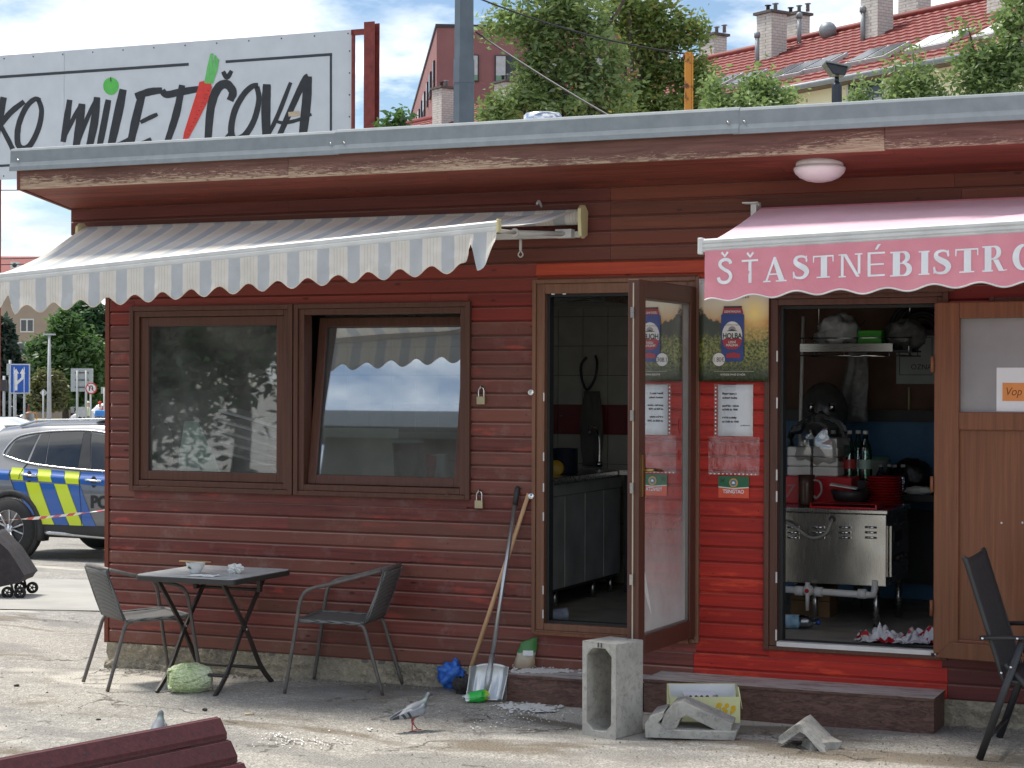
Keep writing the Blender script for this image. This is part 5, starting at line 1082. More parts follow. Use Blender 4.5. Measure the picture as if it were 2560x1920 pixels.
blue = pm('can_blue', srgb(44, 66, 132), srgb(36, 54, 112), rough=.35); redp = pm('can_red', srgb(168, 40, 58), rough=.35); whp = pm('can_white', srgb(226, 222, 214), rough=.4); dgr = pm('can_green', srgb(24, 52, 42), rough=.4)
pshape('can_body', [(.325, .36), (.36, .33), (.615, .33), (.655, .36), (.65, .78), (.62, .81), (.36, .81), (.33, .78)], blue, 0)
pshape('can_top', [(.34, .345), (.365, .285), (.62, .285), (.645, .345)], redp, 1); pshape('can_rim', [(.36, .272), (.625, .272), (.62, .288), (.365, .288)], dgr, 1)
pshape('can_oval', [(.485 + .145 * cos(i * pi / 14) * (1 if True else 1), .555 - .135 * sin(i * pi / 14)) for i in range(28)], whp, 2)
pshape('can_red_band', [(.345, .60), (.42, .575), (.485, .59), (.56, .575), (.63, .60), (.60, .66), (.54, .69), (.43, .69), (.37, .66)], redp, 3)
pshape('can_berries', [(.40, .735), (.50, .72), (.60, .735), (.60, .775), (.40, .775)], redp, 3)
pshape('can_sun', [(.485 + .055 * cos(i * pi / 8), .502 - .035 * sin(i * pi / 8)) for i in range(9)], pm('can_grey', srgb(150, 140, 140), rough=.4), 3)
pshape('can_hill', [(.40, .515), (.485, .495), (.57, .515)], dgr, 4)
pshape('price_disc', [(.295 + .088 * cos(i * pi / 14), .79 + .064 * sin(i * pi / 14)) for i in range(28)], whp, 4)
ex_, ez_ = V((1, 0, 0)), V((0, 0, 1)); P0 = V((PX0, YP, PZ0))
def ptext(s, x, y, h, mat, k=6, bold=.0, al='CENTER', sx=1): text_part(s, h * PH / .72, mat, PO, P0 + V(pp(x, y, k)), ex_, ez_, al, bold, 0, sx)
brown_ink = pm('ink_maroon', srgb(120, 56, 40), rough=.6); whink = pm('ink_white', srgb(224, 220, 206), rough=.6)
ptext('HOLBA', .487, .585, .052, dgr, 6, .0012, sx=.82); ptext('LESNÍ', .485, .632, .022, whink, 6, .0004); ptext('MALINA', .485, .662, .024, whink, 6, .0004)
ptext('LESNÍ MALINA', .49, .335, .022, whink, 6, .0003, sx=.85); ptext('RYZÍ PIVO Z HOR', .485, .462, .014, dgr, 6, sx=.9)
ptext('S TAKT MALINY', .48, .195, .036, brown_ink, 6, .0006); ptext('RÝDZIE PIVO Z HÔR', .50, .945, .017, whink, 6, .0002, sx=1.15)
ptext('1.80€', .295, .812, .045, ink, 7, sx=.8)
MB().add([pp(.22, .905, 5), pp(.80, .905, 5), pp(.80, .907, 5), pp(.22, .907, 5)], [(0, 1, 2, 3)]).build('rule_line', whink, PO)
for x in (.03, ): MB().lathe([(.006, 0), (.005, .004)], (x * PW, -.003, .965 * PH), (0, -1, 0), 10).build('drawing_pin', M['steel'], PO)
# opening-hours sheet in a sleeve
film = glass('clear_sleeve', .015, .6, (.99, .99, .99, 1)); YN = -.026
a = PY(1795, 962, YN); b = PY(1882, 1091, YN); OHs = thing('opening_hours_sheet', 'white opening hours sheet in a clear sleeve under the poster', 'notice', (a.x, YN, b.z)); W_, H_ = b.x - a.x, a.z - b.z
MB().grid(lambda u, v: (u * W_, -.002 * sin(u * 3), v * H_), 4, 6).build('sheet', pap, OHs, solid=.0006)
MB().box((-.022, -.0045, -.004), (W_ + .004, -.0035, H_ + .006)).build('sleeve', film, OHs)
for k in range(13): MB().box((-.016, -.0052, .01 + k * (H_ - .03) / 12), (-.008, -.0046, .018 + k * (H_ - .03) / 12)).build('punch_hole', pap, OHs)
for s_, yy, h_ in (('Šťastné bistro 2', .19, .036), ('otváracie hodiny', .27, .036), ('pondelok - sobota', .425, .036), ('od 9:00 do 19:00', .50, .036), ('nedeľa a sviatky', .655, .036), ('od 10:00 do 19:00', .735, .036)):
    text_part(s_, h_ * H_ / .70, ink, OHs, V((a.x + .13 * W_, YN - .0055, b.z + (1 - yy) * H_)), ex_, ez_, 'LEFT', .0006, 0, .88)
text_part('tel. 0904 480 071', .02 * H_ / .7, ink, OHs, V((a.x + .94 * W_, YN - .0055, b.z + .20 * H_)), ex_, ez_, 'RIGHT', .0002)
a = PY(1772, 1091, YN); b = PY(1899, 1189, YN); t = thing('empty_sleeve', 'empty clear plastic sleeve tacked below the opening hours sheet', 'plastic sleeve', (a.x, YN, b.z)); W_, H_ = b.x - a.x, a.z - b.z
fm2 = NT('crinkled_film'); trb = fm2.n('ShaderNodeBsdfTransparent'); gl = fm2.n('ShaderNodeBsdfGlossy'); gl.inputs['Roughness'].default_value = .22; fm2.l(fm2.bump(fm2.noise(fm2.coord('pos', (1, 1, .6)), 16, 5, .6, 1.5), .9, .03), gl.inputs['Normal'])
mxs = fm2.n('ShaderNodeMixShader'); mxs.inputs[0].default_value = .16; fm2.l(trb.outputs[0], mxs.inputs[1]); fm2.l(gl.outputs[0], mxs.inputs[2]); fm2.l(mxs.outputs[0], fm2.out.inputs[0])
MB().grid(lambda u, v: (u * W_, -.004 - .005 * noise.noise((u * 4, v * 3, 2)), v * H_), 16, 12).build('film', fm2.mat, t)
MB().box((.0, -.006, .0), (W_ * .97, -.005, .012)).build('edge_strip', film, t)
for k in range(12): MB().box((.01 + k * W_ * .08, -.0072, .003), (.018 + k * W_ * .08, -.0062, .009)).build('punch_hole', pap, t)
a = PY(1796, 1190, YN); b = PY(1872, 1246, YN); t = thing('beer_sign', 'small green and red beer label sign fixed to the red boards', 'sign', (a.x, YN, b.z)); W_, H_ = b.x - a.x, a.z - b.z
MB().box((0, 0, 0), (W_, .004, H_ * .46)).build('red_field', pm('sign_red', srgb(222, 88, 56), srgb(206, 72, 46), rough=.4), t); MB().box((0, 0, H_ * .46 + .0005), (W_, .004, H_)).build('green_field', pm('sign_green', srgb(30, 104, 66), rough=.4), t)
gold = pm('sign_gold', srgb(206, 160, 90), rough=.4)
q = ribbon2([(0, .50 * H_), (.25 * W_, .47 * H_), (.5 * W_, .44 * H_), (.75 * W_, .47 * H_), (W_, .50 * H_)], [.006] * 5); m = MB(); [m.add([(x, -.001, z) for x, z in q_], [(0, 1, 2, 3)]) for q_ in q]; m.build('gold_band', whink, t)
MB().lathe([(.026, 0), (.024, .001)], (W_ * .5, -.0012, H_ * .70), (0, -1, 0), 20).build('crest_ring', gold, t); MB().lathe([(.018, 0), (.017, .001)], (W_ * .5, -.0026, H_ * .70), (0, -1, 0), 20).build('crest_disc', pm('sign_blue', srgb(96, 130, 150), rough=.4), t)
MB().add([(W_ * .5 - .010, -.0042, H_ * .66), (W_ * .5 + .010, -.0042, H_ * .66), (W_ * .5 + .004, -.0042, H_ * .76), (W_ * .5 - .004, -.0042, H_ * .76)], [(0, 1, 2, 3)]).build('crest_figure', pap, t)
text_part('TSINGTAO', .24 * H_, pap, t, V((a.x + W_ * .5, YN - .003, b.z + .22 * H_)), ex_, ez_, 'CENTER', .0006, 0, .86); text_part('1903', .09 * H_, gold, t, V((a.x + W_ * .5, YN - .003, b.z + .10 * H_)), ex_, ez_, 'CENTER', .0, 0, 1.4)
text_part('2€', .2 * H_, ink, t, V((a.x + W_ * .05, YN - .003, b.z + .72 * H_)), ex_, ez_, 'LEFT', .0, .2, 1)
# ================================================================ inside the kiosk, seen through the second doorway
FZ = .386
stl = M['steel']; M['red_pl'] = pm('red_plastic', srgb(196, 36, 44), srgb(176, 28, 38), rough=.35); bagw = bag_mat('white_bag', srgb(206, 208, 210), srgb(176, 178, 182)); grey_pl = pm('grey_plastic', srgb(150, 150, 146), rough=.4)
fr_r = PY(2216, 1279, 1.05); fz1 = fr_r.z; fz0 = PY(2211, 1467, 1.05).z; fx1 = fr_r.x; fx0 = 3.98
FR = thing('deep_fryer', 'stainless steel fryer cabinet with louvred back panel just inside the doorway', 'fryer', (4.4, 1.2, FZ))
def brushed():
    t = NT('fryer_steel'); co = t.coord('pos', (60, 1, 1.5), rnd=False); nz = t.noise(co, 6, 4); r = t.math('ADD', t.math('MULTIPLY', nz, .12), .20); w = t.noise(t.coord('pos', rnd=False), 1.6, 2)
    return t.pbr((.50, .485, .455, 1), r, 1.0, t.bump(w, .35, .06))
bs = brushed()
MB().box((fx0, 1.05, fz0), (fx1, 1.72, fz1 - .02)).build('body', bs, FR, True, bevel=.004)
MB().box((fx0 - .01, 1.035, fz1 - .0195), (fx1 + .012, 1.74, fz1 + .008)).build('top_rim', bs, FR, True, bevel=.006)
for px in (1968, 2031, 2097, 2162):
    for k in range(3):
        p = PY(px + 16, 1318 + k * 13, 1.05); MB().tube([(p.x - .036, 1.047, p.z), (p.x + .036, 1.047, p.z)], 0.009, 8, sq=(1, .8)).build('louvre', M['chrome'], FR, True)
MB().box((fx1 + .001, 1.12, fz0 + .05), (fx1 + .02, 1.6, fz1 - .09)).build('control_panel', bs, FR, True, bevel=.004)
MB().box((fx1 + .0205, 1.17, fz0 + .26), (fx1 + .024, 1.40, fz1 - .13)).build('display_plate', M['black'], FR, True)
for y in (1.22, 1.34, 1.46): MB().lathe([(.02, 0), (.018, .025), (.006, .03)], (fx1 + .021, y, fz0 + .16), (1, 0, 0), 12).build('knob', M['black'], FR, True)
for (x, y) in ((fx1 - .07, 1.10), (fx1 - .05, 1.66), (fx0 + .40, 1.10), (fx0 + .08, 1.10)): MB().tube([(x, y, FZ), (x, y, fz0 + .002)], .02, 12).build('leg', stl, FR, True)
MB().tube(spline([PY(1935, 1300, 1.02), PY(1975, 1310, 1.02), PY(2025, 1343, 1.02), PY(2062, 1336, 1.02), PY(2076, 1310, 1.02), PY(2080, 1298, 1.045)], 6), .009, 8).build('power_cord', grey_pl, FR, True)
MB().lathe([(.022, 0), (.018, .012)], PY(2081, 1297, 1.05), (0, -1, 0), 12).build('cord_gland', M['black'], FR, True)
p0, p1 = PY(1950, 1472, 1.0), PY(2168, 1484, 1.0); t = thing('drain_pipe', 'white plastic drain pipe with a red-buttoned valve under the fryer', 'pipe', (p0.x, 1.0, FZ))
MB().tube([V((p0.x - .1, 1.0, p0.z)), V((p1.x, 1.0, p0.z - .012)), V((p1.x + .03, 1.02, p0.z - .014)), V((p1.x + .035, 1.05, p0.z + .02)), V((p1.x + .035, 1.06, p0.z + .07))], .021, 12).build('pipe', M['white'], t, True)
for x in (p0.x + .12, p0.x + .24, p1.x - .03): MB().tube([(x - .025, 1.0, p0.z - .007), (x + .025, 1.0, p0.z - .007)], .029, 12).build('coupling', M['white'], t, True)
vx_ = p0.x + .18; m = MB(); m.tube([(vx_, .965, p0.z + .05), (vx_, .965, p0.z - .12)], [.016, .010], 8); m.sphere((vx_, .985, p0.z), .035, 14, 8); m.build('valve', M['white'], t, True); MB().lathe([(.014, 0), (.012, .006)], (vx_, .948, p0.z), (0, -1, 0), 12).build('button', M['red_pl'], t, True)
MB().tube([(p0.x - .08, 1.0, FZ), (p0.x - .08, 1.0, p0.z)], .02, 10).build('stand_pipe', M['white'], t, True)
# carton, bottle and crumpled bag on the floor
p = PY(2032, 1550, 1.45); cb = pm('brown_card', srgb(150, 116, 82), srgb(130, 98, 68), rough=.8); t = thing('carton', 'brown cardboard carton on the floor under the fryer', 'carton', (p.x, 1.5, FZ))
MB().box((-.14, -.06, 0), (.11, .16, .19)).build('body', cb, t, bevel=.003); MB().box((-.141, -.0625, .10), (.111, -.0605, .105)).build('crease', M['black'], t); text_part('NESTLÉ', .045, M['dark'], t, V((p.x - .10, 1.437, FZ + .125)), ex_, ez_)
p = PZ(1990, 1572, FZ); t = thing('water_bottle', 'clear water bottle with blue and white label lying inside the doorway', 'bottle', (p.x, p.y, FZ), radians(8)); bm_ = glass('pet_plastic', .12, 1.6, (.82, .92, .95, 1))
MB().lathe([(.0, -.16), (.034, -.155), (.042, -.14), (.042, .06), (.036, .09), (.015, .115), (.013, .13)], (0, 0, .043), (1, 0, 0), 18).build('bottle', bm_, t); MB().lathe([(.0425, -.10), (.0425, .02)], (0, 0, .043), (1, 0, 0), 18, caps=False).build('label', pm('blue_white_label', srgb(206, 222, 230), srgb(110, 160, 190), rough=.4, scale=14), t); MB().lathe([(.016, .125), (.016, .145)], (0, 0, .043), (1, 0, 0), 12).build('cap', pm('blue_cap', srgb(40, 80, 160), rough=.4), t)
rw = NT('red_white_film'); co = rw.coord('obj'); n1 = rw.noise(co, 6, 2, .5); c = rw.ramp(n1, (.0, srgb(214, 214, 216)), (.50, srgb(222, 222, 224)), (.515, srgb(186, 30, 40)), (.60, srgb(170, 24, 36)), (.63, srgb(216, 216, 218))); rwm = rw.pbr(c, .25, 0, rw.bump(rw.noise(co, 20, 5, .6, 1.2), .7, .012))
def wrap_sheet(t, w, h, hh, seed, rz_, off):
    def f(u, v):
        x = (u - .5) * w; y = (v - .5) * h; n1_ = abs(noise.noise((u * 3.1 + seed, v * 2.3, seed))); n2_ = abs(noise.noise((u * 7 + seed, v * 6, 3 + seed))); sq_ = 1 - .25 * n1_
        X = x * sq_ + .03 * noise.noise((u * 4, v * 4, seed + 9)); Y = y * sq_ + .03 * noise.noise((u * 4, v * 4, seed + 19)); return (off[0] + X * cos(rz_) - Y * sin(rz_), off[1] + X * sin(rz_) + Y * cos(rz_), .004 + hh * (.95 * n1_ + .55 * n2_) * (1 - .3 * abs(2 * u - 1)) * (1.25 - abs(2 * v - 1)))
    MB().grid(f, 34, 26, 0, True).build('film', rwm, t)
for k, (px, py) in enumerate(((2196, 1608), (2288, 1612))):
    p = PZ(px, py, FZ); t = thing('crumpled_wrapper', ('torn red and white plastic wrapper on the doorway floor', 'larger crumpled red and white plastic wrapper by the door jamb')[k], 'wrapper', (p.x, p.y + .05, FZ + .002))
    wrap_sheet(t, .26 + .04 * k, .18, .10, 2.1 + 5 * k, .2, (0, 0)); wrap_sheet(t, .20, .15, .13, 7.7 + 3 * k, -.5, (.03, .03)); wrap_sheet(t, .16, .08, .08, 4.4 + k, .9, (-.06, -.03))
# things stacked on and behind the fryer
t = thing('red_tray', 'flat red plastic tray on the near edge of the fryer', 'tray', PY(2116, 1268, 1.13)); t.location.z = fz1 + .009
m = MB(); m.box((-.20, -.08, 0), (.20, .12, .012)); m.build('base', M['red_pl'], t, bevel=.004); m = MB(); frame_rect(m, -.205, .205, .0, .03, .01, .01, .001, .001, -.09, .13); m.build('rim', M['red_pl'], t)
zt2 = fz1 + .009
RB = thing('red_crate', 'red plastic crate behind the dark bowl on the fryer', 'crate', (PY(2018, 1268, 1.34).x, 1.50, zt2)); MB().box((-.2, -.12, 0), (.27, .16, .175)).build('body', M['red_pl'], RB, bevel=.008); text_part('7', .12, pm('pale_print', srgb(170, 120, 120), rough=.5), RB, V((RB.location.x - .16, 1.378, zt2 + .04)), ex_, ez_, shear=.2)
p = PY(2016, 1268, 1.26); t = thing('brown_jug', 'dark brown jug with curled handle beside the red crate', 'jug', (p.x, 1.26, zt2)); MB().lathe([(.045, 0), (.05, .02), (.048, .12), (.054, .19), (.050, .19), (.04, .05), (0, .04)], n=18).build('body', pm('brown_glaze', srgb(78, 56, 46), rough=.3), t); MB().tube(spline([(.045, -.01, .16), (.09, -.02, .15), (.10, -.02, .09), (.07, -.02, .05), (.05, -.01, .06)], 5), .007, 8).build('handle', grey_pl, t)
p = PY(2126, 1250, 1.32); t = thing('black_bowl', 'black bowl with a white spatula resting on the red tray', 'bowl', (p.x, 1.32, zt2 + .0)); MB().lathe([(.06, 0), (.065, .01), (.095, .04), (.118, .10), (.122, .10), (.10, .04), (0, .02)], n=26).build('bowl', M['black'], t); MB().obox((-.03, -.05, .125), (.08, .015, -.012), (.0, .022, .004), (0, 0, .003)).build('spatula', M['white'], t)
for k in range(11):
    o = MB().lathe([(.06, 0), (.085, .004), (.118, .016), (.120, .018), (.10, .012), (0, .006)], n=24).build('plate', M['red_pl']); p = PY(2208, 1268, 1.42); o.location = (p.x, 1.46, zt2 + k * .0165); tag(o, 'red plastic plate in the tall stack beside the black bowl', 'plate', 'stacked red plates on the fryer')
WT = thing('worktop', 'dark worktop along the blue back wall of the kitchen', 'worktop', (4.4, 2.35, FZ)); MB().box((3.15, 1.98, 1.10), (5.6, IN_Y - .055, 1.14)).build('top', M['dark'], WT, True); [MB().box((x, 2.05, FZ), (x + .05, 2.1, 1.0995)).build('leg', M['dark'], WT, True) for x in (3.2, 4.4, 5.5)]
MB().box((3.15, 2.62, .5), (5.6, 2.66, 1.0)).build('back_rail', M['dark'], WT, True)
p = PY(2046, 1208, 1.52); t = thing('bag_of_food_boxes', 'thin white carrier bag with stacked white foam boxes on the red crate', 'bag', (p.x, 1.50, zt2 + .176))
for (x, z, w) in ((-.10, 0, .15), (-.10, .062, .15), (-.10, .124, .15), (.07, -.0, .16), (.07, .062, .16), (.07, .124, .16), (.07, .18, .15)): MB().box((x - w / 2, -.09, z), (x + w / 2, .09, z + .06)).build('foam_box', M['white'], t, bevel=.008)
o = crumple('bag_film', (0, 0, .02), .21, .13, .20, glass('bag_film', .12, .9, (.86, .86, .86, 1)), 1.7, None, None, .2, 2.2, 26, t)
for k in range(5):
    p = PY(2085 + 20 * k, 1198, 1.62 + .07 * (k % 2)); t = thing('green_bottle', ('green mineral water bottle with red label in the pack behind the foam boxes' if k == 2 else 'green mineral water bottle with pale label in the pack behind the foam boxes'), 'bottle', (p.x, 1.60 + .09 * (k % 2), zt2 + .15), 0, 'green bottles on the fryer'); gb = bpy.data.materials.get('green_pet') or glass('green_pet', .12, 1.5, (.5, .85, .65, 1))
    MB().lathe([(.04, 0), (.043, .01), (.043, .17), (.036, .21), (.016, .26), (.014, .30)], n=16).build('bottle', gb, t); MB().lathe([(.0435, .07), (.0435, .13)], n=16, caps=False).build('label', pm('bottle_label_%d' % k, srgb(180, 60, 60) if k == 2 else srgb(150, 180, 170), rough=.4), t); MB().lathe([(.0165, .29), (.0165, .312)], n=12).build('cap', M['white'], t)
t = thing('dark_crate', 'dark crate carrying the pack of green bottles', 'crate', (PY(2125, 1240, 1.65).x, 1.66, zt2)); MB().box((-.19, -.12, 0), (.17, .12, .15)).build('body', M['dark'], t, bevel=.006)
bb2 = glass('blue_pet', .14, 1.5, (.55, .68, .9, 1))
for k in range(4):
    p = PY(2196 + 17 * k, 1206, 1.95); t = thing('blue_bottle', 'short blue water bottle in the row left of the black bag', 'bottle', (p.x, 2.03 + .05 * (k % 2), 1.141), 0, 'blue bottles on the worktop'); MB().lathe([(.034, 0), (.036, .01), (.036, .10), (.03, .13), (.013, .16), (.013, .18)], n=14).build('bottle', bb2, t); MB().lathe([(.015, .175), (.015, .192)], n=10).build('cap', M['white'], t)
t = thing('storage_tub', 'pale plastic tub with lid on the worktop behind the bottles', 'tub', (PY(2180, 1190, 2.4).x, 2.42, 1.141)); MB().lathe([(.10, 0), (.115, .20), (.12, .205), (.11, .20), (0, .19)], n=22).build('tub', pm('milk_plastic', srgb(206, 206, 198), rough=.4), t); MB().lathe([(.123, .205), (.123, .222), (0, .226)], n=22).build('lid', pm('lid_green', srgb(120, 170, 130), rough=.4), t)
p = PY(2272, 1205, 2.15); crumple('black_bin_bag', (p.x, 2.25, 1.141), .14, .13, .125, bag_mat('black_bag', srgb(30, 30, 32), srgb(20, 20, 22)), 6.6, 'round stuffed black bag on the dark worktop', 'bag', .15, 2, 26)
p = PY(2290, 1208, 2.05); crumple('dishcloth', (p.x + .02, 2.06, 1.141), .10, .04, .03, napm, 9.1, 'pale folded cloth in front of the black bag', 'cloth', .3, 2, 18)
p = PY(2055, 1080, 2.2); t = thing('mixer_machine', 'grey kitchen machine wrapped in clear film on the worktop', 'machine', (p.x, 2.25, 1.141)); MB().box((-.14, -.12, 0), (.14, .14, .30)).build('base', M['dark'], t, bevel=.02); MB().sphere((0, 0, .53), (.16, .15, .20), 20, 14).build('hood', pm('dull_film', srgb(96, 94, 92), srgb(70, 70, 70), rough=.25, scale=10, bump=.6), t)
for (x, z) in ((-.05, .56), (.09, .56), (-.09, .33), (.0, .33), (.09, .33)): MB().lathe([(.022, -.03), (.024, .03), (.018, .032)], (x, -.14, z), (0, 0, 1), 12).build('canister', M['chrome'], t)
p = PY(2128, 1060, 2.3); t = thing('hanging_bag', 'limp grey carrier bag hanging by its handle beside the machine', 'bag', (p.x, 2.4, 1.5)); m = MB(); m.grid(lambda u, v: ((2 * v - 1) * (.03 + .085 * u ** .7) + .02 * sin(u * 5), .03 * noise.noise((u * 5, v * 5, 1)), .72 - .62 * u), 14, 8); m.build('film', bag_mat('grey_bag', srgb(120, 120, 118), srgb(96, 96, 95)), t, solid=.003); MB().tube([(0, .02, .70), (0, .3, .80)], .004, 6).build('string', grey_pl, t)
sh_l, sh_r = PY(2001, 887, 1.5), PY(2232, 887, 1.5); SF = thing('wire_shelf', 'chromed wire shelf hung below the kitchen ceiling', 'shelf', ((sh_l.x + sh_r.x) / 2, 1.62, sh_l.z))
zA, zB, zC = PY(2100, 889, 1.5).z, PY(2100, 868, 1.5).z, PY(2100, 845, 1.5).z
for (y) in (1.5, 1.78):
    for z in (zA, zC): MB().tube([(sh_l.x, y, z), (sh_r.x + .12, y, z)], .005, 6).build('rail', M['chrome'], SF, True)
    for x in (sh_l.x + .02, sh_l.x + .28, sh_r.x - .02, sh_r.x + .10): MB().tube([(x, y, zA), (x, y, zC)], .004, 6).build('upright', M['chrome'], SF, True)
MB().box((sh_l.x, 1.49, zB - .028), (sh_r.x, 1.495, zB + .022)).build('price_rail', stl, SF, True); MB().box((sh_l.x, 1.497, zB - .03), (sh_r.x + .12, 1.79, zB - .02)).build('plate', M['dark'], SF, True)
for x in (sh_l.x + .05, sh_r.x + .05): MB().tube([(x, 1.78, zA), (x, 1.78, 2.861)], .006, 6).build('hanger', M['chrome'], SF, True)
zS = zB - .0195
p = PY(2090, 850, 1.62); crumple('plastic_bag', (p.x, 1.64, zS), .155, .11, .125, bagw, 3.1, 'full white plastic bag on the left of the wire shelf', 'bag', .28, 2.0, 30)
p = PY(2179, 850, 1.6); t = thing('green_box', 'bright green plastic box between the bags on the wire shelf', 'box', (p.x, 1.62, zS)); MB().box((-.075, -.08, .03), (.075, .08, .125)).build('upper', pm('green_plastic', srgb(70, 190, 50), rough=.35), t, bevel=.004); MB().box((-.072, -.078, 0), (.072, .078, .0295)).build('lower', pm('lime_plastic', srgb(150, 180, 60), rough=.35), t)
p = PY(2262, 850, 1.66); crumple('plastic_bag', (p.x, 1.68, zS), .13, .10, .11, bag_mat('grey_bag2', srgb(130, 130, 130), srgb(100, 100, 102)), 7.3, 'slumped greyish plastic bag at the right end of the wire shelf', 'bag', .25, 2.0, 26)
a = PY(2240, 832, IN_Y - .0); b = PY(2337, 960, IN_Y); t = thing('wall_notice', 'large pale notice sheet pinned on the brown back wall', 'notice', (a.x, IN_Y + .018, b.z)); MB().box((0, -.004, 0), (b.x - a.x, .002, a.z - b.z)).build('sheet', pm('grey_paper', srgb(170, 178, 176), rough=.7), t); m = MB(); frame_rect(m, .02, b.x - a.x - .02, .06, a.z - b.z - .03, .004, .004, .004, .004, -.006, -.0045); m.build('printed_frame', ink, t); text_part('OZNAM', .05, ink, t, V((a.x + .10, IN_Y + .011, b.z + .10)), ex_, ez_)
p = PY(2274, 1030, IN_Y); t = thing('ladle', 'pale ladle hanging on the wall above the blue panel', 'ladle', (p.x, IN_Y - .02, p.z)); MB().tube([(0, 0, 0), (0, 0, .17)], .014, 8, sq=(1, .5)).build('handle', pm('straw_plastic', srgb(196, 190, 140), rough=.5), t); MB().sphere((0, 0, -.025), (.04, .02, .035), 14, 8).build('scoop', bpy.data.materials['straw_plastic'], t)
for k in range(5): pass
t = thing('hose_coil', 'dark ribbed hose coiled under the kitchen ceiling', 'hose', (PY(2300, 800, 2.5).x, 2.55, PY(2300, 830, 2.5).z)); [MB().tube([V((cos(a_) * r, 0.02 * k, sin(a_) * r)) for a_ in [pi * i / 16 * 1.0 for i in range(17)]], .016, 8).build('coil', pm('dark_hose', srgb(44, 44, 46), rough=.5), t) for k, r in enumerate((.09, .135, .18, .225))]; MB().box((-.26, .06, -.02), (.26, .18, .02)).build('bracket', M['dark'], t)
MB().tube([(PY(1990, 1040, 1.9).x, 1.9, FZ), (PY(2008, 860, 1.9).x, 1.9, 2.3)], .012, 8).build('x', M['white']).name = 'mop_pole'; tag(bpy.data.objects['mop_pole'], 'thin white mop pole standing inside the left door jamb', 'pole')
# ================================================================ seen through the first doorway
CB = thing('kitchen_counter', 'steel kitchen counter with panelled doors running back from the first doorway', 'counter', (2.3, 1.3, FZ)); cst = pm('worn_steel_panel', srgb(176, 177, 174), srgb(140, 141, 138), rough=.45, metal=.15, scale=4, bump=.1)
MB().box((2.02, .14, 1.205), (2.70, 2.36, 1.245)).build('top', stl, CB, True, bevel=.004); ys = [.16, .52, .90, 1.25, 1.62, 1.98, 2.32]
for i in range(6): MB().box((2.652, ys[i] + .004, .52), (2.672, ys[i + 1] - .004, 1.12)).build('door_panel', cst, CB, True, bevel=.003)
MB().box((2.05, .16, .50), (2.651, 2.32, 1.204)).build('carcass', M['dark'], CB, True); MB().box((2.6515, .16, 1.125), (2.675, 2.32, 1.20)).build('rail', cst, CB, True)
for y in (.3, 1.2, 1.9, 2.25): MB().tube([(2.62, y, FZ), (2.62, y, .5)], .02, 10).build('leg', stl, CB, True)
SC = thing('sink_counter', 'steel sink counter with mixer tap along the tiled back wall', 'sink', (2.95, 2.5, FZ)); MB().box((2.705, 2.20, 1.215), (3.42, IN_Y, 1.25)).build('top', stl, SC, True); MB().box((2.72, 2.26, FZ), (3.40, IN_Y, 1.2145)).build('cabinet', M['dark'], SC, True)
p = PY(1492, 1140, 2.55); MB().tube(spline([(p.x, 2.6, 1.25), (p.x, 2.6, 1.45), (p.x - .01, 2.56, 1.53), (p.x - .02, 2.48, 1.54), (p.x - .02, 2.45, 1.50)], 5), .013, 8).build('tap', M['chrome'], SC, True); MB().lathe([(.03, 0), (.025, .04)], (p.x, 2.6, 1.25), n=12).build('tap_base', M['chrome'], SC, True)
p = PY(1418, 1190, 1.5); t = thing('dark_pot', 'dark blue pot with a yellow lid leaning on it', 'pot', (p.x - .02, 1.50, 1.246)); MB().lathe([(.08, 0), (.09, .01), (.092, .17), (.097, .175), (.088, .17), (.0, .16)], n=22).build('pot', pm('dark_enamel', srgb(34, 40, 54), rough=.3), t); MB().lathe([(.055, 0), (.05, .012), (.01, .016)], (-.02, -.10, .045), (.3, -1, .25), 18).build('lid', pm('yellow_lid', srgb(190, 150, 40), rough=.4), t)
p = PY(1470, 960, 2.6); t = thing('wall_hose', 'dark hose hooked in a loop on the tiled wall with a cloth below', 'hose', (p.x, 2.68, 1.4)); zc = PY(1450, 920, 2.65).z - 1.4
MB().tube(spline([(-.05, .02, zc + .08), (-.085, 0, zc + .02), (-.075, -.01, zc - .08), (-.03, -.02, zc - .16), (.03, -.02, zc - .08), (.045, -.01, zc + .03), (.02, .02, zc + .09)], 5), .010, 8).build('hose', M['black'], t); MB().grid(lambda u, v: ((2 * v - 1) * (.06 + .03 * sin(u * 3)), .0 + .02 * noise.noise((u * 6, v * 6, 3)), zc - .17 - .55 * u), 14, 10).build('cloth', pm('grey_cloth', srgb(96, 92, 88), rough=.9), t, solid=.004)
p = PZ(1394, 1552, FZ); t = thing('paper_cup', 'white paper cup with blue print lying on the doorway floor', 'cup', (p.x, p.y + .02, FZ), radians(30)); MB().lathe([(.028, -.05), (.038, .05), (.040, .05), (.036, .048)], (0, 0, .038), (1, .2, 0), 18).build('cup', pm('blue_white_cup', srgb(214, 218, 224), srgb(130, 150, 190), rough=.5, scale=18), t)
t = thing('extractor_hood', 'dark extractor hood hung over the first kitchen counter', 'hood', (2.5, 1.9, 2.86)); m = MB(); m.prism([(2.15, 1.5, 2.45), (2.85, 1.5, 2.45), (2.75, 1.6, 2.859), (2.25, 1.6, 2.859)], (0, .9, 0)); m.build('hood', M['dark'], t, True); MB().box((2.14, 1.49, 2.40), (2.86, 2.41, 2.449)).build('rim', stl, t, True)
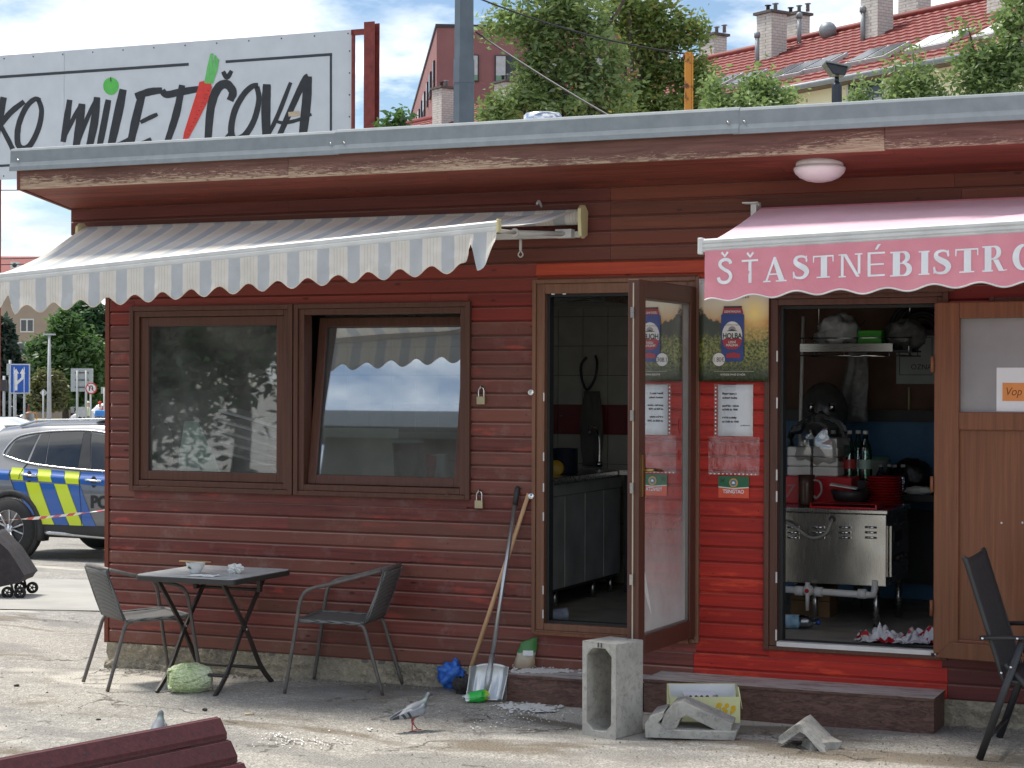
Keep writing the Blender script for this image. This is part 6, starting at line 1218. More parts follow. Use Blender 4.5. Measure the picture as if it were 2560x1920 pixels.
# ================================================================ clutter behind the windows
WB = thing('window_bench', 'work bench behind the two windows', 'bench', (1.3, .4, FZ)); MB().box((.07, .10, 1.225), (2.55, .62, 1.26)).build('top', pm('bench_laminate', srgb(150, 140, 126), rough=.5), WB, True); [MB().box((x, .14, FZ), (x + .05, .58, 1.2245)).build('support', M['dark'], WB, True) for x in (.1, .95, 1.9, 2.45)]
ZB = 1.261
p = PY(408, 1170, .30); crumple('cloth_bundle', (p.x, .26, ZB), .09, .09, .18, bag_mat('grey_felt', srgb(196, 186, 178), srgb(164, 154, 148), rough=.8), 2.2, 'greyish bundle pressed against the closed left window', 'bundle', .25, 2, 24)
p = PY(500, 1175, .30); t = thing('green_funnel', 'pale green plastic bag slumped behind the closed window', 'bag', (p.x - .03, .24, ZB)); m = MB(); m.grid(lambda u, v: ((v - .5) * (.10 + .24 * u) + .06 * u, .03 * noise.noise((u * 4, v * 4, 2)) + .05 * sin(pi * v), .33 * (1 - u) + .01), 14, 12); m.build('film', bag_mat('green_film', srgb(196, 224, 210), srgb(166, 200, 184)), t, solid=.003)
p = PY(650, 1120, .45); t = thing('stacked_trays', 'slanting stack of pale trays behind the closed window', 'trays', (p.x, .42, ZB))
for k in range(5): MB().obox((0, 0, .10 + k * .065), (.22, 0, -.05), (0, .13, 0), (.0025, 0, .008)).build('tray', pm('tray_pale_%d' % k, srgb(150 + k * 20, 148 + k * 19, 148 + k * 20), rough=.4), t)
MB().box((-.12, -.09, 0), (.12, .09, .36)).build('stand', M['dark'], t)
for k in range(3):
    p = PY(1072 + 14 * k, 1165 + 12 * k, .25); t = thing('red_cup_stack', ('leaning stack of red paper cups behind the tilted window', 'stack of white paper cups right beside the red cups', 'short stack of white paper cups nearest the window stile')[k], 'cups', (p.x, .27 + .02 * k, ZB), 0, 'cup stacks in the tilted window')
    for j in range(6): MB().lathe([(.030, 0), (.042, .09), (.045, .092), (.041, .088)], (0, 0, .012 * j + .0), (.18 - .2 * k, 0, 1), 16).build('cup', M['red_pl'] if k == 0 else M['white'], t)
p = PY(1010, 1180, .40); t = thing('clear_bucket', 'translucent plastic bucket with pale lid behind the tilted window', 'bucket', (p.x, .45, ZB)); MB().lathe([(.085, 0), (.10, .21), (.105, .215), (.095, .21), (0, .02)], n=22).build('bucket', glass('milky_plastic', .25, 1, (.8, .84, .84, 1)), t); MB().lathe([(.108, .215), (.108, .235), (.09, .24), (0, .24)], n=22).build('lid', pm('pale_lid', srgb(190, 200, 190), rough=.4), t)
t = thing('menu_board', 'pale menu board leaning inside the tilted window', 'menu board', (PY(880, 1180, .5).x, .55, ZB)); MB().obox((0, 0, .15), (.30, 0, 0), (0, .02, .15), (0, -.004, .0006)).build('board', pm('board_cream', srgb(210, 206, 190), rough=.6), t)
for k in range(4): text_part(('Pho Bo 6,90', 'Bun Cha 7,20', 'Ryža s kura', 'Jarné závitky')[k], .045, ink, t, V((t.location.x + .26, .545 + .008 * k, ZB + .05 + .055 * k)), V((-1, 0, 0)), ez_)
# ================================================================ things behind the kiosk roof
def at(px, py, dep): return PD(px, py, dep)
steelred = pm('rusty_red_steel', srgb(140, 62, 54), srgb(112, 46, 42), rough=.7, scale=9, kind='pos', bump=.2)
# market billboard
SR = PD(881, 74, 31.0); SL = PZ(0, 139, SR.z); sdir = (SL - SR); sdir.z = 0; sdir.normalize(); snor = V((-sdir.y, sdir.x, 0)); snor = snor if snor.dot(Fv) < 0 else -snor
def on_sign(px, py, lift=.0):
    d = ray(px, py); t_ = (SR - CAM).dot(snor) / d.dot(snor); return CAM + d * t_ + snor * lift
zb_ = on_sign(0, 449).z; zt_ = SR.z
BB = thing('market_billboard', 'large white market billboard with black brush lettering and a red carrot', 'billboard', (SR.x, SR.y, gz(SR.x, SR.y)))
shm = pm('white_sheet_metal', srgb(206, 211, 216), srgb(196, 201, 206), rough=.45, scale=3, kind='pos')
edges = [0, 2.62, 4.9, 8.2, 11.5]
q0 = on_sign(160, 300); s1 = (q0 - SR).dot(sdir); edges = [0, s1, s1 * 2, s1 * 3]
for k in range(3):
    m = MB(); a = SR + sdir * (edges[k] + .004); b = SR + sdir * (edges[k + 1] - .004); m.prism([V((a.x, a.y, zb_)), V((b.x, b.y, zb_)), V((b.x, b.y, zt_)), V((a.x, a.y, zt_))], snor * -.03); m.build('panel', shm, BB, True)
for k in range(20):
    s_ = .08 + k * .62; p = SR + sdir * s_; p.z = zt_ - .06
    for z in ((zt_ - .06), (zb_ + .06)): MB().lathe([(.014, 0), (.010, .008)], V((p.x, p.y, z)), snor, 8).build('rivet', M['dark'], BB, True)
for k in range(5): MB().lathe([(.014, 0), (.010, .008)], SR + sdir * .05 + V((0, 0, -.35 - k * .36)), snor, 8).build('rivet', M['dark'], BB, True)
blk = pm('brush_black', srgb(46, 49, 54), srgb(36, 38, 42), rough=.6, kind='pos'); CS = 1 / 2.3042
def stroke(pts, w, name='brush_letter', mat=blk, taper=True, k=0):
    sp = spline([(x, y, 0) for x, y in pts], 6) if len(pts) > 2 else [V((pts[0][0] + (pts[1][0] - pts[0][0]) * i / 8, pts[0][1] + (pts[1][1] - pts[0][1]) * i / 8, 0)) for i in range(9)]
    w = w * 1.42; n_ = len(sp); ws = [w * ((.78 + .22 * sin(pi * (i + .5) / n_)) if taper else 1) * (1 + (.10 * noise.noise((i * .6, w, k)) if taper else 0)) for i in range(n_)]
    return ribbon2([(p.x, p.y) for p in sp], ws)
def letter(strokes, mat=blk, name='brush_letter', lift=.004):
    m = MB(); c = 0
    for i, (pts, w) in enumerate(strokes):
        for q in stroke(pts, w, k=i): m.add([on_sign(x * CS, y * CS, lift + .0006 * i) for x, y in q], [(0, 1, 2, 3)])
    return m.build(name, mat, BB, True)
letter([([(22, 560), (-40, 860)], 32), ([(140, 585), (60, 650), (0, 725)], 24), ([(0, 715), (60, 830), (110, 940)], 20)])
letter([([(222, 575), (240, 640), (222, 740), (175, 835), (130, 855), (102, 820), (108, 720), (150, 620), (200, 572), (232, 580)], 24)])
letter([([(402, 575), (385, 690), (364, 818)], 27), ([(366, 800), (420, 690), (470, 600)], 18), ([(473, 598), (458, 720), (438, 850)], 33), ([(450, 820), (500, 690), (560, 562)], 18), ([(560, 560), (545, 700), (515, 850)], 32)])
letter([([(625, 575), (600, 710), (572, 850)], 28)])
letter([([(710, 515), (680, 660), (640, 840)], 36), ([(630, 840), (690, 828), (742, 800)], 15)])
letter([([(822, 530), (785, 680), (748, 845)], 34), ([(780, 555), (860, 530), (935, 520)], 30), ([(810, 705), (860, 680), (908, 658)], 18), ([(750, 840), (820, 826), (872, 800)], 18)])
letter([([(935, 520), (960, 545), (1040, 530), (1148, 512)], 30), ([(1050, 490), (1015, 660), (960, 830)], 30)])
letter([([(1285, 412), (1308, 446), (1335, 408)], 20), ([(1325, 580), (1342, 530), (1305, 485), (1255, 510), (1215, 620), (1197, 830)], 36)])
letter([([(1480, 500), (1492, 575), (1465, 690), (1410, 780), (1350, 800), (1332, 745), (1352, 640), (1400, 550), (1450, 500), (1488, 492)], 26), ([(1290, 805), (1340, 745)], 10)])
letter([([(1538, 485), (1532, 640), (1536, 800)], 38), ([(1548, 775), (1605, 655), (1675, 475)], 18)])
letter([([(1608, 785), (1690, 600), (1755, 460), (1775, 440)], 26), ([(1775, 440), (1765, 600), (1742, 800)], 38), ([(1595, 700), (1640, 708), (1720, 690), (1795, 658)], 15)])
def spoly(name, pts, mat, lift): return MB().add([on_sign(x * CS, y * CS, lift) for x, y in pts], [tuple(range(len(pts)))]).build(name, mat, BB, True)
frm = pm('frame_line_print', srgb(58, 63, 70), rough=.6)
for p in ([(-60, 440), (-60, 456), (1088, 379), (1088, 362)], [(1300, 348), (1300, 364), (1914, 321), (1914, 305)], [(1900, 318), (1913, 318), (1913, 900), (1900, 900)], [(-60, 952), (-60, 966), (400, 940), (400, 926)]): spoly('frame_line', p, frm, .004)
spoly('apple', [(640 + 45 * cos(i * pi / 12) * (1 - .05 * sin(i * pi / 12)), 497 + 50 * sin(i * pi / 12)) for i in range(24)], pm('apple_green_print', srgb(96, 196, 88), rough=.6), .006)
spoly('apple_stem', [(636, 444), (641, 444), (644, 470), (638, 470)], blk, .0075)
spoly('carrot', [(1150, 472), (1180, 466), (1215, 480), (1222, 505), (1200, 580), (1140, 700), (1078, 815), (1046, 850), (1062, 760), (1100, 640), (1138, 520)], pm('carrot_red_print', srgb(222, 62, 52), rough=.6), .0085)
for p in ([(1178, 478), (1196, 380), (1214, 308), (1230, 308), (1222, 390), (1196, 482)], [(1198, 480), (1222, 390), (1236, 316), (1248, 322), (1240, 400), (1216, 482)], [(1214, 482), (1240, 400), (1250, 332), (1264, 345), (1252, 410), (1228, 480)]): spoly('carrot_leaf', p, pm('carrot_green_print', srgb(110, 200, 110), rough=.6), .0095)
for i in range(12): x = 1196 - i * 10.5; y = 520 + i * 23; spoly('carrot_mark', [(x, y), (x + 12 - i * .5, y + 2), (x + 12 - i * .5, y + 5), (x, y + 3)], blk, .0105)
spoly('sticker', [(1662, 646), (1727, 640), (1729, 666), (1664, 672)], pm('old_sticker', srgb(206, 186, 160), rough=.7), .0105)
pb = SR - sdir * .33 + snor * -.05; zg = gz(pb.x, pb.y)
m = MB(); hw = .095
for (a, b, c, d) in ((-hw, hw, -.10, -.082), (-hw, hw, .082, .10), (-.008, .008, -.082, .082)): m.obox(V((pb.x, pb.y, (zg - .2 + zt_ + .10) / 2)) + sdir * ((a + b) / 2) + snor * ((c + d) / 2), sdir * ((b - a) / 2), snor * ((d - c) / 2), V((0, 0, (zt_ + .10 - zg + .2) / 2)))
m.build('post', steelred, BB, True)
m = MB(); m.obox(SR - sdir * .12 + V((0, 0, -.05)), sdir * .13, snor * .03, V((0, 0, .045))); m.obox(SR - sdir * .02 + V((0, 0, -1.1)), sdir * .02, snor * .03, V((0, 0, 1.08))); m.build('bracket', steelred, BB, True)
for s_ in (3.6, 7.2):
    p = SR + sdir * s_ - snor * .12; m = MB(); m.obox(V((p.x, p.y, (zg - .2 + zt_) / 2)), sdir * .09, snor * .09, V((0, 0, (zt_ - zg + .2) / 2))); m.build('post', steelred, BB, True)
# grey trolley-wire mast
b = at(1160, 150, 23.2); zg = gz(b.x, b.y); t = thing('trolley_mast', 'thick dark grey octagonal steel mast behind the kiosk', 'mast', (b.x, b.y, zg - .1)); gm_ = pm('dark_grey_paint', srgb(96, 108, 118), srgb(84, 96, 106), rough=.5, scale=4, kind='pos')
zj = at(1160, 205, 23.2).z - zg + .1
def oct(r): return [(r, 0.0)]
MB().lathe([(.155, 0), (.134, zj)], n=8, sx=1).build('lower_section', gm_, t); MB().lathe([(.140, zj - .02), (.136, zj + .27)], n=8).build('collar', gm_, t); MB().lathe([(.126, zj + .271), (.105, zj + 5)], n=8).build('upper_section', gm_, t)
for o in list(t.children):
    for pl in o.data.polygons: pl.use_smooth = False
tp_ = V((b.x, b.y, at(1190, 78, 23.2).z))
wire = pm('black_wire', (.02, .02, .022, 1), rough=.5)
def cable(name, lab, a, b, sag, r, mat=wire, n=24): tag(MB().tube([a.lerp(b, i / n) + V((0, 0, -sag * 4 * (i / n) * (1 - i / n))) for i in range(n + 1)], r, 5).build(name, mat), lab, 'cable')
cable('stay_cable', 'dark stay cable running down from the grey mast to the orange post', at(1190, 80, 23.2), at(1712, 392, 19.0), .05, .012)
# orange steel post with cables
b = at(1720, 200, 19.0); zg = gz(b.x, b.y); zt2_ = at(1720, 131, 19.0).z; t = thing('orange_post', 'rust-stained orange steel post rising behind the roof', 'post', (b.x, b.y, zg - .1)); om = NT('orange_paint'); co = om.coord('obj', rnd=False); nz = om.noise(co, 7, 6, .65); M['orangep'] = om.pbr(om.mix(om.ramp(nz, (.54, 0.), (.62, 1.)), srgb(214, 142, 52), srgb(110, 66, 40)), .6, 0, om.bump(nz, .3, .005))
MB().obox((0, 0, (zt2_ - zg + .1) / 2), Rv * .032, Fv * .03, V((0, 0, (zt2_ - zg + .1) / 2))).build('box_section', M['orangep'], t); MB().obox(Rv * .042 + V((0, 0, (zt2_ - zg + .1) / 2)), Rv * .008, Fv * .035, V((0, 0, (zt2_ - zg + .1) / 2 - .02))).build('flange', M['orangep'], t); MB().lathe([(.03, -.05), (.03, .05)], (0, 0, zt2_ - zg + .06), Rv, 10).build('insulator', pm('rust', srgb(104, 66, 50), rough=.9), t)
cable('overhead_cable', 'thin overhead cable crossing the tree to the orange post', at(1050, -70, 19.0) , at(1712, 134, 19.0), .12, .009)
for k, (y0, y1) in enumerate(((607, 598), (622, 612))): cable('power_line', ('upper', 'lower')[k] + ' power line crossing the sky left of the awning', at(-500, y0 + 12, 70), at(600, y1 - 6, 70), .6, .022)
cable('power_line', 'thin line just under the billboard at the left roof corner', at(-300, 466, 60), at(500, 452, 60), .2, .018)
# galvanised roof vent
p = at(1357, 300, 13.2); t = thing('roof_vent', 'shiny galvanised round vent cap on the kiosk roof', 'vent', (p.x, p.y, 3.0)); zv = at(1357, 282, 13.2).z - 3.0
MB().lathe([(.14, 0), (.14, zv - .09), (.145, zv - .085), (.132, zv - .02), (.12, zv - .006), (.0, zv)], n=32).build('cap', pm('bright_zinc', (.7, .72, .75, 1), rough=.22, metal=1, scale=3), t)
# black lamp post
b = at(2092, 200, 21.5); zg = gz(b.x, b.y); z1 = at(2092, 198, 21.5).z - zg; t = thing('lamp_post', 'black post lamp with flat angled head above the roof edge', 'lamp post', (b.x, b.y, zg - .1)); bm2 = pm('black_lacquer', srgb(42, 48, 60), srgb(34, 38, 48), rough=.35)
MB().lathe([(.06, 0), (.058, z1 + .02), (.05, z1 + .06)], n=16).build('post', bm2, t); MB().lathe([(.026, z1 + .05), (.024, z1 + .13)], n=12).build('neck', bm2, t)
zc = z1 + .22; hv = Rv * .15; m = MB(); m.prism([hv * -1 + V((0, 0, zc + .06)) - Fv * .1, hv * .75 + V((0, 0, zc + .0)) - Fv * .1, hv * .55 + V((0, 0, zc - .09)) - Fv * .1, hv * -.4 + V((0, 0, zc - .075)) - Fv * .1], Fv * .25); m.build('head', bm2, t, bevel=.01); MB().obox(V((0, 0, zc + .035)) , hv * .98 + V((0, 0, -.028)), Fv * .14, V((.0, 0, .008))).build('top_plate', M['galv'], t)
# ================================================================ terrace with tiled roof
def rf(a, b): return Rv * a + Fv * b
TD = rf(-.565, .825); TN = rf(.825, .565)       # along the eave (receding), into the building
E0 = PD(2411, 134, 40.0); ZE, ZR, RB_ = 8.87, 11.10, 4.5
def TP(s, b, z): p = E0 + TD * s + TN * b; return V((p.x, p.y, z))
def roof_z(b): return ZE + (ZR - ZE) * b / RB_
def TS(px, b):      # eave parameter where the plane at offset b meets the pixel column
    u = (px - 1280) / F_PX; o = E0 - CAM + TN * b; A = o.dot(Rv) - u * o.dot(Fv); B = TD.dot(Rv) - u * TD.dot(Fv); return -A / B
S0, S1 = -9.0, 44.0
TH = thing('terraced_house', 'long cream terraced house with red tiled roof, skylights and white brick chimneys', 'house', (E0.x, E0.y, -.5))
cream = pm('cream_render', srgb(246, 241, 206), srgb(238, 231, 192), rough=.9, scale=1.2, kind='pos')
m = MB(); m.prism([TP(S0, .55, -1.2), TP(S1, .55, -1.2), TP(S1, .55, 8.95), TP(S0, .55, 8.95)], TN * 8); m.build('wall', cream, TH, True)
tiles = NT('red_roof_tile'); co = tiles.coord('pos', rnd=False); nz = tiles.noise(co, 3, 4); rd = tiles.rnd(); cT = tiles.mix(tiles.ramp(nz, (.3, 0.), (.7, 1.)), srgb(130, 42, 32), srgb(108, 33, 27)); M['rooftile'] = tiles.pbr(cT, .6)
NC = 15
for k in range(NC):
    b0, b1 = RB_ * k / NC, RB_ * (k + 1) / NC + .03; m = MB(); n = int((S1 - S0) / .075)
    for i in range(n + 1):
        s_ = S0 + (S1 - S0) * i / n; w_ = .009 * (sin(2 * pi * s_ / .30)); m.v += [tuple(TP(s_, b0, roof_z(b0) - .02)), tuple(TP(s_, b0, roof_z(b0) + .055 + w_)), tuple(TP(s_, b1, roof_z(b1) + .012 + w_))]
    for i in range(n):
        a = i * 3
        for j in (0, 1): m.f.append((a + j, a + 3 + j, a + 4 + j, a + 1 + j)); m.m.append(0); m.sm.append(j == 1)
    m.build('tile_course', M['rooftile'], TH, True)
MB().tube([TP(S0, RB_, ZR + .05), TP(S1, RB_, ZR + .05)], .11, 8).build('ridge_cap', M['rooftile'], TH, True)
m = MB(); m.prism([TP(S0, RB_, ZR), TP(S1, RB_, ZR), TP(S1, 9, ZE), TP(S0, 9, ZE)], V((0, 0, -.1))); m.build('rear_slope', M['rooftile'], TH, True)
MB().tube([TP(S0, -.06, ZE - .04), TP(S1, -.06, ZE - .04)], .075, 8).build('gutter', M['galv'], TH, True); m = MB(); m.prism([TP(S0, .02, ZE - .06), TP(S1, .02, ZE - .06), TP(S1, .6, ZE - .02), TP(S0, .6, ZE - .02)], V((0, 0, -.05))); m.build('eave_board', pm('eave_brown', srgb(110, 90, 76), rough=.8), TH, True)
def brickw():
    t = NT('white_brick'); co = t.coord('obj', rnd=False); s_ = t.n('ShaderNodeSeparateXYZ'); t.l(co, s_.inputs[0]); zz = t.math('FRACT', t.math('DIVIDE', s_.outputs[2], .077)); line = t.math('LESS_THAN', zz, .16); hh = t.math('ADD', s_.outputs[0], s_.outputs[1]); row = t.math('FLOOR', t.math('DIVIDE', s_.outputs[2], .077)); xx = t.math('FRACT', t.math('ADD', t.math('DIVIDE', hh, .24), t.math('MULTIPLY', row, .5))); l2_ = t.math('LESS_THAN', xx, .05); ln = t.math('MAXIMUM', line, l2_); nz = t.noise(co, 9, 4); c = t.mix(t.ramp(nz, (.3, 0.), (.7, 1.)), srgb(206, 202, 194), srgb(182, 178, 171)); c = t.mix(ln, c, srgb(150, 147, 142)); return t.pbr(c, .85, 0, t.bump(t.math('SUBTRACT', 1.0, ln), .5, .01))
M['brickw'] = brickw()
def chimney(s_, b, ztop, hs=.26, hb=.24, pots=2):
    zb2 = roof_z(min(b, RB_)) - .5 if b <= RB_ else ZR - 1.2; p = TP(s_, b, zb2); o = MB().obox((0, 0, (ztop - zb2) / 2), TD * hs, TN * hb, V((0, 0, (ztop - zb2) / 2))).build('chimney', M['brickw'], TH); o.location = p - TH.location
    MB().obox((0, 0, ztop - zb2 + .04), TD * (hs + .07), TN * (hb + .07), V((0, 0, .035))).build('cap', pm('chimney_cap', srgb(96, 92, 90), rough=.9), o)
    for k in range(pots): MB().lathe([(.055, ztop - zb2 + .07), (.05, ztop - zb2 + .26), (.09, ztop - zb2 + .27), (.09, ztop - zb2 + .29)], TD * (hs * (.5 - k)), (0, 0, 1), 8).build('chimney_pot', M['galv'] if k else M['dark'], o)
for px, zt3 in ((1926, 11.62), (2189, 11.62), (2508, 11.62)): chimney(TS(px, 3.3), 3.3, zt3, .29, .27)
for px, zt3 in ((1984, 12.0), (2283, 12.0), (1779, 11.95), (1262, 12.0)): chimney(TS(px, 5.3), 5.3, zt3, .34, .24, 3)
chimney(TS(1107, 3.3), 3.3, 11.7, .29, .27)
for px, b in ((2154, 3.0), (2478, 3.1), (1995, 4.0), (1890, 2.8)):
    s_ = TS(px, b); z = roof_z(b); MB().tube([TP(s_, b, z - .1), TP(s_, b, z + .75)], .06, 8).build('flue_pipe', M['galv'], TH, True); MB().lathe([(.085, 0), (.085, .12), (.03, .16)], TP(s_, b, z + .72), n=8).build('flue_cap', M['galv'], TH, True)
s_ = TS(2066, 4.1); MB().sphere(TP(s_, 4.1, roof_z(4.1) + .2), .24, 12, 8).build('turbine_vent', M['galv'], TH, True)
sdn = (TN * RB_ + V((0, 0, ZR - ZE))).normalized(); rn = TD.cross(sdn); rn = rn if rn.z > 0 else -rn; rn.normalize()
skyg = pm('skylight_glass', (.06, .07, .085, 1), (.05, .06, .07, 1), rough=.25, kind='pos', spec=.2); skyb = pm('pale_skylight_pane', srgb(220, 222, 224), rough=.35); sfr = pm('skylight_frame', srgb(186, 188, 188), rough=.5)  # some skylights get a pale pane colour
def on_roof(px, py):
    d = ray(px, py); p0 = TP(0, 0, ZE); t_ = (p0 - CAM).dot(rn) / d.dot(rn); return CAM + d * t_
def skylight(px, py, n_, pane, w=.52, h=.86):
    for k in range(n_):
        c = on_roof(px, py) + TD * ((.5 * (n_ - 1) - k) * (w + .10)); o = MB().obox((0, 0, 0), TD * (w / 2 + .06), sdn * (h / 2 + .06), rn * .07).build('skylight', sfr, TH); o.location = c - TH.location + rn * .06
        MB().obox(rn * .075, TD * (w / 2), sdn * (h / 2), rn * .01).build('pane', pane, o)
skylight(2196, 144, 2, skyg); skylight(2348, 112, 2, skyb); skylight(2066, 166, 1, skyg); skylight(1990, 184, 2, skyg); skylight(1810, 214, 1, skyg); skylight(2490, 84, 1, skyb); skylight(1870, 205, 1, skyg)
def on_wall(px, py):
    n_ = TN; p0 = TP(0, .55, 0); d = ray(px, py); t_ = (p0 - CAM).dot(n_) / d.dot(n_); return CAM + d * t_
wdk = pm('dark_window_glass', (.05, .06, .07, 1), (.08, .09, .1, 1), rough=.08)
for px, py in ((2166, 219), (2480, 165)):
    c = on_wall(px, py); o = MB().obox((0, 0, 0), TD * .62, TN * .04, V((0, 0, .34))).build('window', M['white'], TH); o.location = c - TH.location; 
    for k in (-1, 1): MB().obox(TD * (.29 * k) - TN * .045, TD * .24, TN * .01, V((0, 0, .27))).build('pane', wdk, o)
    MB().obox(-TN * .08 + V((0, 0, -.37)), TD * .68, TN * .08, V((0, 0, .02))).build('sill', M['white'], o)
# ================================================================ dark red block
CDp = 72.0; BC0 = PD(1092, 68, CDp); LD = rf(-.094, 1).normalized(); RD = rf(1, .094).normalized(); ZT = BC0.z
RBk = thing('red_block', 'dark red rendered office block with rows of narrow windows', 'building', (BC0.x, BC0.y, -1.2)); rdm = pm('dark_red_render', srgb(146, 102, 100), srgb(134, 92, 92), rough=.9, scale=.8, kind='pos')
def BPt(l, r, z): p = BC0 + LD * l + RD * r; return V((p.x, p.y, z))
m = MB(); m.prism([BPt(0, 0, -1.5), BPt(0, 9, -1.5), BPt(30, 9, -1.5), BPt(30, 0, -1.5)], V((0, 0, ZT + 1.5))); m.build('wall', rdm, RBk, True)
m = MB(); m.prism([BPt(-.05, -.05, ZT + .001), BPt(-.05, 9.05, ZT + .001), BPt(30.05, 9.05, ZT + .001), BPt(30.05, -.05, ZT + .001)], V((0, 0, .12))); m.build('parapet_cap', M['dark'], RBk, True)
def bwin(l, r, z0, z1, w, left, split=False):
    if left: c = BPt(l + w / 2, -.02, (z0 + z1) / 2); du, dn_ = LD, -RD
    else: c = BPt(-.02, r + w / 2, (z0 + z1) / 2); du, dn_ = RD, -LD
    o = MB().obox((0, 0, 0), du * (w / 2), dn_ * .05, V((0, 0, (z1 - z0) / 2))).build('window', M['dark'], RBk); o.location = c - RBk.location
    n_ = 2 if split else 1
    for k in range(n_):
        ww = w / n_ - .10; off = du * ((k - (n_ - 1) / 2) * w / n_); MB().obox(off + dn_ * .055 + V((0, 0, (z1 - z0) * .10)), du * (ww / 2), dn_ * .01, V((0, 0, (z1 - z0) * .36))).build('pane', (skyg if (k + int(l)) % 2 else pm('pale_blind', srgb(186, 192, 192), rough=.4)), o)
        if not left: MB().obox(off + dn_ * .055 - V((0, 0, (z1 - z0) * .36)), du * (ww / 2), dn_ * .01, V((0, 0, (z1 - z0) * .10))).build('lower_pane', pm('green_pane', srgb(110, 150, 120), rough=.3), o)
def wz(py): return 1.85 + (960 - py) * CDp / F_PX
for r_, w in ((1.25, .36), (2.22, .92), (4.2, .9), (6.0, .9)): bwin(0, r_, wz(203), wz(136), w, False, w > .5)
for k in range(11):
    for j in range(2): bwin(1.0 + k * 2.6, 0, wz(205) - 2.9 * j, wz(140) - 2.9 * j, .55 + .5 * (k % 2), True)
# ================================================================ trees
import numpy as np
def leaf_mesh(name, blobs, size, mat, seed, clump=22, flat_=.55):
    rng = np.random.default_rng(seed); P = []
    for (c, r, n) in blobs:
        k = max(1, n // clump); d = rng.normal(size=(k, 3)); d /= np.linalg.norm(d, axis=1)[:, None]; rad = rng.random(k) ** .38; cc = np.array(c) + d * rad[:, None] * np.array(r)
        sp = np.array([max(.08, min(r) * .17)] * 3) * (0.7 + .6 * rng.random((k, 1))); pts = (cc[:, None, :] + rng.normal(size=(k, clump, 3)) * sp[:, None, :]).reshape(-1, 3); P.append(pts)
    P = np.concatenate(P); n = len(P)
    a = rng.normal(size=(n, 3)); a[:, 2] *= flat_; a /= np.linalg.norm(a, axis=1)[:, None]; b = rng.normal(size=(n, 3)); b -= (b * a).sum(1)[:, None] * a; b /= np.linalg.norm(b, axis=1)[:, None]
    s = size * (.6 + .8 * rng.random((n, 1))); L = a * s; W = b * s * .45
    v = np.stack([P - L, P + W * .9 - L * .1, P + L, P - W * .9 - L * .1], 1).reshape(-1, 3).astype(np.float32)
    me = bpy.data.meshes.new(name); me.vertices.add(4 * n); me.vertices.foreach_set('co', v.ravel()); me.loops.add(4 * n); me.loops.foreach_set('vertex_index', np.arange(4 * n, dtype=np.int32)); me.polygons.add(n)
    me.polygons.foreach_set('loop_start', np.arange(0, 4 * n, 4, dtype=np.int32)); me.polygons.foreach_set('loop_total', np.full(n, 4, dtype=np.int32)); me.materials.append(mat); me.update(calc_edges=True); me.validate(); return me
bark = pm('grey_bark', srgb(98, 88, 76), srgb(70, 62, 54), rough=.95, scale=14, stretch=(2, 2, .5), bump=.6, kind='pos')
LM = {'olive': leafmat('olive_leaf', srgb(106, 130, 72), srgb(146, 168, 106), srgb(186, 188, 108)), 'gold': leafmat('yellowing_leaf', srgb(104, 128, 62), srgb(144, 162, 90), srgb(202, 172, 84)), 'pale': leafmat('pale_leaf', srgb(104, 132, 72), srgb(150, 172, 108)), 'deep': leafmat('deep_green_leaf', srgb(40, 74, 44), srgb(76, 114, 68)), 'mid': leafmat('mid_green_leaf', srgb(58, 92, 44), srgb(100, 134, 70)), 'conif': leafmat('dark_needle', srgb(30, 50, 40), srgb(54, 76, 58)), 'ol2': leafmat('dusty_olive_leaf', srgb(84, 92, 52), srgb(124, 126, 76))}
def tree(name, lab, base, trunk_top, blobs, size, mat, seed, r0=.16, limbs=None, group='trees behind the kiosk', clump=22):
    t = thing(name, lab, 'tree', base, 0, group); base = V(base); random.seed(seed)
    tt = V(trunk_top); mid = base.lerp(tt, .5) + V((random.uniform(-.1, .1), random.uniform(-.1, .1), 0)); MB().tube(spline([base + V((0, 0, -.1)), mid, tt], 5), [r0 * (1 - .5 * i / 10) for i in range(11)], 9).build('trunk', bark, t, True)
    for k, (c, r, n) in enumerate(blobs[:9]):
        e = V(c) + V((random.uniform(-.3, .3) * r[0], random.uniform(-.3, .3) * r[1], .3 * r[2])); st0 = base.lerp(tt, random.uniform(.75, 1.0)); md_ = st0.lerp(e, .5) + V((0, 0, -.12 * (e - st0).length)); MB().tube(spline([st0, md_, e], 5), [r0 * .42 * (1 - .75 * i / 10) for i in range(11)], 6).build('limb', bark, t, True)
    for l_ in (limbs or []): sp = spline(l_[0], 5); MB().tube(sp, [l_[1] * (1 - .55 * i / (len(sp) - 1)) for i in range(len(sp))], 8).build('limb', bark, t, True)
    me = leaf_mesh('crown', [((c[0] - base.x, c[1] - base.y, c[2] - base.z), r, n) for c, r, n in blobs], size, mat, seed, clump); o = bpy.data.objects.new('crown', me); col.objects.link(o); o.parent = t; return t
def blob(px, py, rpx, rpy, dep, n, rd_=None):
    n = int(n * (1.05 if dep < 40 else 1)); c = PD(px, py, dep); k = dep / F_PX; return (tuple(c), (rpx * k, (rd_ or rpx * k), rpy * k), n)
def tb(px, dep): p = PD(px, 960, dep); return (p.x, p.y, gz(p.x, p.y))
D_ = 25.0
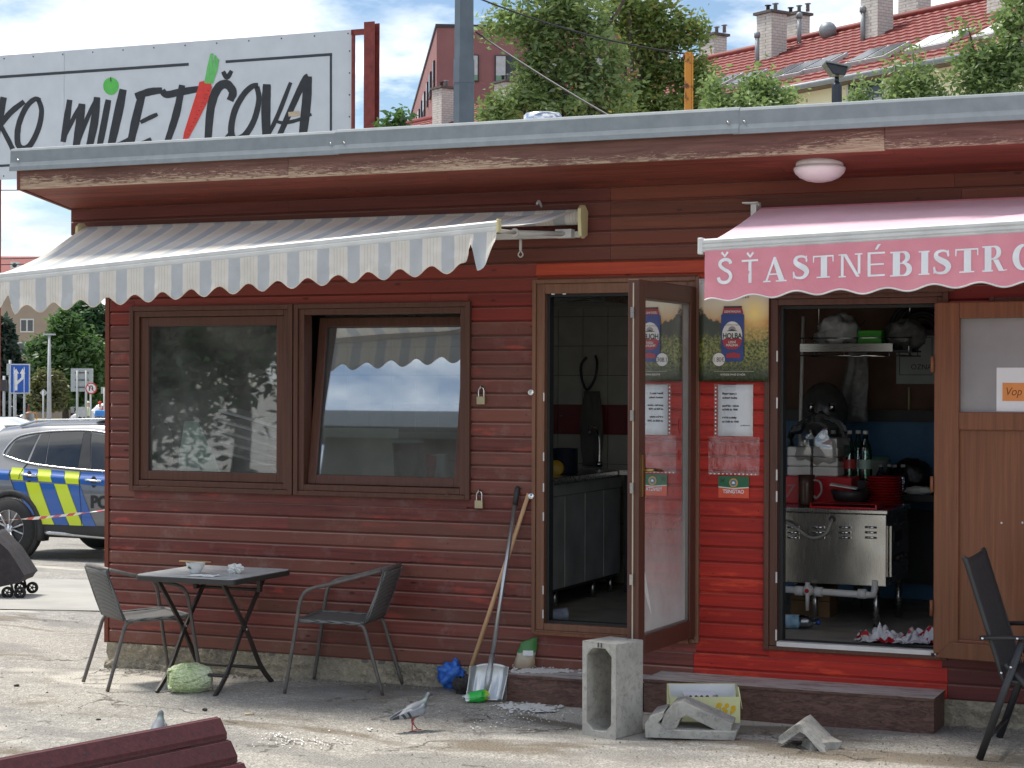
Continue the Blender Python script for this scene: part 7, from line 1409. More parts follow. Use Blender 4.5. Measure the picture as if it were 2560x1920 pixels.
tree('leafy_tree', 'big olive-green tree with forked branches standing right of the grey mast', tb(1500, D_), PD(1520, 300, D_), [blob(1290, 55, 60, 50, D_, 900), blob(1360, 110, 62, 48, D_, 1100), blob(1390, 30, 70, 50, D_, 1200), blob(1330, 180, 45, 30, D_, 600), blob(1275, 255, 70, 26, D_, 800), blob(1340, 250, 70, 40, D_, 1100), blob(1450, 40, 80, 60, D_, 1500), blob(1480, 140, 80, 60, D_, 1300), blob(1430, 195, 60, 40, D_, 800), blob(1430, 275, 110, 32, D_, 1400), blob(1530, 230, 60, 50, D_, 900), blob(1400, -90, 200, 70, D_, 1900), blob(1230, 295, 60, 20, D_, 600), blob(1225, 75, 22, 26, D_, 150)], .046, LM['olive'], 3, .16,
     [([PD(1440, 290, D_), PD(1410, 235, D_), PD(1370, 205, D_), PD(1310, 190, D_)], .055), ([PD(1440, 290, D_), PD(1452, 200, D_), PD(1470, 110, D_), PD(1450, 20, D_)], .05), ([PD(1450, 300, D_), PD(1400, 262, D_), PD(1330, 250, D_)], .05), ([PD(1470, 110, D_), PD(1530, 50, D_), PD(1570, -20, D_)], .035)])
D2_ = 27.0
tree('leafy_tree', 'yellowing tree with pale trunk rising just left of the orange post', tb(1588, D2_), PD(1598, 200, D2_), [blob(1560, 40, 60, 50, D2_, 1000), blob(1630, 20, 70, 50, D2_, 1200), blob(1600, 110, 60, 40, D2_, 900), blob(1680, 90, 60, 50, D2_, 1100), blob(1730, 190, 52, 50, D2_, 1000), blob(1660, 180, 60, 44, D2_, 1000), blob(1600, 230, 60, 30, D2_, 600), blob(1560, -70, 150, 60, D2_, 1400), blob(1650, 275, 110, 34, D2_, 1500), blob(1740, 80, 34, 40, D2_, 400), blob(1570, 285, 80, 26, D2_, 900), blob(1720, 265, 60, 34, D2_, 900)], .048, LM['gold'], 9, .14,
     [([PD(1590, 260, D2_), PD(1600, 200, D2_), PD(1625, 120, D2_), PD(1610, 40, D2_)], .07), ([PD(1600, 200, D2_), PD(1650, 130, D2_), PD(1690, 70, D2_)], .05), ([PD(1605, 170, D2_), PD(1560, 100, D2_), PD(1530, 30, D2_)], .045)])
D3_ = 22.0
tree('leafy_tree', 'low spreading tree below the tiled roof beside the orange post', tb(1900, D3_), PD(1900, 300, D3_), [blob(1900, 215, 40, 22, D3_, 550), blob(1945, 250, 50, 20, D3_, 650), blob(1880, 245, 56, 26, D3_, 800), blob(1800, 262, 46, 24, D3_, 600), blob(1785, 222, 30, 30, D3_, 300), blob(1900, 278, 100, 14, D3_, 700)], .040, LM['pale'], 14, .07, None, 'trees behind the kiosk', 20)
tree('leafy_tree', 'slender tree with upright sprays in front of the cream wall', tb(2290, D3_), PD(2290, 320, D3_), [blob(2300, 200, 40, 34, D3_, 500), blob(2250, 225, 46, 24, D3_, 500), blob(2335, 240, 44, 22, D3_, 450), blob(2285, 140, 12, 26, D3_, 90), blob(2140, 245, 26, 16, D3_, 180), blob(2165, 215, 10, 18, D3_, 70), blob(2235, 165, 10, 26, D3_, 80), blob(2255, 262, 80, 14, D3_, 450)], .040, LM['pale'], 21, .05, None, 'trees behind the kiosk', 20)
tree('leafy_tree', 'dense green tree covering the right end of the tiled roof', tb(2520, D3_), PD(2510, 250, D3_), [blob(2535, 50, 42, 44, D3_, 800), blob(2510, 120, 44, 34, D3_, 700), blob(2470, 160, 46, 30, D3_, 700), blob(2535, 180, 54, 44, D3_, 1100), blob(2430, 200, 40, 26, D3_, 500), blob(2418, 75, 10, 34, D3_, 90), blob(2560, -30, 50, 40, D3_, 600), blob(2470, 235, 90, 20, D3_, 800), blob(2420, 140, 26, 20, D3_, 220)], .042, LM['pale'], 27, .08, None, 'trees behind the kiosk', 20)
tree('leafy_tree', 'small treetop showing between the billboard and the dark red block', tb(985, 30), PD(985, 345, 30), [blob(1000, 305, 14, 18, 30, 160), blob(965, 322, 18, 10, 30, 160), blob(985, 335, 34, 14, 30, 260)], .07, LM['mid'], 31, .07)
# ================================================================ left background: road, verge, signs, trees, house
def gpt(dep, px, dz=0.0): p = PD(px, 960, dep); return V((p.x, p.y, gz(p.x, p.y) + dz))
asph = pm('road_asphalt', srgb(158, 156, 152), srgb(142, 140, 137), rough=.95, scale=.6, kind='pos')
def sheet(name, d0, d1, px0, px1, mat, dz, lab, n=10):
    m = MB(); m.grid(lambda u, v: gpt(d0 + (d1 - d0) * v, px0 + (px1 - px0) * u, dz), 30, n); return tag(m.build(name, mat), lab, kind='structure')
sheet('road', 84, 150, -1500, 700, asph, .03, 'pale asphalt road beyond the parked police car')
vg = pm('dry_grass_verge', srgb(118, 112, 70), srgb(150, 132, 92), rough=1, scale=1.5, kind='pos')
sheet('grass_verge', 150.5, 235, -1800, 900, vg, .12, 'dry grass verge beneath the far trees')
sheet('kerb', 150, 150.6, -1500, 700, M['concrete'], .14, 'concrete kerb along the far edge of the road', 2)
sheet('road', 16.0, 19.5, -700, 330, pm('smooth_pavement', srgb(166, 164, 158), srgb(150, 148, 142), rough=.9, scale=2, kind='pos', bump=.1), .008, 'smooth grey pavement strip in front of the parked police car', 4)
# beige block
D0 = 165.0; HB0 = thing('beige_house', 'beige rendered apartment house with red roof behind the far trees', 'house', gpt(D0, 40)); bg = pm('beige_render', srgb(172, 156, 140), srgb(158, 142, 126), rough=.9, scale=.5, kind='pos')
def HP(px, py, k=0.0): return PD(px, py, D0) + Fv * k
zg = HB0.location.z
m = MB(); p0, p1 = HP(-260, 960), HP(150, 960); zt4 = HP(0, 690).z; m.prism([V((p0.x, p0.y, zg - .5)), V((p1.x, p1.y, zg - .5)), V((p1.x, p1.y, zt4)), V((p0.x, p0.y, zt4))], Fv * 11); m.build('wall', bg, HB0, True)
zr = HP(0, 630).z; m = MB(); a, b = p0 - Fv * .5, p1 - Fv * .5 + Rv * .3; a.z = b.z = zt4; q = [a, b, V((p1.x, p1.y, zr)) + Fv * 5.5, V((p0.x, p0.y, zr)) + Fv * 5.5, V((b.x, b.y, zt4)) + Fv * 12, V((a.x, a.y, zt4)) + Fv * 12]; m.add(q, [(0, 1, 2, 3), (3, 2, 4, 5), (1, 4, 2), (0, 3, 5), (0, 5, 4, 1)]); m.build('roof', M['rooftile'], HB0, True)
for (px, py) in ((68, 814), (62, 872), (68, 930), (0, 814), (-60, 814), (0, 872)):
    c = HP(px, py) - Fv * .03; o = MB().obox((0, 0, 0), Rv * .60, Fv * .05, V((0, 0, .60))).build('window', M['white'], HB0); o.location = c - HB0.location
    for k in (-1, 1): MB().obox(Rv * (.29 * k) - Fv * .06, Rv * .22, Fv * .01, V((0, 0, .48))).build('pane', wdk, o)
ac = HP(41, 664) - Fv * .4; t = thing('air_conditioner', 'white air conditioning unit on the red roof edge', 'air conditioner', ac); MB().box((-.36, -.2, -.3), (.36, .2, .3)).build('case', M['white'], t); MB().lathe([(.2, 0), (.2, .02)], (0, -.2, 0), (0, -1, 0), 16).build('fan', M['dark'], t); t.rotation_euler = (0, 0, vd)
# trees
G2 = 'trees beyond the road'
tree('far_tree', 'dark conifer at the left of the beige house', gpt(128, 5), PD(5, 860, 128), [blob(5, 830, 30, 40, 128, 1200), blob(0, 890, 45, 45, 128, 2000), blob(25, 950, 50, 50, 128, 2400), blob(-30, 960, 60, 70, 128, 2400), blob(20, 1000, 45, 40, 128, 1500)], .26, LM['conif'], 41, .25, None, G2)
tree('far_tree', 'broad bright green tree behind the blue road sign', gpt(140, 165), PD(165, 930, 140), [blob(165, 830, 45, 50, 140, 2600), blob(130, 890, 55, 55, 140, 3200), blob(205, 890, 55, 60, 140, 3200), blob(165, 950, 85, 55, 140, 4200), blob(225, 960, 50, 50, 140, 2400), blob(100, 960, 45, 45, 140, 1800)], .24, LM['mid'], 43, .28, None, G2)
tree('far_tree', 'tall dark green tree against the kiosk corner', gpt(150, 250), PD(245, 900, 150), [blob(225, 800, 45, 50, 150, 2600), blob(262, 850, 45, 60, 150, 3000), blob(270, 930, 45, 60, 150, 2800), blob(235, 985, 70, 40, 150, 2400), blob(185, 790, 35, 35, 150, 1500), blob(300, 800, 40, 60, 150, 1800), blob(120, 1000, 70, 25, 150, 1500)], .24, LM['deep'], 47, .28, None, G2)
tree('far_tree', 'small round olive tree beside the lamp column', gpt(118, 122), PD(120, 1000, 118), [blob(122, 960, 40, 36, 118, 2600), blob(100, 985, 30, 30, 118, 1300), blob(145, 985, 28, 34, 118, 1300), blob(122, 1010, 40, 18, 118, 900)], .16, LM['ol2'], 53, .12, None, G2)
G3 = 'unseen trees added across the yard for the window panes to mirror'
for k, (x, y, h) in enumerate(((-18.5, -18, 7), (-14.8, -19.5, 6), (-11.6, -20.5, 6), (-24, -14, 8))):  # unseen trees, added so the panes have something to reflect
    tree('added_tree', 'unseen leafy tree added across the yard for the closed window to mirror', (x, y, 0), (x, y, 2.5), [((x, y, 3.4), (2.6, 2.2, 1.9), 5000), ((x + 1, y, h * .66), (2.2, 2.0, 1.6), 4000), ((x - 1.5, y + .5, 2.2), (2.4, 2.0, 1.8), 4000)], .13, LM['deep'], 60 + k, .2, None, G3)
# posts and signs
gal = pm('sign_grey', srgb(170, 176, 180), srgb(158, 164, 168), rough=.5); sblue = pm('sign_blue_sheet', srgb(26, 84, 176), srgb(22, 76, 164), rough=.4); swh = pm('sign_white_sheet', srgb(226, 228, 230), rough=.4); sred = pm('sign_red_sheet', srgb(196, 54, 60), rough=.4); rvec = Rv
def post(t, c, top, dx_, r=.035):
    g_ = gz(c.x, c.y); b_ = c + rvec * dx_; MB().tube([V((b_.x, b_.y, g_ - .1)), V((b_.x, b_.y, top))], r, 8).build('post', gal, t, True)
def quadp(t, c, hw, hh, mat, name, back, rot=0.0):
    u = rvec * cos(rot) + V((0, 0, 1)) * sin(rot); w_ = V((0, 0, 1)) * cos(rot) - rvec * sin(rot); return MB().obox(c + Fv * back, u * hw, Fv * .008, w_ * hh).build(name, mat, t, True)
def strokep(t, pts, w, mat, c, back, name='symbol'):
    m = MB()
    for q in ribbon2(pts, [w] * len(pts)): m.add([c + rvec * x + V((0, 0, z)) + Fv * back for x, z in q], [(0, 1, 2, 3)])
    return m.build(name, mat, t, True)
dS = 62.0; c = PD(50, 947, dS); k = dS / F_PX; t = thing('lane_sign', 'blue road sign with two white lane arrows on twin posts', 'road sign', gpt(dS, 50))
quadp(t, c, 25.5 * k, 37.5 * k, gal, 'panel', 0); quadp(t, c, 24 * k, 36 * k, swh, 'border', -.012); quadp(t, c, 22.5 * k, 34.5 * k, sblue, 'field', -.024)
strokep(t, [(-9 * k, -29 * k), (-9 * k, 14 * k)], 6.4 * k, swh, c, -.036, 'arrow'); strokep(t, [(-8 * k, -12 * k), (7 * k, 2 * k), (7 * k, 15 * k)], 6.4 * k, swh, c, -.038, 'arrow')
for x in (-9, 7): MB().add([c + rvec * ((x - 7) * k) + V((0, 0, 13 * k)) - Fv * .040, c + rvec * ((x + 7) * k) + V((0, 0, 13 * k)) - Fv * .040, c + rvec * (x * k) + V((0, 0, 26 * k)) - Fv * .040], [(0, 1, 2)]).build('arrow_head', swh, t, True)
post(t, c, c.z + 30 * k, -14 * k); post(t, c, c.z + 30 * k, 11 * k)
dS = 75.0; k = dS / F_PX; c = PD(205, 950, dS); t = thing('sign_back', 'large grey back of a road sign with three cross rails', 'road sign', gpt(dS, 205)); quadp(t, c, 28 * k, 29 * k, gal, 'panel', 0); [MB().obox(c + V((0, 0, z * k)) - Fv * .03, rvec * (17 * k), Fv * .015, V((0, 0, 1.2 * k))).build('rail', M['dark'], t, True) for z in (-18, 0, 18)]; post(t, c - Fv * .06, c.z + 24 * k, -11 * k, .045); post(t, c - Fv * .06, c.z + 24 * k, 11 * k, .045)
def disc(t, c, r, mat, name, back): return MB().lathe([(r, 0), (r * .98, .008)], c + Fv * back, -Fv, 28).build(name, mat, t, True)
dS = 68.0; k = dS / F_PX; c = PD(228, 971, dS); t = thing('no_turn_sign', 'round no U-turn sign with red ring', 'road sign', gpt(dS, 228)); disc(t, c, 14.5 * k, sred, 'ring', 0); disc(t, c, 11.5 * k, swh, 'field', -.014); strokep(t, [(-4 * k, -6 * k), (-4 * k, 2 * k), (-2 * k, 6 * k), (2 * k, 6 * k), (4 * k, 2 * k), (4 * k, -4 * k)], 2.6 * k, ink, c, -.026, 'arrow'); strokep(t, [(-8 * k, 8 * k), (8 * k, -8 * k)], 2.0 * k, sred, c, -.030, 'bar'); post(t, c + Fv * .06, c.z, -2 * k)
dS = 80.0; k = dS / F_PX; c = PD(261, 976, dS); t = thing('small_sign_back', 'small square grey sign back near the kiosk corner', 'road sign', gpt(dS, 261)); quadp(t, c, 8.5 * k, 8.5 * k, gal, 'panel', 0); post(t, c - Fv * .05, c.z + 6 * k, 0)
dS = 80.0; k = dS / F_PX; c = PD(109, 982, dS); t = thing('diamond_sign_back', 'diamond shaped grey sign back by the olive tree', 'road sign', gpt(dS, 109)); quadp(t, c, 7 * k, 7 * k, gal, 'panel', 0, pi / 4); post(t, c - Fv * .05, c.z + 5 * k, 0)
dS = 90.0; k = dS / F_PX; c = PD(206, 1030, dS); t = thing('round_sign_back', 'low round grey sign back beside the pedestrians', 'road sign', gpt(dS, 206)); disc(t, c, 13 * k, gal, 'panel', 0); post(t, c + Fv * .05, c.z, 0)
dS = 95.0; b_ = gpt(dS, 123); t = thing('lamp_column', 'tapered grey lamp column in front of the green tree', 'lamp column', b_); MB().tube([V((0, 0, -.1)), V((0, 0, PD(123, 838, dS).z - b_.z))], [.14, .07], 10).build('column', gal, t); MB().obox((0, 0, PD(123, 836, dS).z - b_.z), Rv * .3, Fv * .1, V((0, 0, .04))).build('head', gal, t)
dS = 100.0
for px, h_, lab in ((25, 900, 'thin grey traffic post beside the conifer'), (38, 925, 'thin grey post behind the lane sign'), (10, 940, 'traffic light post at the far left corner')): b_ = gpt(dS, px); t = thing('thin_post', lab, 'post', b_); zt5 = PD(px, h_, dS).z - b_.z; MB().tube([V((0, 0, -.1)), V((0, 0, zt5))], .07, 8).build('post', gal, t); MB().obox((0, 0, zt5 - .5), Rv * .16, Fv * .1, V((0, 0, .3))).build('box', M['dark'] if px == 10 else gal, t)
# ================================================================ cars
def cp(name, c, rough=.25, metal=.0, coat=1.0):
    m_ = pm(name, c, shade(c, .93), rough=rough, metal=metal, scale=2); p = [n for n in m_.node_tree.nodes if n.type == 'BSDF_PRINCIPLED'][0]; p.inputs['Coat Weight'].default_value = coat; p.inputs['Coat Roughness'].default_value = .05; return m_
tyre = pm('tyre_rubber', (.022, .022, .023, 1), rough=.8, bump=.2, scale=30); alloy = pm('alloy', (.55, .56, .58, 1), rough=.3, metal=.9); cglass = pm('tinted_glass', (.012, .014, .016, 1), (.016, .018, .02, 1), rough=.04, spec=.8); clad = pm('grey_cladding', (.03, .03, .032, 1), rough=.6)
ST = [(-2.34, .55, .86, .90, .80, .76), (-2.28, .38, .98, 1.10, .88, .72), (-2.12, .32, 1.06, 1.38, .92, .66), (-1.85, .30, 1.07, 1.57, .94, .64), (-1.2, .28, 1.05, 1.650, .945, .63), (-.4, .28, 1.02, 1.668, .945, .635), (.25, .28, 1.01, 1.645, .945, .63), (.62, .28, 1.01, 1.53, .945, .62), (1.02, .28, 1.02, 1.22, .94, .64), (1.22, .28, 1.02, 1.09, .935, .70), (1.7, .29, .97, 1.02, .925, .70), (2.1, .32, .86, .94, .88, .70), (2.28, .40, .76, .82, .80, .66), (2.35, .50, .66, .70, .72, .6)]
def interp(x):
    for i in range(len(ST) - 1):
        if ST[i][0] <= x <= ST[i + 1][0]:
            k_ = (x - ST[i][0]) / (ST[i + 1][0] - ST[i][0]); return [a + (b - a) * k_ for a, b in zip(ST[i], ST[i + 1])]
    return list(ST[0] if x < ST[0][0] else ST[-1])
def section(s_):
    x, zb3, zl, zr3, w, wr = s_; half = [(w * .86, zb3), (w * .97, zb3 + .05), (w, zb3 + (zl - zb3) * .35), (w * 1.0, zb3 + (zl - zb3) * .7), (w * .985, zl - .03), (w * .95, zl), (w * .95 + (wr - w * .95) * .55, zl + (zr3 - zl) * .60), (wr + .03, zr3 - .07), (wr - .08, zr3 - .01), (wr * .5, zr3 + .02)]
    return [V((x, y, z)) for y, z in half] + [V((x, -y, z)) for y, z in reversed(half)]
def side_y(x, z):
    s_ = interp(x); half = [(v.y, v.z) for v in section(s_)[:10]]
    for (y0, z0), (y1, z1) in zip(half, half[1:]):
        if z0 <= z <= z1 + 1e-6: return y0 + (y1 - y0) * (z - z0) / max(z1 - z0, 1e-6)
    return half[0][0] if z < half[0][1] else half[-1][0]
def wheel(t, x, y, s, r=.365):
    w_ = MB(); w_.lathe([(r * .60, -.115), (r * .93, -.115), (r, -.085), (r, .085), (r * .93, .115), (r * .62, .118)], (0, 0, 0), (0, s, 0), 32, caps=False); o = w_.build('wheel', tyre, t); o.location = (x, y, r)
    m = MB(); m.lathe([(r * .66, .05), (r * .66, .115), (r * .61, .118), (r * .60, .05)], (0, 0, 0), (0, s, 0), 32, caps=False)
    for k_ in range(5):
        for d_ in (-.16, .16):
            a0 = 2 * pi * k_ / 5; a1 = a0 + d_ * 1.7; p0_ = V((cos(a0 + d_ * .4) * r * .12, s * .10, sin(a0 + d_ * .4) * r * .12)); p1_ = V((cos(a1) * r * .63, s * .108, sin(a1) * r * .63)); m.tube([p0_, p1_], [.026, .017], 6, sq=(1, .6))
    m.lathe([(.06, .09), (.055, .118), (.0, .122)], (0, 0, 0), (0, s, 0), 14); m.build('rim', alloy, o); MB().lathe([(r * .60, .0), (r * .60, .035), (0, .036)], (0, 0, 0), (0, s, 0), 24).build('brake_disc', M['dark'], o)
def suv(name, lab, loc, rz, paint, sc_=1.0, group=None, cat='car'):
    t = thing(name, lab, cat, loc, rz, group); m = MB(); xs = sorted({s_[0] for s_ in ST} | {-2.3 + .12 * i for i in range(39)}); m.loop([section(interp(x)) for x in xs]); m.build('body', paint, t)
    for s in (-1, 1):
        for x in (-1.43, 1.43):
            wheel(t, x, s * .868, s); a_ = MB(); rr = [(.40, .0), (.40, .155), (.46, .16), (.475, .10), (.475, .0)]
            rings = [[V((x + cos(an) * r_, s * (.80 + h_), .37 + sin(an) * r_)) for r_, h_ in rr] for an in [pi * (-.10 + 1.2 * i / 20) for i in range(21)]]; a_.loop(rings); a_.build('wheel_arch', clad, t); MB().lathe([(.41, .06), (.41, .148), (0, .150)], (x, s * .80, .37), (0, s, 0), 28).build('wheel_well', M['black'], t)
        m = MB(); m.grid(lambda u, v: (-1.0 + 2.0 * u, s * (side_y(-1.0 + 2.0 * u, .29 + .14 * v) + .006), .27 + .16 * v), 10, 3); m.build('sill', clad, t)
    return t
def glasspoly(t, pts, s, mat, name, off=.006, n=6):
    """four-cornered patch on the car's side; pts (x, z) bl, br, tr, tl"""
    (a, b, c, d) = pts
    def f(u, v):
        x = (a[0] * (1 - u) + b[0] * u) * (1 - v) + (d[0] * (1 - u) + c[0] * u) * v; z = (a[1] * (1 - u) + b[1] * u) * (1 - v) + (d[1] * (1 - u) + c[1] * u) * v; return V((x, s * (side_y(x, z) + off), z))
    return MB().grid(f, n, n).build(name, mat, t)
# --- police SUV, its right side towards the yard
gw = PG(28, 1396); PL = V((gw.x + 1.43, gw.y + .93, gw.z)); PC = suv('police_suv', 'silver grey police SUV with blue and yellow chevron livery parked beyond the kiosk', PL, 0, cp('silver_grey_paint', srgb(112, 114, 118), .3, .5))
def oncar(px, py):
    y = PL.y - .94
    for i in range(6):
        p = PY(px, py, y); x, z = p.x - PL.x, p.z - PL.z; y = PL.y - side_y(max(-2.3, min(2.3, x)), z)
    return (x, z)
def c1(x, y): return oncar(x / 2.3688, 860 + y / 2.3688)     # first-zoom coordinates
def patch(pts, mat, name, off=.004, n=8): return glasspoly(PC, [c1(*p) for p in pts], -1, mat, name, off, n)
lb = cp('livery_blue', srgb(6, 86, 168), .35); ly = cp('livery_yellow', srgb(206, 226, 30), .4); trim = pm('chrome_trim', (.62, .63, .64, 1), rough=.25, metal=.8)
patch([(40, 655), (158, 694), (236, 533), (95, 572)], cglass, 'rear_quarter_window'); patch([(172, 700), (268, 714), (300, 526), (244, 536)], cglass, 'rear_door_window'); patch([(272, 715), (462, 734), (498, 523), (304, 526)], cglass, 'rear_door_window')
patch([(540, 742), (760, 770), (740, 560), (545, 526)], cglass, 'front_door_window'); patch([(464, 735), (536, 742), (542, 524), (502, 522)], M['black'], 'door_pillar', .007)
for a, b in (((20, 640), (28, 660)),): pass
def strip(pts, w, mat, name, off=.009):
    P_ = [c1(*p) for p in pts]; sp = spline([(p[0], p[1], 0) for p in P_], 6); m = MB(); m.tube([V((p.x, -(side_y(p.x, p.y) + off), p.y)) for p in sp], w, 6); return m.build(name, mat, PC)
strip([(30, 660), (160, 702), (300, 724), (470, 742), (650, 756), (760, 770)], .012, trim, 'window_trim'); strip([(30, 660), (22, 645), (60, 590), (120, 545), (240, 522), (400, 512), (560, 514), (720, 545)], .010, trim, 'window_trim')
strip([(275, 1116), (480, 1132), (700, 1150)], .028, trim, 'sill_trim', .012)
for p in ([(-40, 800), (55, 806), (60, 745), (-40, 740)], [(140, 806), (222, 812), (225, 742), (140, 735)], [(310, 820), (388, 826), (384, 752), (306, 745)], [(476, 830), (700, 846), (700, 765), (478, 757)]): patch(p, lb, 'livery_block')
for p in ([(66, 802), (138, 808), (145, 735), (72, 730)], [(230, 812), (308, 818), (304, 745), (226, 740)], [(392, 826), (472, 830), (470, 757), (386, 752)]): patch(p, ly, 'livery_block')
for p, mt in (([(90, 880), (165, 905), (150, 818), (76, 814)], lb), ([(252, 1100), (338, 1104), (232, 822), (152, 818)], ly), ([(342, 1104), (425, 1110), (318, 828), (236, 822)], lb), ([(430, 1110), (512, 1118), (398, 832), (322, 828)], ly), ([(516, 1118), (590, 1124), (476, 840), (402, 832)], lb), ([(190, 1000), (250, 1098), (168, 905), (100, 880)], lb)): patch(p, mt, 'livery_stripe', .0045)
for (x, y) in ((175, 780), (557, 812)):
    x_, z_ = c1(x, y); m = MB(); m.tube(spline([(x_ - .11, -(side_y(x_, z_) + .01), z_ + .01), (x_ - .06, -(side_y(x_, z_) + .05), z_ + .015), (x_ + .06, -(side_y(x_, z_) + .05), z_ + .005), (x_ + .11, -(side_y(x_, z_) + .01), z_)], 5), .017, 8, sq=(1, .8)); m.build('door_handle', trim, PC); MB().lathe([(.07, 0), (.05, -.006)], (x_, -(side_y(x_, z_) + .006), z_ - .01), (0, -1, 0), 16, sx=1, sy=.6).build('handle_recess', M['black'], PC)
for pts in ([(478, 752), (480, 960), (485, 1118)], [(112, 800), (140, 735), (175, 700)], [(60, 745), (75, 830), (130, 950), (225, 1090)]): strip(pts, .004, M['black'], 'door_gap', .005)
x_, z_ = c1(536, 968); dk_ink = pm('livery_black', srgb(34, 34, 36), rough=.5); o = text_part('POLÍCIA', .20, dk_ink, PC, PL + V((x_, -(side_y(x_, z_) + .008), z_)), V((1, 0, 0)), V((0, 0, 1)), 'LEFT', .008)
x0_ = -.30; LBm = thing  # light bar on the roof
lbm = pm('blue_beacon', srgb(30, 110, 190), srgb(90, 160, 220), rough=.12, scale=8); xb = c1(600, 470)[0]; yb = PL.y
q = PY(225, 1045, PL.y); xb = q.x - PL.x + .62; m = MB(); m.box((xb - .16, -.55, 1.685), (xb + .16, .55, 1.72)); bb_ = m.build('beacon_base', M['black'], PC, bevel=.01); m = MB(); m.prism([(xb - .15, -.58, 1.7205), (xb + .15, -.58, 1.7205), (xb + .13, -.58, 1.80), (xb - .13, -.58, 1.80)], (0, 1.16, 0)); m.build('beacon_bar', lbm, PC, bevel=.012)
for s in (-1, 1): MB().tube([(-1.55, s * .60, 1.60), (-1.3, s * .60, 1.665), (-.2, s * .61, 1.695), (.45, s * .59, 1.65)], .016, 8).build('roof_rail', trim, PC)
m = MB(); m.prism([(-2.36, -.6, .70), (-2.36, .6, .70), (-2.30, .6, 1.0), (-2.30, -.6, 1.0)], (-.01, 0, 0)); m.build('tailgate_panel', lb, PC)
for s in (-1, 1): MB().sphere((-2.25, s * .78, .98), (.09, .14, .07), 12, 8).build('tail_lamp', M['red_pl'], PC); MB().sphere((2.2, s * .72, .78), (.12, .14, .06), 12, 8).build('headlight', M['white'], PC)
MB().grid(lambda u, v: V((.68 + .42 * (1 - v), (2 * u - 1) * (.62 + .14 * (1 - v)), 1.12 + .42 * v)), 6, 6).build('windscreen', cglass, PC)
# --- far white SUV facing the yard, white cars
wp = cp('white_car_paint', (.70, .71, .72, 1), .3)
def face_parts(t):
    MB().grid(lambda u, v: V((.64 + .50 * (1 - v), (2 * u - 1) * (.62 + .15 * (1 - v)), 1.10 + .45 * v)), 6, 6).build('windscreen', cglass, t)
    for s in (-1, 1):
        m = MB(); m.grid(lambda u, v: V((2.27 - .12 * u, s * (.34 + .42 * u), .70 + .10 * v + .03 * u)), 5, 3); m.build('headlight', pm('lamp_glass', (.6, .65, .7, 1), rough=.1), t); MB().obox((2.345, s * .15, .72), (.012, 0, 0), (0, .12, 0), (0, 0, .09)).build('grille', M['black'], t)
        glasspoly(t, [(-1.75, 1.10), (.60, 1.06), (.10, 1.52), (-1.5, 1.50)], s, cglass, 'side_window', .008); MB().obox((.75, s * 1.0, 1.08), (.06, .0, 0), (0, .09, 0), (0, 0, .07)).build('mirror', wp, t)
    MB().box((2.31, -.7, .34), (2.36, .7, .50)).build('lower_grille', M['black'], t); MB().box((2.362, -.26, .50), (2.372, .26, .61)).build('number_plate', pap, t)
c = gpt(132, 26); t = suv('white_suv', 'white SUV driving towards the yard on the far road', c, atan2((-Fv).y, (-Fv).x) + radians(16), wp); face_parts(t)
c = gpt(31, -18); t = suv('white_car', 'white car parked behind the police SUV with only its roof edge showing', (c.x, c.y, c.z), radians(4), wp); face_parts(t)
for px, d_, lab in ((268, 128, 'white van passing near the kiosk corner'), (172, 170, 'pale car parked below the far green tree')): c = gpt(d_, px); t = suv('white_car', lab, c, vd + pi, wp); face_parts(t)
# ================================================================ people by the far road
def person(px, dep, lab, top, legs, hat=None, pack=None, heading=0.0):
    b = gpt(dep, px); t = thing('person', lab, 'person', b, heading); me = bpy.data.meshes.new('body')
    J = [(0, 0, .95), (0, 0, 1.18), (0, 0, 1.40), (.01, 0, 1.50), (.02, 0, 1.60), (.02, 0, 1.70), (0, .10, .90), (.03, .11, .50), (-.01, .11, .08), (.10, .12, .04), (0, -.10, .90), (-.04, -.11, .50), (-.10, -.11, .08), (.02, -.12, .04), (0, .19, 1.40), (.0, .25, 1.14), (.10, .25, .93), (0, -.19, 1.40), (.02, -.25, 1.14), (.14, -.24, .95)]
    E = [(0, 1), (1, 2), (2, 3), (3, 4), (4, 5), (0, 6), (6, 7), (7, 8), (8, 9), (0, 10), (10, 11), (11, 12), (12, 13), (2, 14), (14, 15), (15, 16), (2, 17), (17, 18), (18, 19)]; R_ = [.15, .145, .15, .06, .095, .08, .09, .065, .045, .04, .09, .065, .045, .04, .065, .05, .04, .065, .05, .04]
    me.from_pydata(J, E, []); o = bpy.data.objects.new('body', me); col.objects.link(o); o.parent = t; sk = o.modifiers.new('skin', 'SKIN'); 
    if not me.skin_vertices: me.skin_vertices.new(name='')
    for i, r in enumerate(R_): me.skin_vertices[0].data[i].radius = (r, r * (1.15 if i < 3 else 1))
    me.skin_vertices[0].data[0].use_root = True; sb_ = o.modifiers.new('sub', 'SUBSURF'); sb_.levels = 1; sb_.render_levels = 1
    mt = NT('clothes'); s_ = mt.n('ShaderNodeSeparateXYZ'); mt.l(mt.n('ShaderNodeTexCoord').outputs['Object'], s_.inputs[0]); z = mt.math('DIVIDE', s_.outputs[2], 2.0); cr_ = mt.ramp(z, (.0, srgb(50, 46, 44)), (.045, legs), (.47, legs), (.475, top), (.735, top), (.74, srgb(206, 160, 134)), (.99, srgb(206, 160, 134))); me.materials.append(mt.pbr(cr_, .8))
    if hat: MB().lathe([(.16, 1.70), (.11, 1.705), (.108, 1.77), (.06, 1.82), (0, 1.825)], (.02, 0, 0), n=14).build('hat', pm('hat_' + lab[-5:], hat, rough=.8), t)
    if pack: MB().sphere((-.20, 0, 1.22), (.12, .17, .24), 14, 10).build('backpack', pm('backpack_' + lab[-5:], pack, rough=.6), t)
    return t
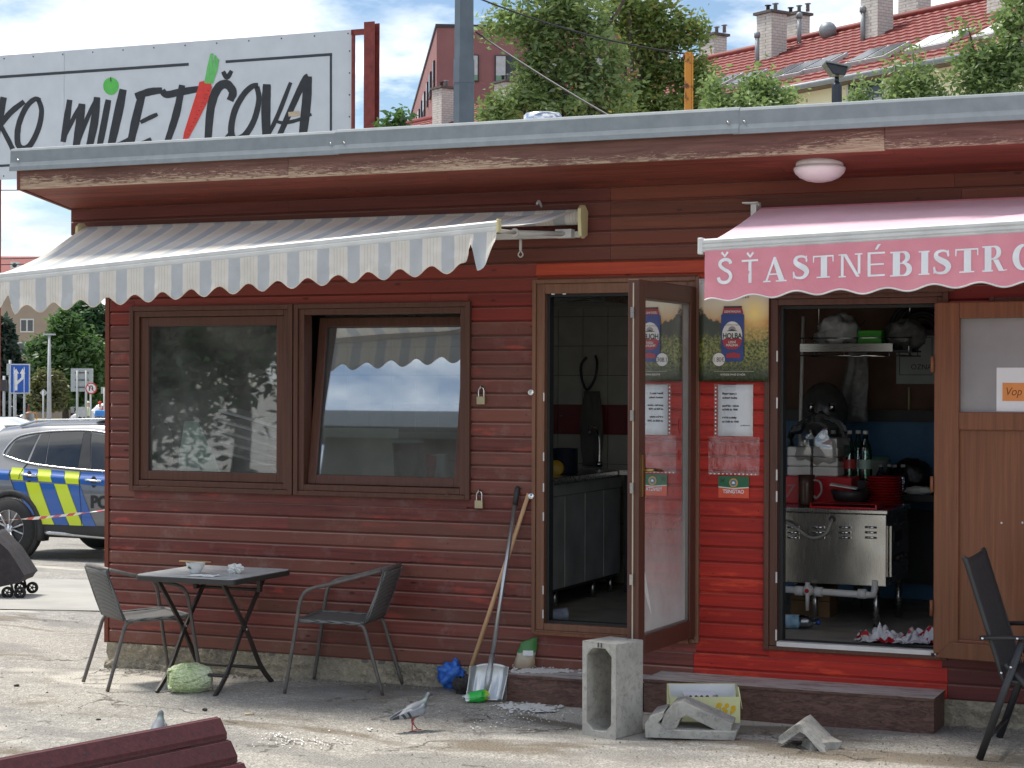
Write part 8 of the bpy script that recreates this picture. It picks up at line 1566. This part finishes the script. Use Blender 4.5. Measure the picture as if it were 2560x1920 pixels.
person(221, 112, 'person in a pale green top and light hat beside the road signs', srgb(206, 214, 178), srgb(120, 120, 110), srgb(224, 226, 206), None, vd + pi); person(251, 108, 'person in a red cap and white top carrying a red backpack', srgb(222, 220, 218), srgb(90, 90, 100), srgb(190, 40, 44), srgb(206, 40, 48), vd + pi - .3); person(69, 136, 'person in a red shirt standing by the far verge', srgb(176, 70, 66), srgb(80, 80, 84), None, None, vd)
b_ = gpt(130, 79); t = thing('orange_hoop', 'orange tubular barrier hoop at the road edge', 'barrier', b_, vd); MB().tube(spline([(-.35, 0, 0), (-.35, 0, .7), (-.2, 0, .95), (.2, 0, .95), (.35, 0, .7), (.35, 0, 0)], 5), .04, 8).build('hoop', pm('orange_paint2', srgb(226, 150, 50), rough=.5), t); b_ = gpt(132, 75); t = thing('litter_bin', 'grey cylindrical litter bin behind the orange hoop', 'litter bin', b_); MB().lathe([(.28, 0), (.30, .9), (.31, .95), (.2, 1.0), (0, 1.0)], n=16).build('bin', gal, t)
# ================================================================ barrier tape and pushchair
tm = NT('red_white_tape'); uvn = tm.n('ShaderNodeUVMap'); s_ = tm.n('ShaderNodeSeparateXYZ'); tm.l(uvn.outputs[0], s_.inputs[0]); st_m = tm.math('LESS_THAN', tm.math('FRACT', tm.math('ADD', s_.outputs[0], tm.math('MULTIPLY', s_.outputs[1], .25))), .5); tpm = tm.pbr(tm.mix(st_m, srgb(226, 222, 218), srgb(206, 44, 46)), .4)
A_ = PX(279, 1253, -.055); A_ = V((-.045, .55, PX(279, 1253, -.05).z)); A_ = PY(279, 1252, .5); B_ = PG(-160, 1500); B_ = V((B_.x, B_.y, PD(-160, 1300, (B_ - CAM).dot(Fv)).z)); n_ = 90; m = MB(); vs = []
A_.x = -.035
for i in range(n_ + 1):
    p = A_.lerp(B_, i / n_) + V((0, 0, -.10 * 4 * (i / n_) * (1 - i / n_) * .5)); a = 1.15 + .55 * sin(i * .13) + .3 * sin(i * .41); d = V((0, 0, cos(a))) + (-Fv) * sin(a); vs += [p - d * .013, p + d * .013]
m.add(vs, [(2 * i, 2 * i + 2, 2 * i + 3, 2 * i + 1) for i in range(n_)], 0, True); TPo = thing('barrier_tape', 'red and white police barrier tape stretched from the kiosk corner', 'tape', A_); o = m.build('tape', tpm, TPo, True); Lt = (A_ - B_).length; set_uv(o, lambda i: ((i // 2) / n_ * Lt / .30, i % 2)); MB().tube([A_ + V((-.01, -.02, -.03)), A_ + V((-.01, .03, .03))], .008, 6).build('knot', tpm, TPo, True)
t = thing('barrier_post', 'thin steel post holding the far end of the barrier tape', 'post', (B_.x, B_.y, gz(B_.x, B_.y))); MB().tube([V((0, 0, 0)), V((0, 0, B_.z - gz(B_.x, B_.y) + .05))], .02, 8).build('rod', M['steel'], t); MB().lathe([(.18, 0), (.16, .04), (.03, .06)], n=20).build('foot', M['concrete'], t)
w0 = PG(50, 1497); t = thing('pushchair', 'dark fabric pushchair with small twin front wheels at the left edge', 'pushchair', w0, vd); t.scale = (.88, .88, .88); bkf = pm('dark_fabric', srgb(62, 58, 60), srgb(50, 47, 49), rough=.9, scale=20, bump=.3)
for (x, y) in ((0, 0), (-.135, .02), (0, .5), (-.135, .52)):
    o = MB().lathe([(.035, -.02), (.056, -.02), (.062, -.012), (.062, .012), (.056, .02), (.035, .02)], (0, 0, 0), (0, 1, 0), 20, caps=False).build('wheel', tyre, t); o.location = (x, y, .062); m = MB(); m.lathe([(.012, -.02), (.012, .02)], (0, 0, 0), (0, 1, 0), 10); [m.tube([(0, 0, 0), (cos(a) * .04, 0, sin(a) * .04)], .006, 6) for a in [2 * pi * k_ / 5 for k_ in range(5)]]; m.build('hub', M['dark'], o)
for y in (.0, .51): MB().tube([(-.07, y, .06), (-.09, y, .15), (-.25, y, .40), (-.55, y, .95)], .014, 8).build('frame_tube', M['black'], t); MB().tube([(-.70, y, .06), (-.45, y, .40), (-.2, y, .55)], .014, 8).build('frame_tube', M['black'], t); o = MB().lathe([(.06, -.02), (.085, -.02), (.09, 0), (.085, .02), (.06, .02)], (0, 0, 0), (0, 1, 0), 20, caps=False).build('wheel', tyre, t); o.location = (-.70, y, .09)
def bask(u, v):
    y = -.02 + .55 * v; x0_ = [(.05, .24), (.0, .17), (-.20, .12), (-.50, .14), (-.62, .30), (-.45, .62), (-.30, .68), (-.12, .50), (.05, .24)]; k_ = u * (len(x0_) - 1); i = min(int(k_), len(x0_) - 2); f_ = k_ - i; x = x0_[i][0] * (1 - f_) + x0_[i + 1][0] * f_; z = x0_[i][1] * (1 - f_) + x0_[i + 1][1] * f_; return V((x, y + .01 * noise.noise((u * 9, v * 5, 2)), z + .015 * noise.noise((u * 7, v * 4, 5))))
m = MB(); m.grid(bask, 40, 8); m.build('seat_fabric', bkf, t); m = MB(); e0 = [bask(i / 40, 0) for i in range(41)]; e1_ = [bask(i / 40, 1) for i in range(41)]; m.add(e0[:-1], [tuple(range(40))]); m.add(e1_[:-1], [tuple(reversed(range(40)))]); m.build('side_panel', bkf, t)
# small litter on the asphalt
lit = pm('dark_crumb', srgb(56, 52, 48), rough=.9)
for k, (px, py, r) in enumerate(((42, 1716, .015), (246, 1801, .012), (512, 1776, .014), (118, 1732, .007))):
    c = PG(px, py); crumple('soil_clod', (c.x, c.y, c.z - .002), r * 1.3, r, r * .6, lit, k * 2.2, 'small dark clod of dirt on the pale asphalt', 'clod', .4, 2, 10, None, True, 'clods of dirt on the asphalt')
c = PG(622, 1789); tag(MB().tube([PG(612, 1788) + V((0, 0, .006)), PG(636, 1787) + V((0, 0, .006))], .006, 8).build('cigarette_end', pm('cigarette_paper', srgb(214, 196, 166), rough=.8)), 'pale cigarette end lying on a crack in the asphalt', 'cigarette end')

# ================================================================ unseen pavilion added across the yard for the tilted pane to mirror
MH = thing('added_pavilion', 'unseen pavilion added across the yard for the tilted window to mirror', 'pavilion', (-5.2, -18.0, 0)); gw_ = pm('grey_wall', srgb(96, 93, 88), srgb(80, 78, 74), rough=.9, scale=1)
MB().box((-7.4, -22, -.1), (-3.0, -15.6, 5.7)).build('wall', gw_, MH, True); MB().box((-7.7, -22.3, 5.7), (-2.7, -14.9, 5.95)).build('roof', M['galv'], MH, True)
for k in range(2): MB().box((-7.1 + k * 2.1, -15.62, .1), (-5.3 + k * 2.1, -15.5, 2.6)).build('shutter', M['galv'], MH, True)
MB().box((-7.2, -15.62, 3.1), (-3.2, -15.5, 3.9)).build('sign_board', pm('cream_board', srgb(130, 124, 108), rough=.7), MH, True)
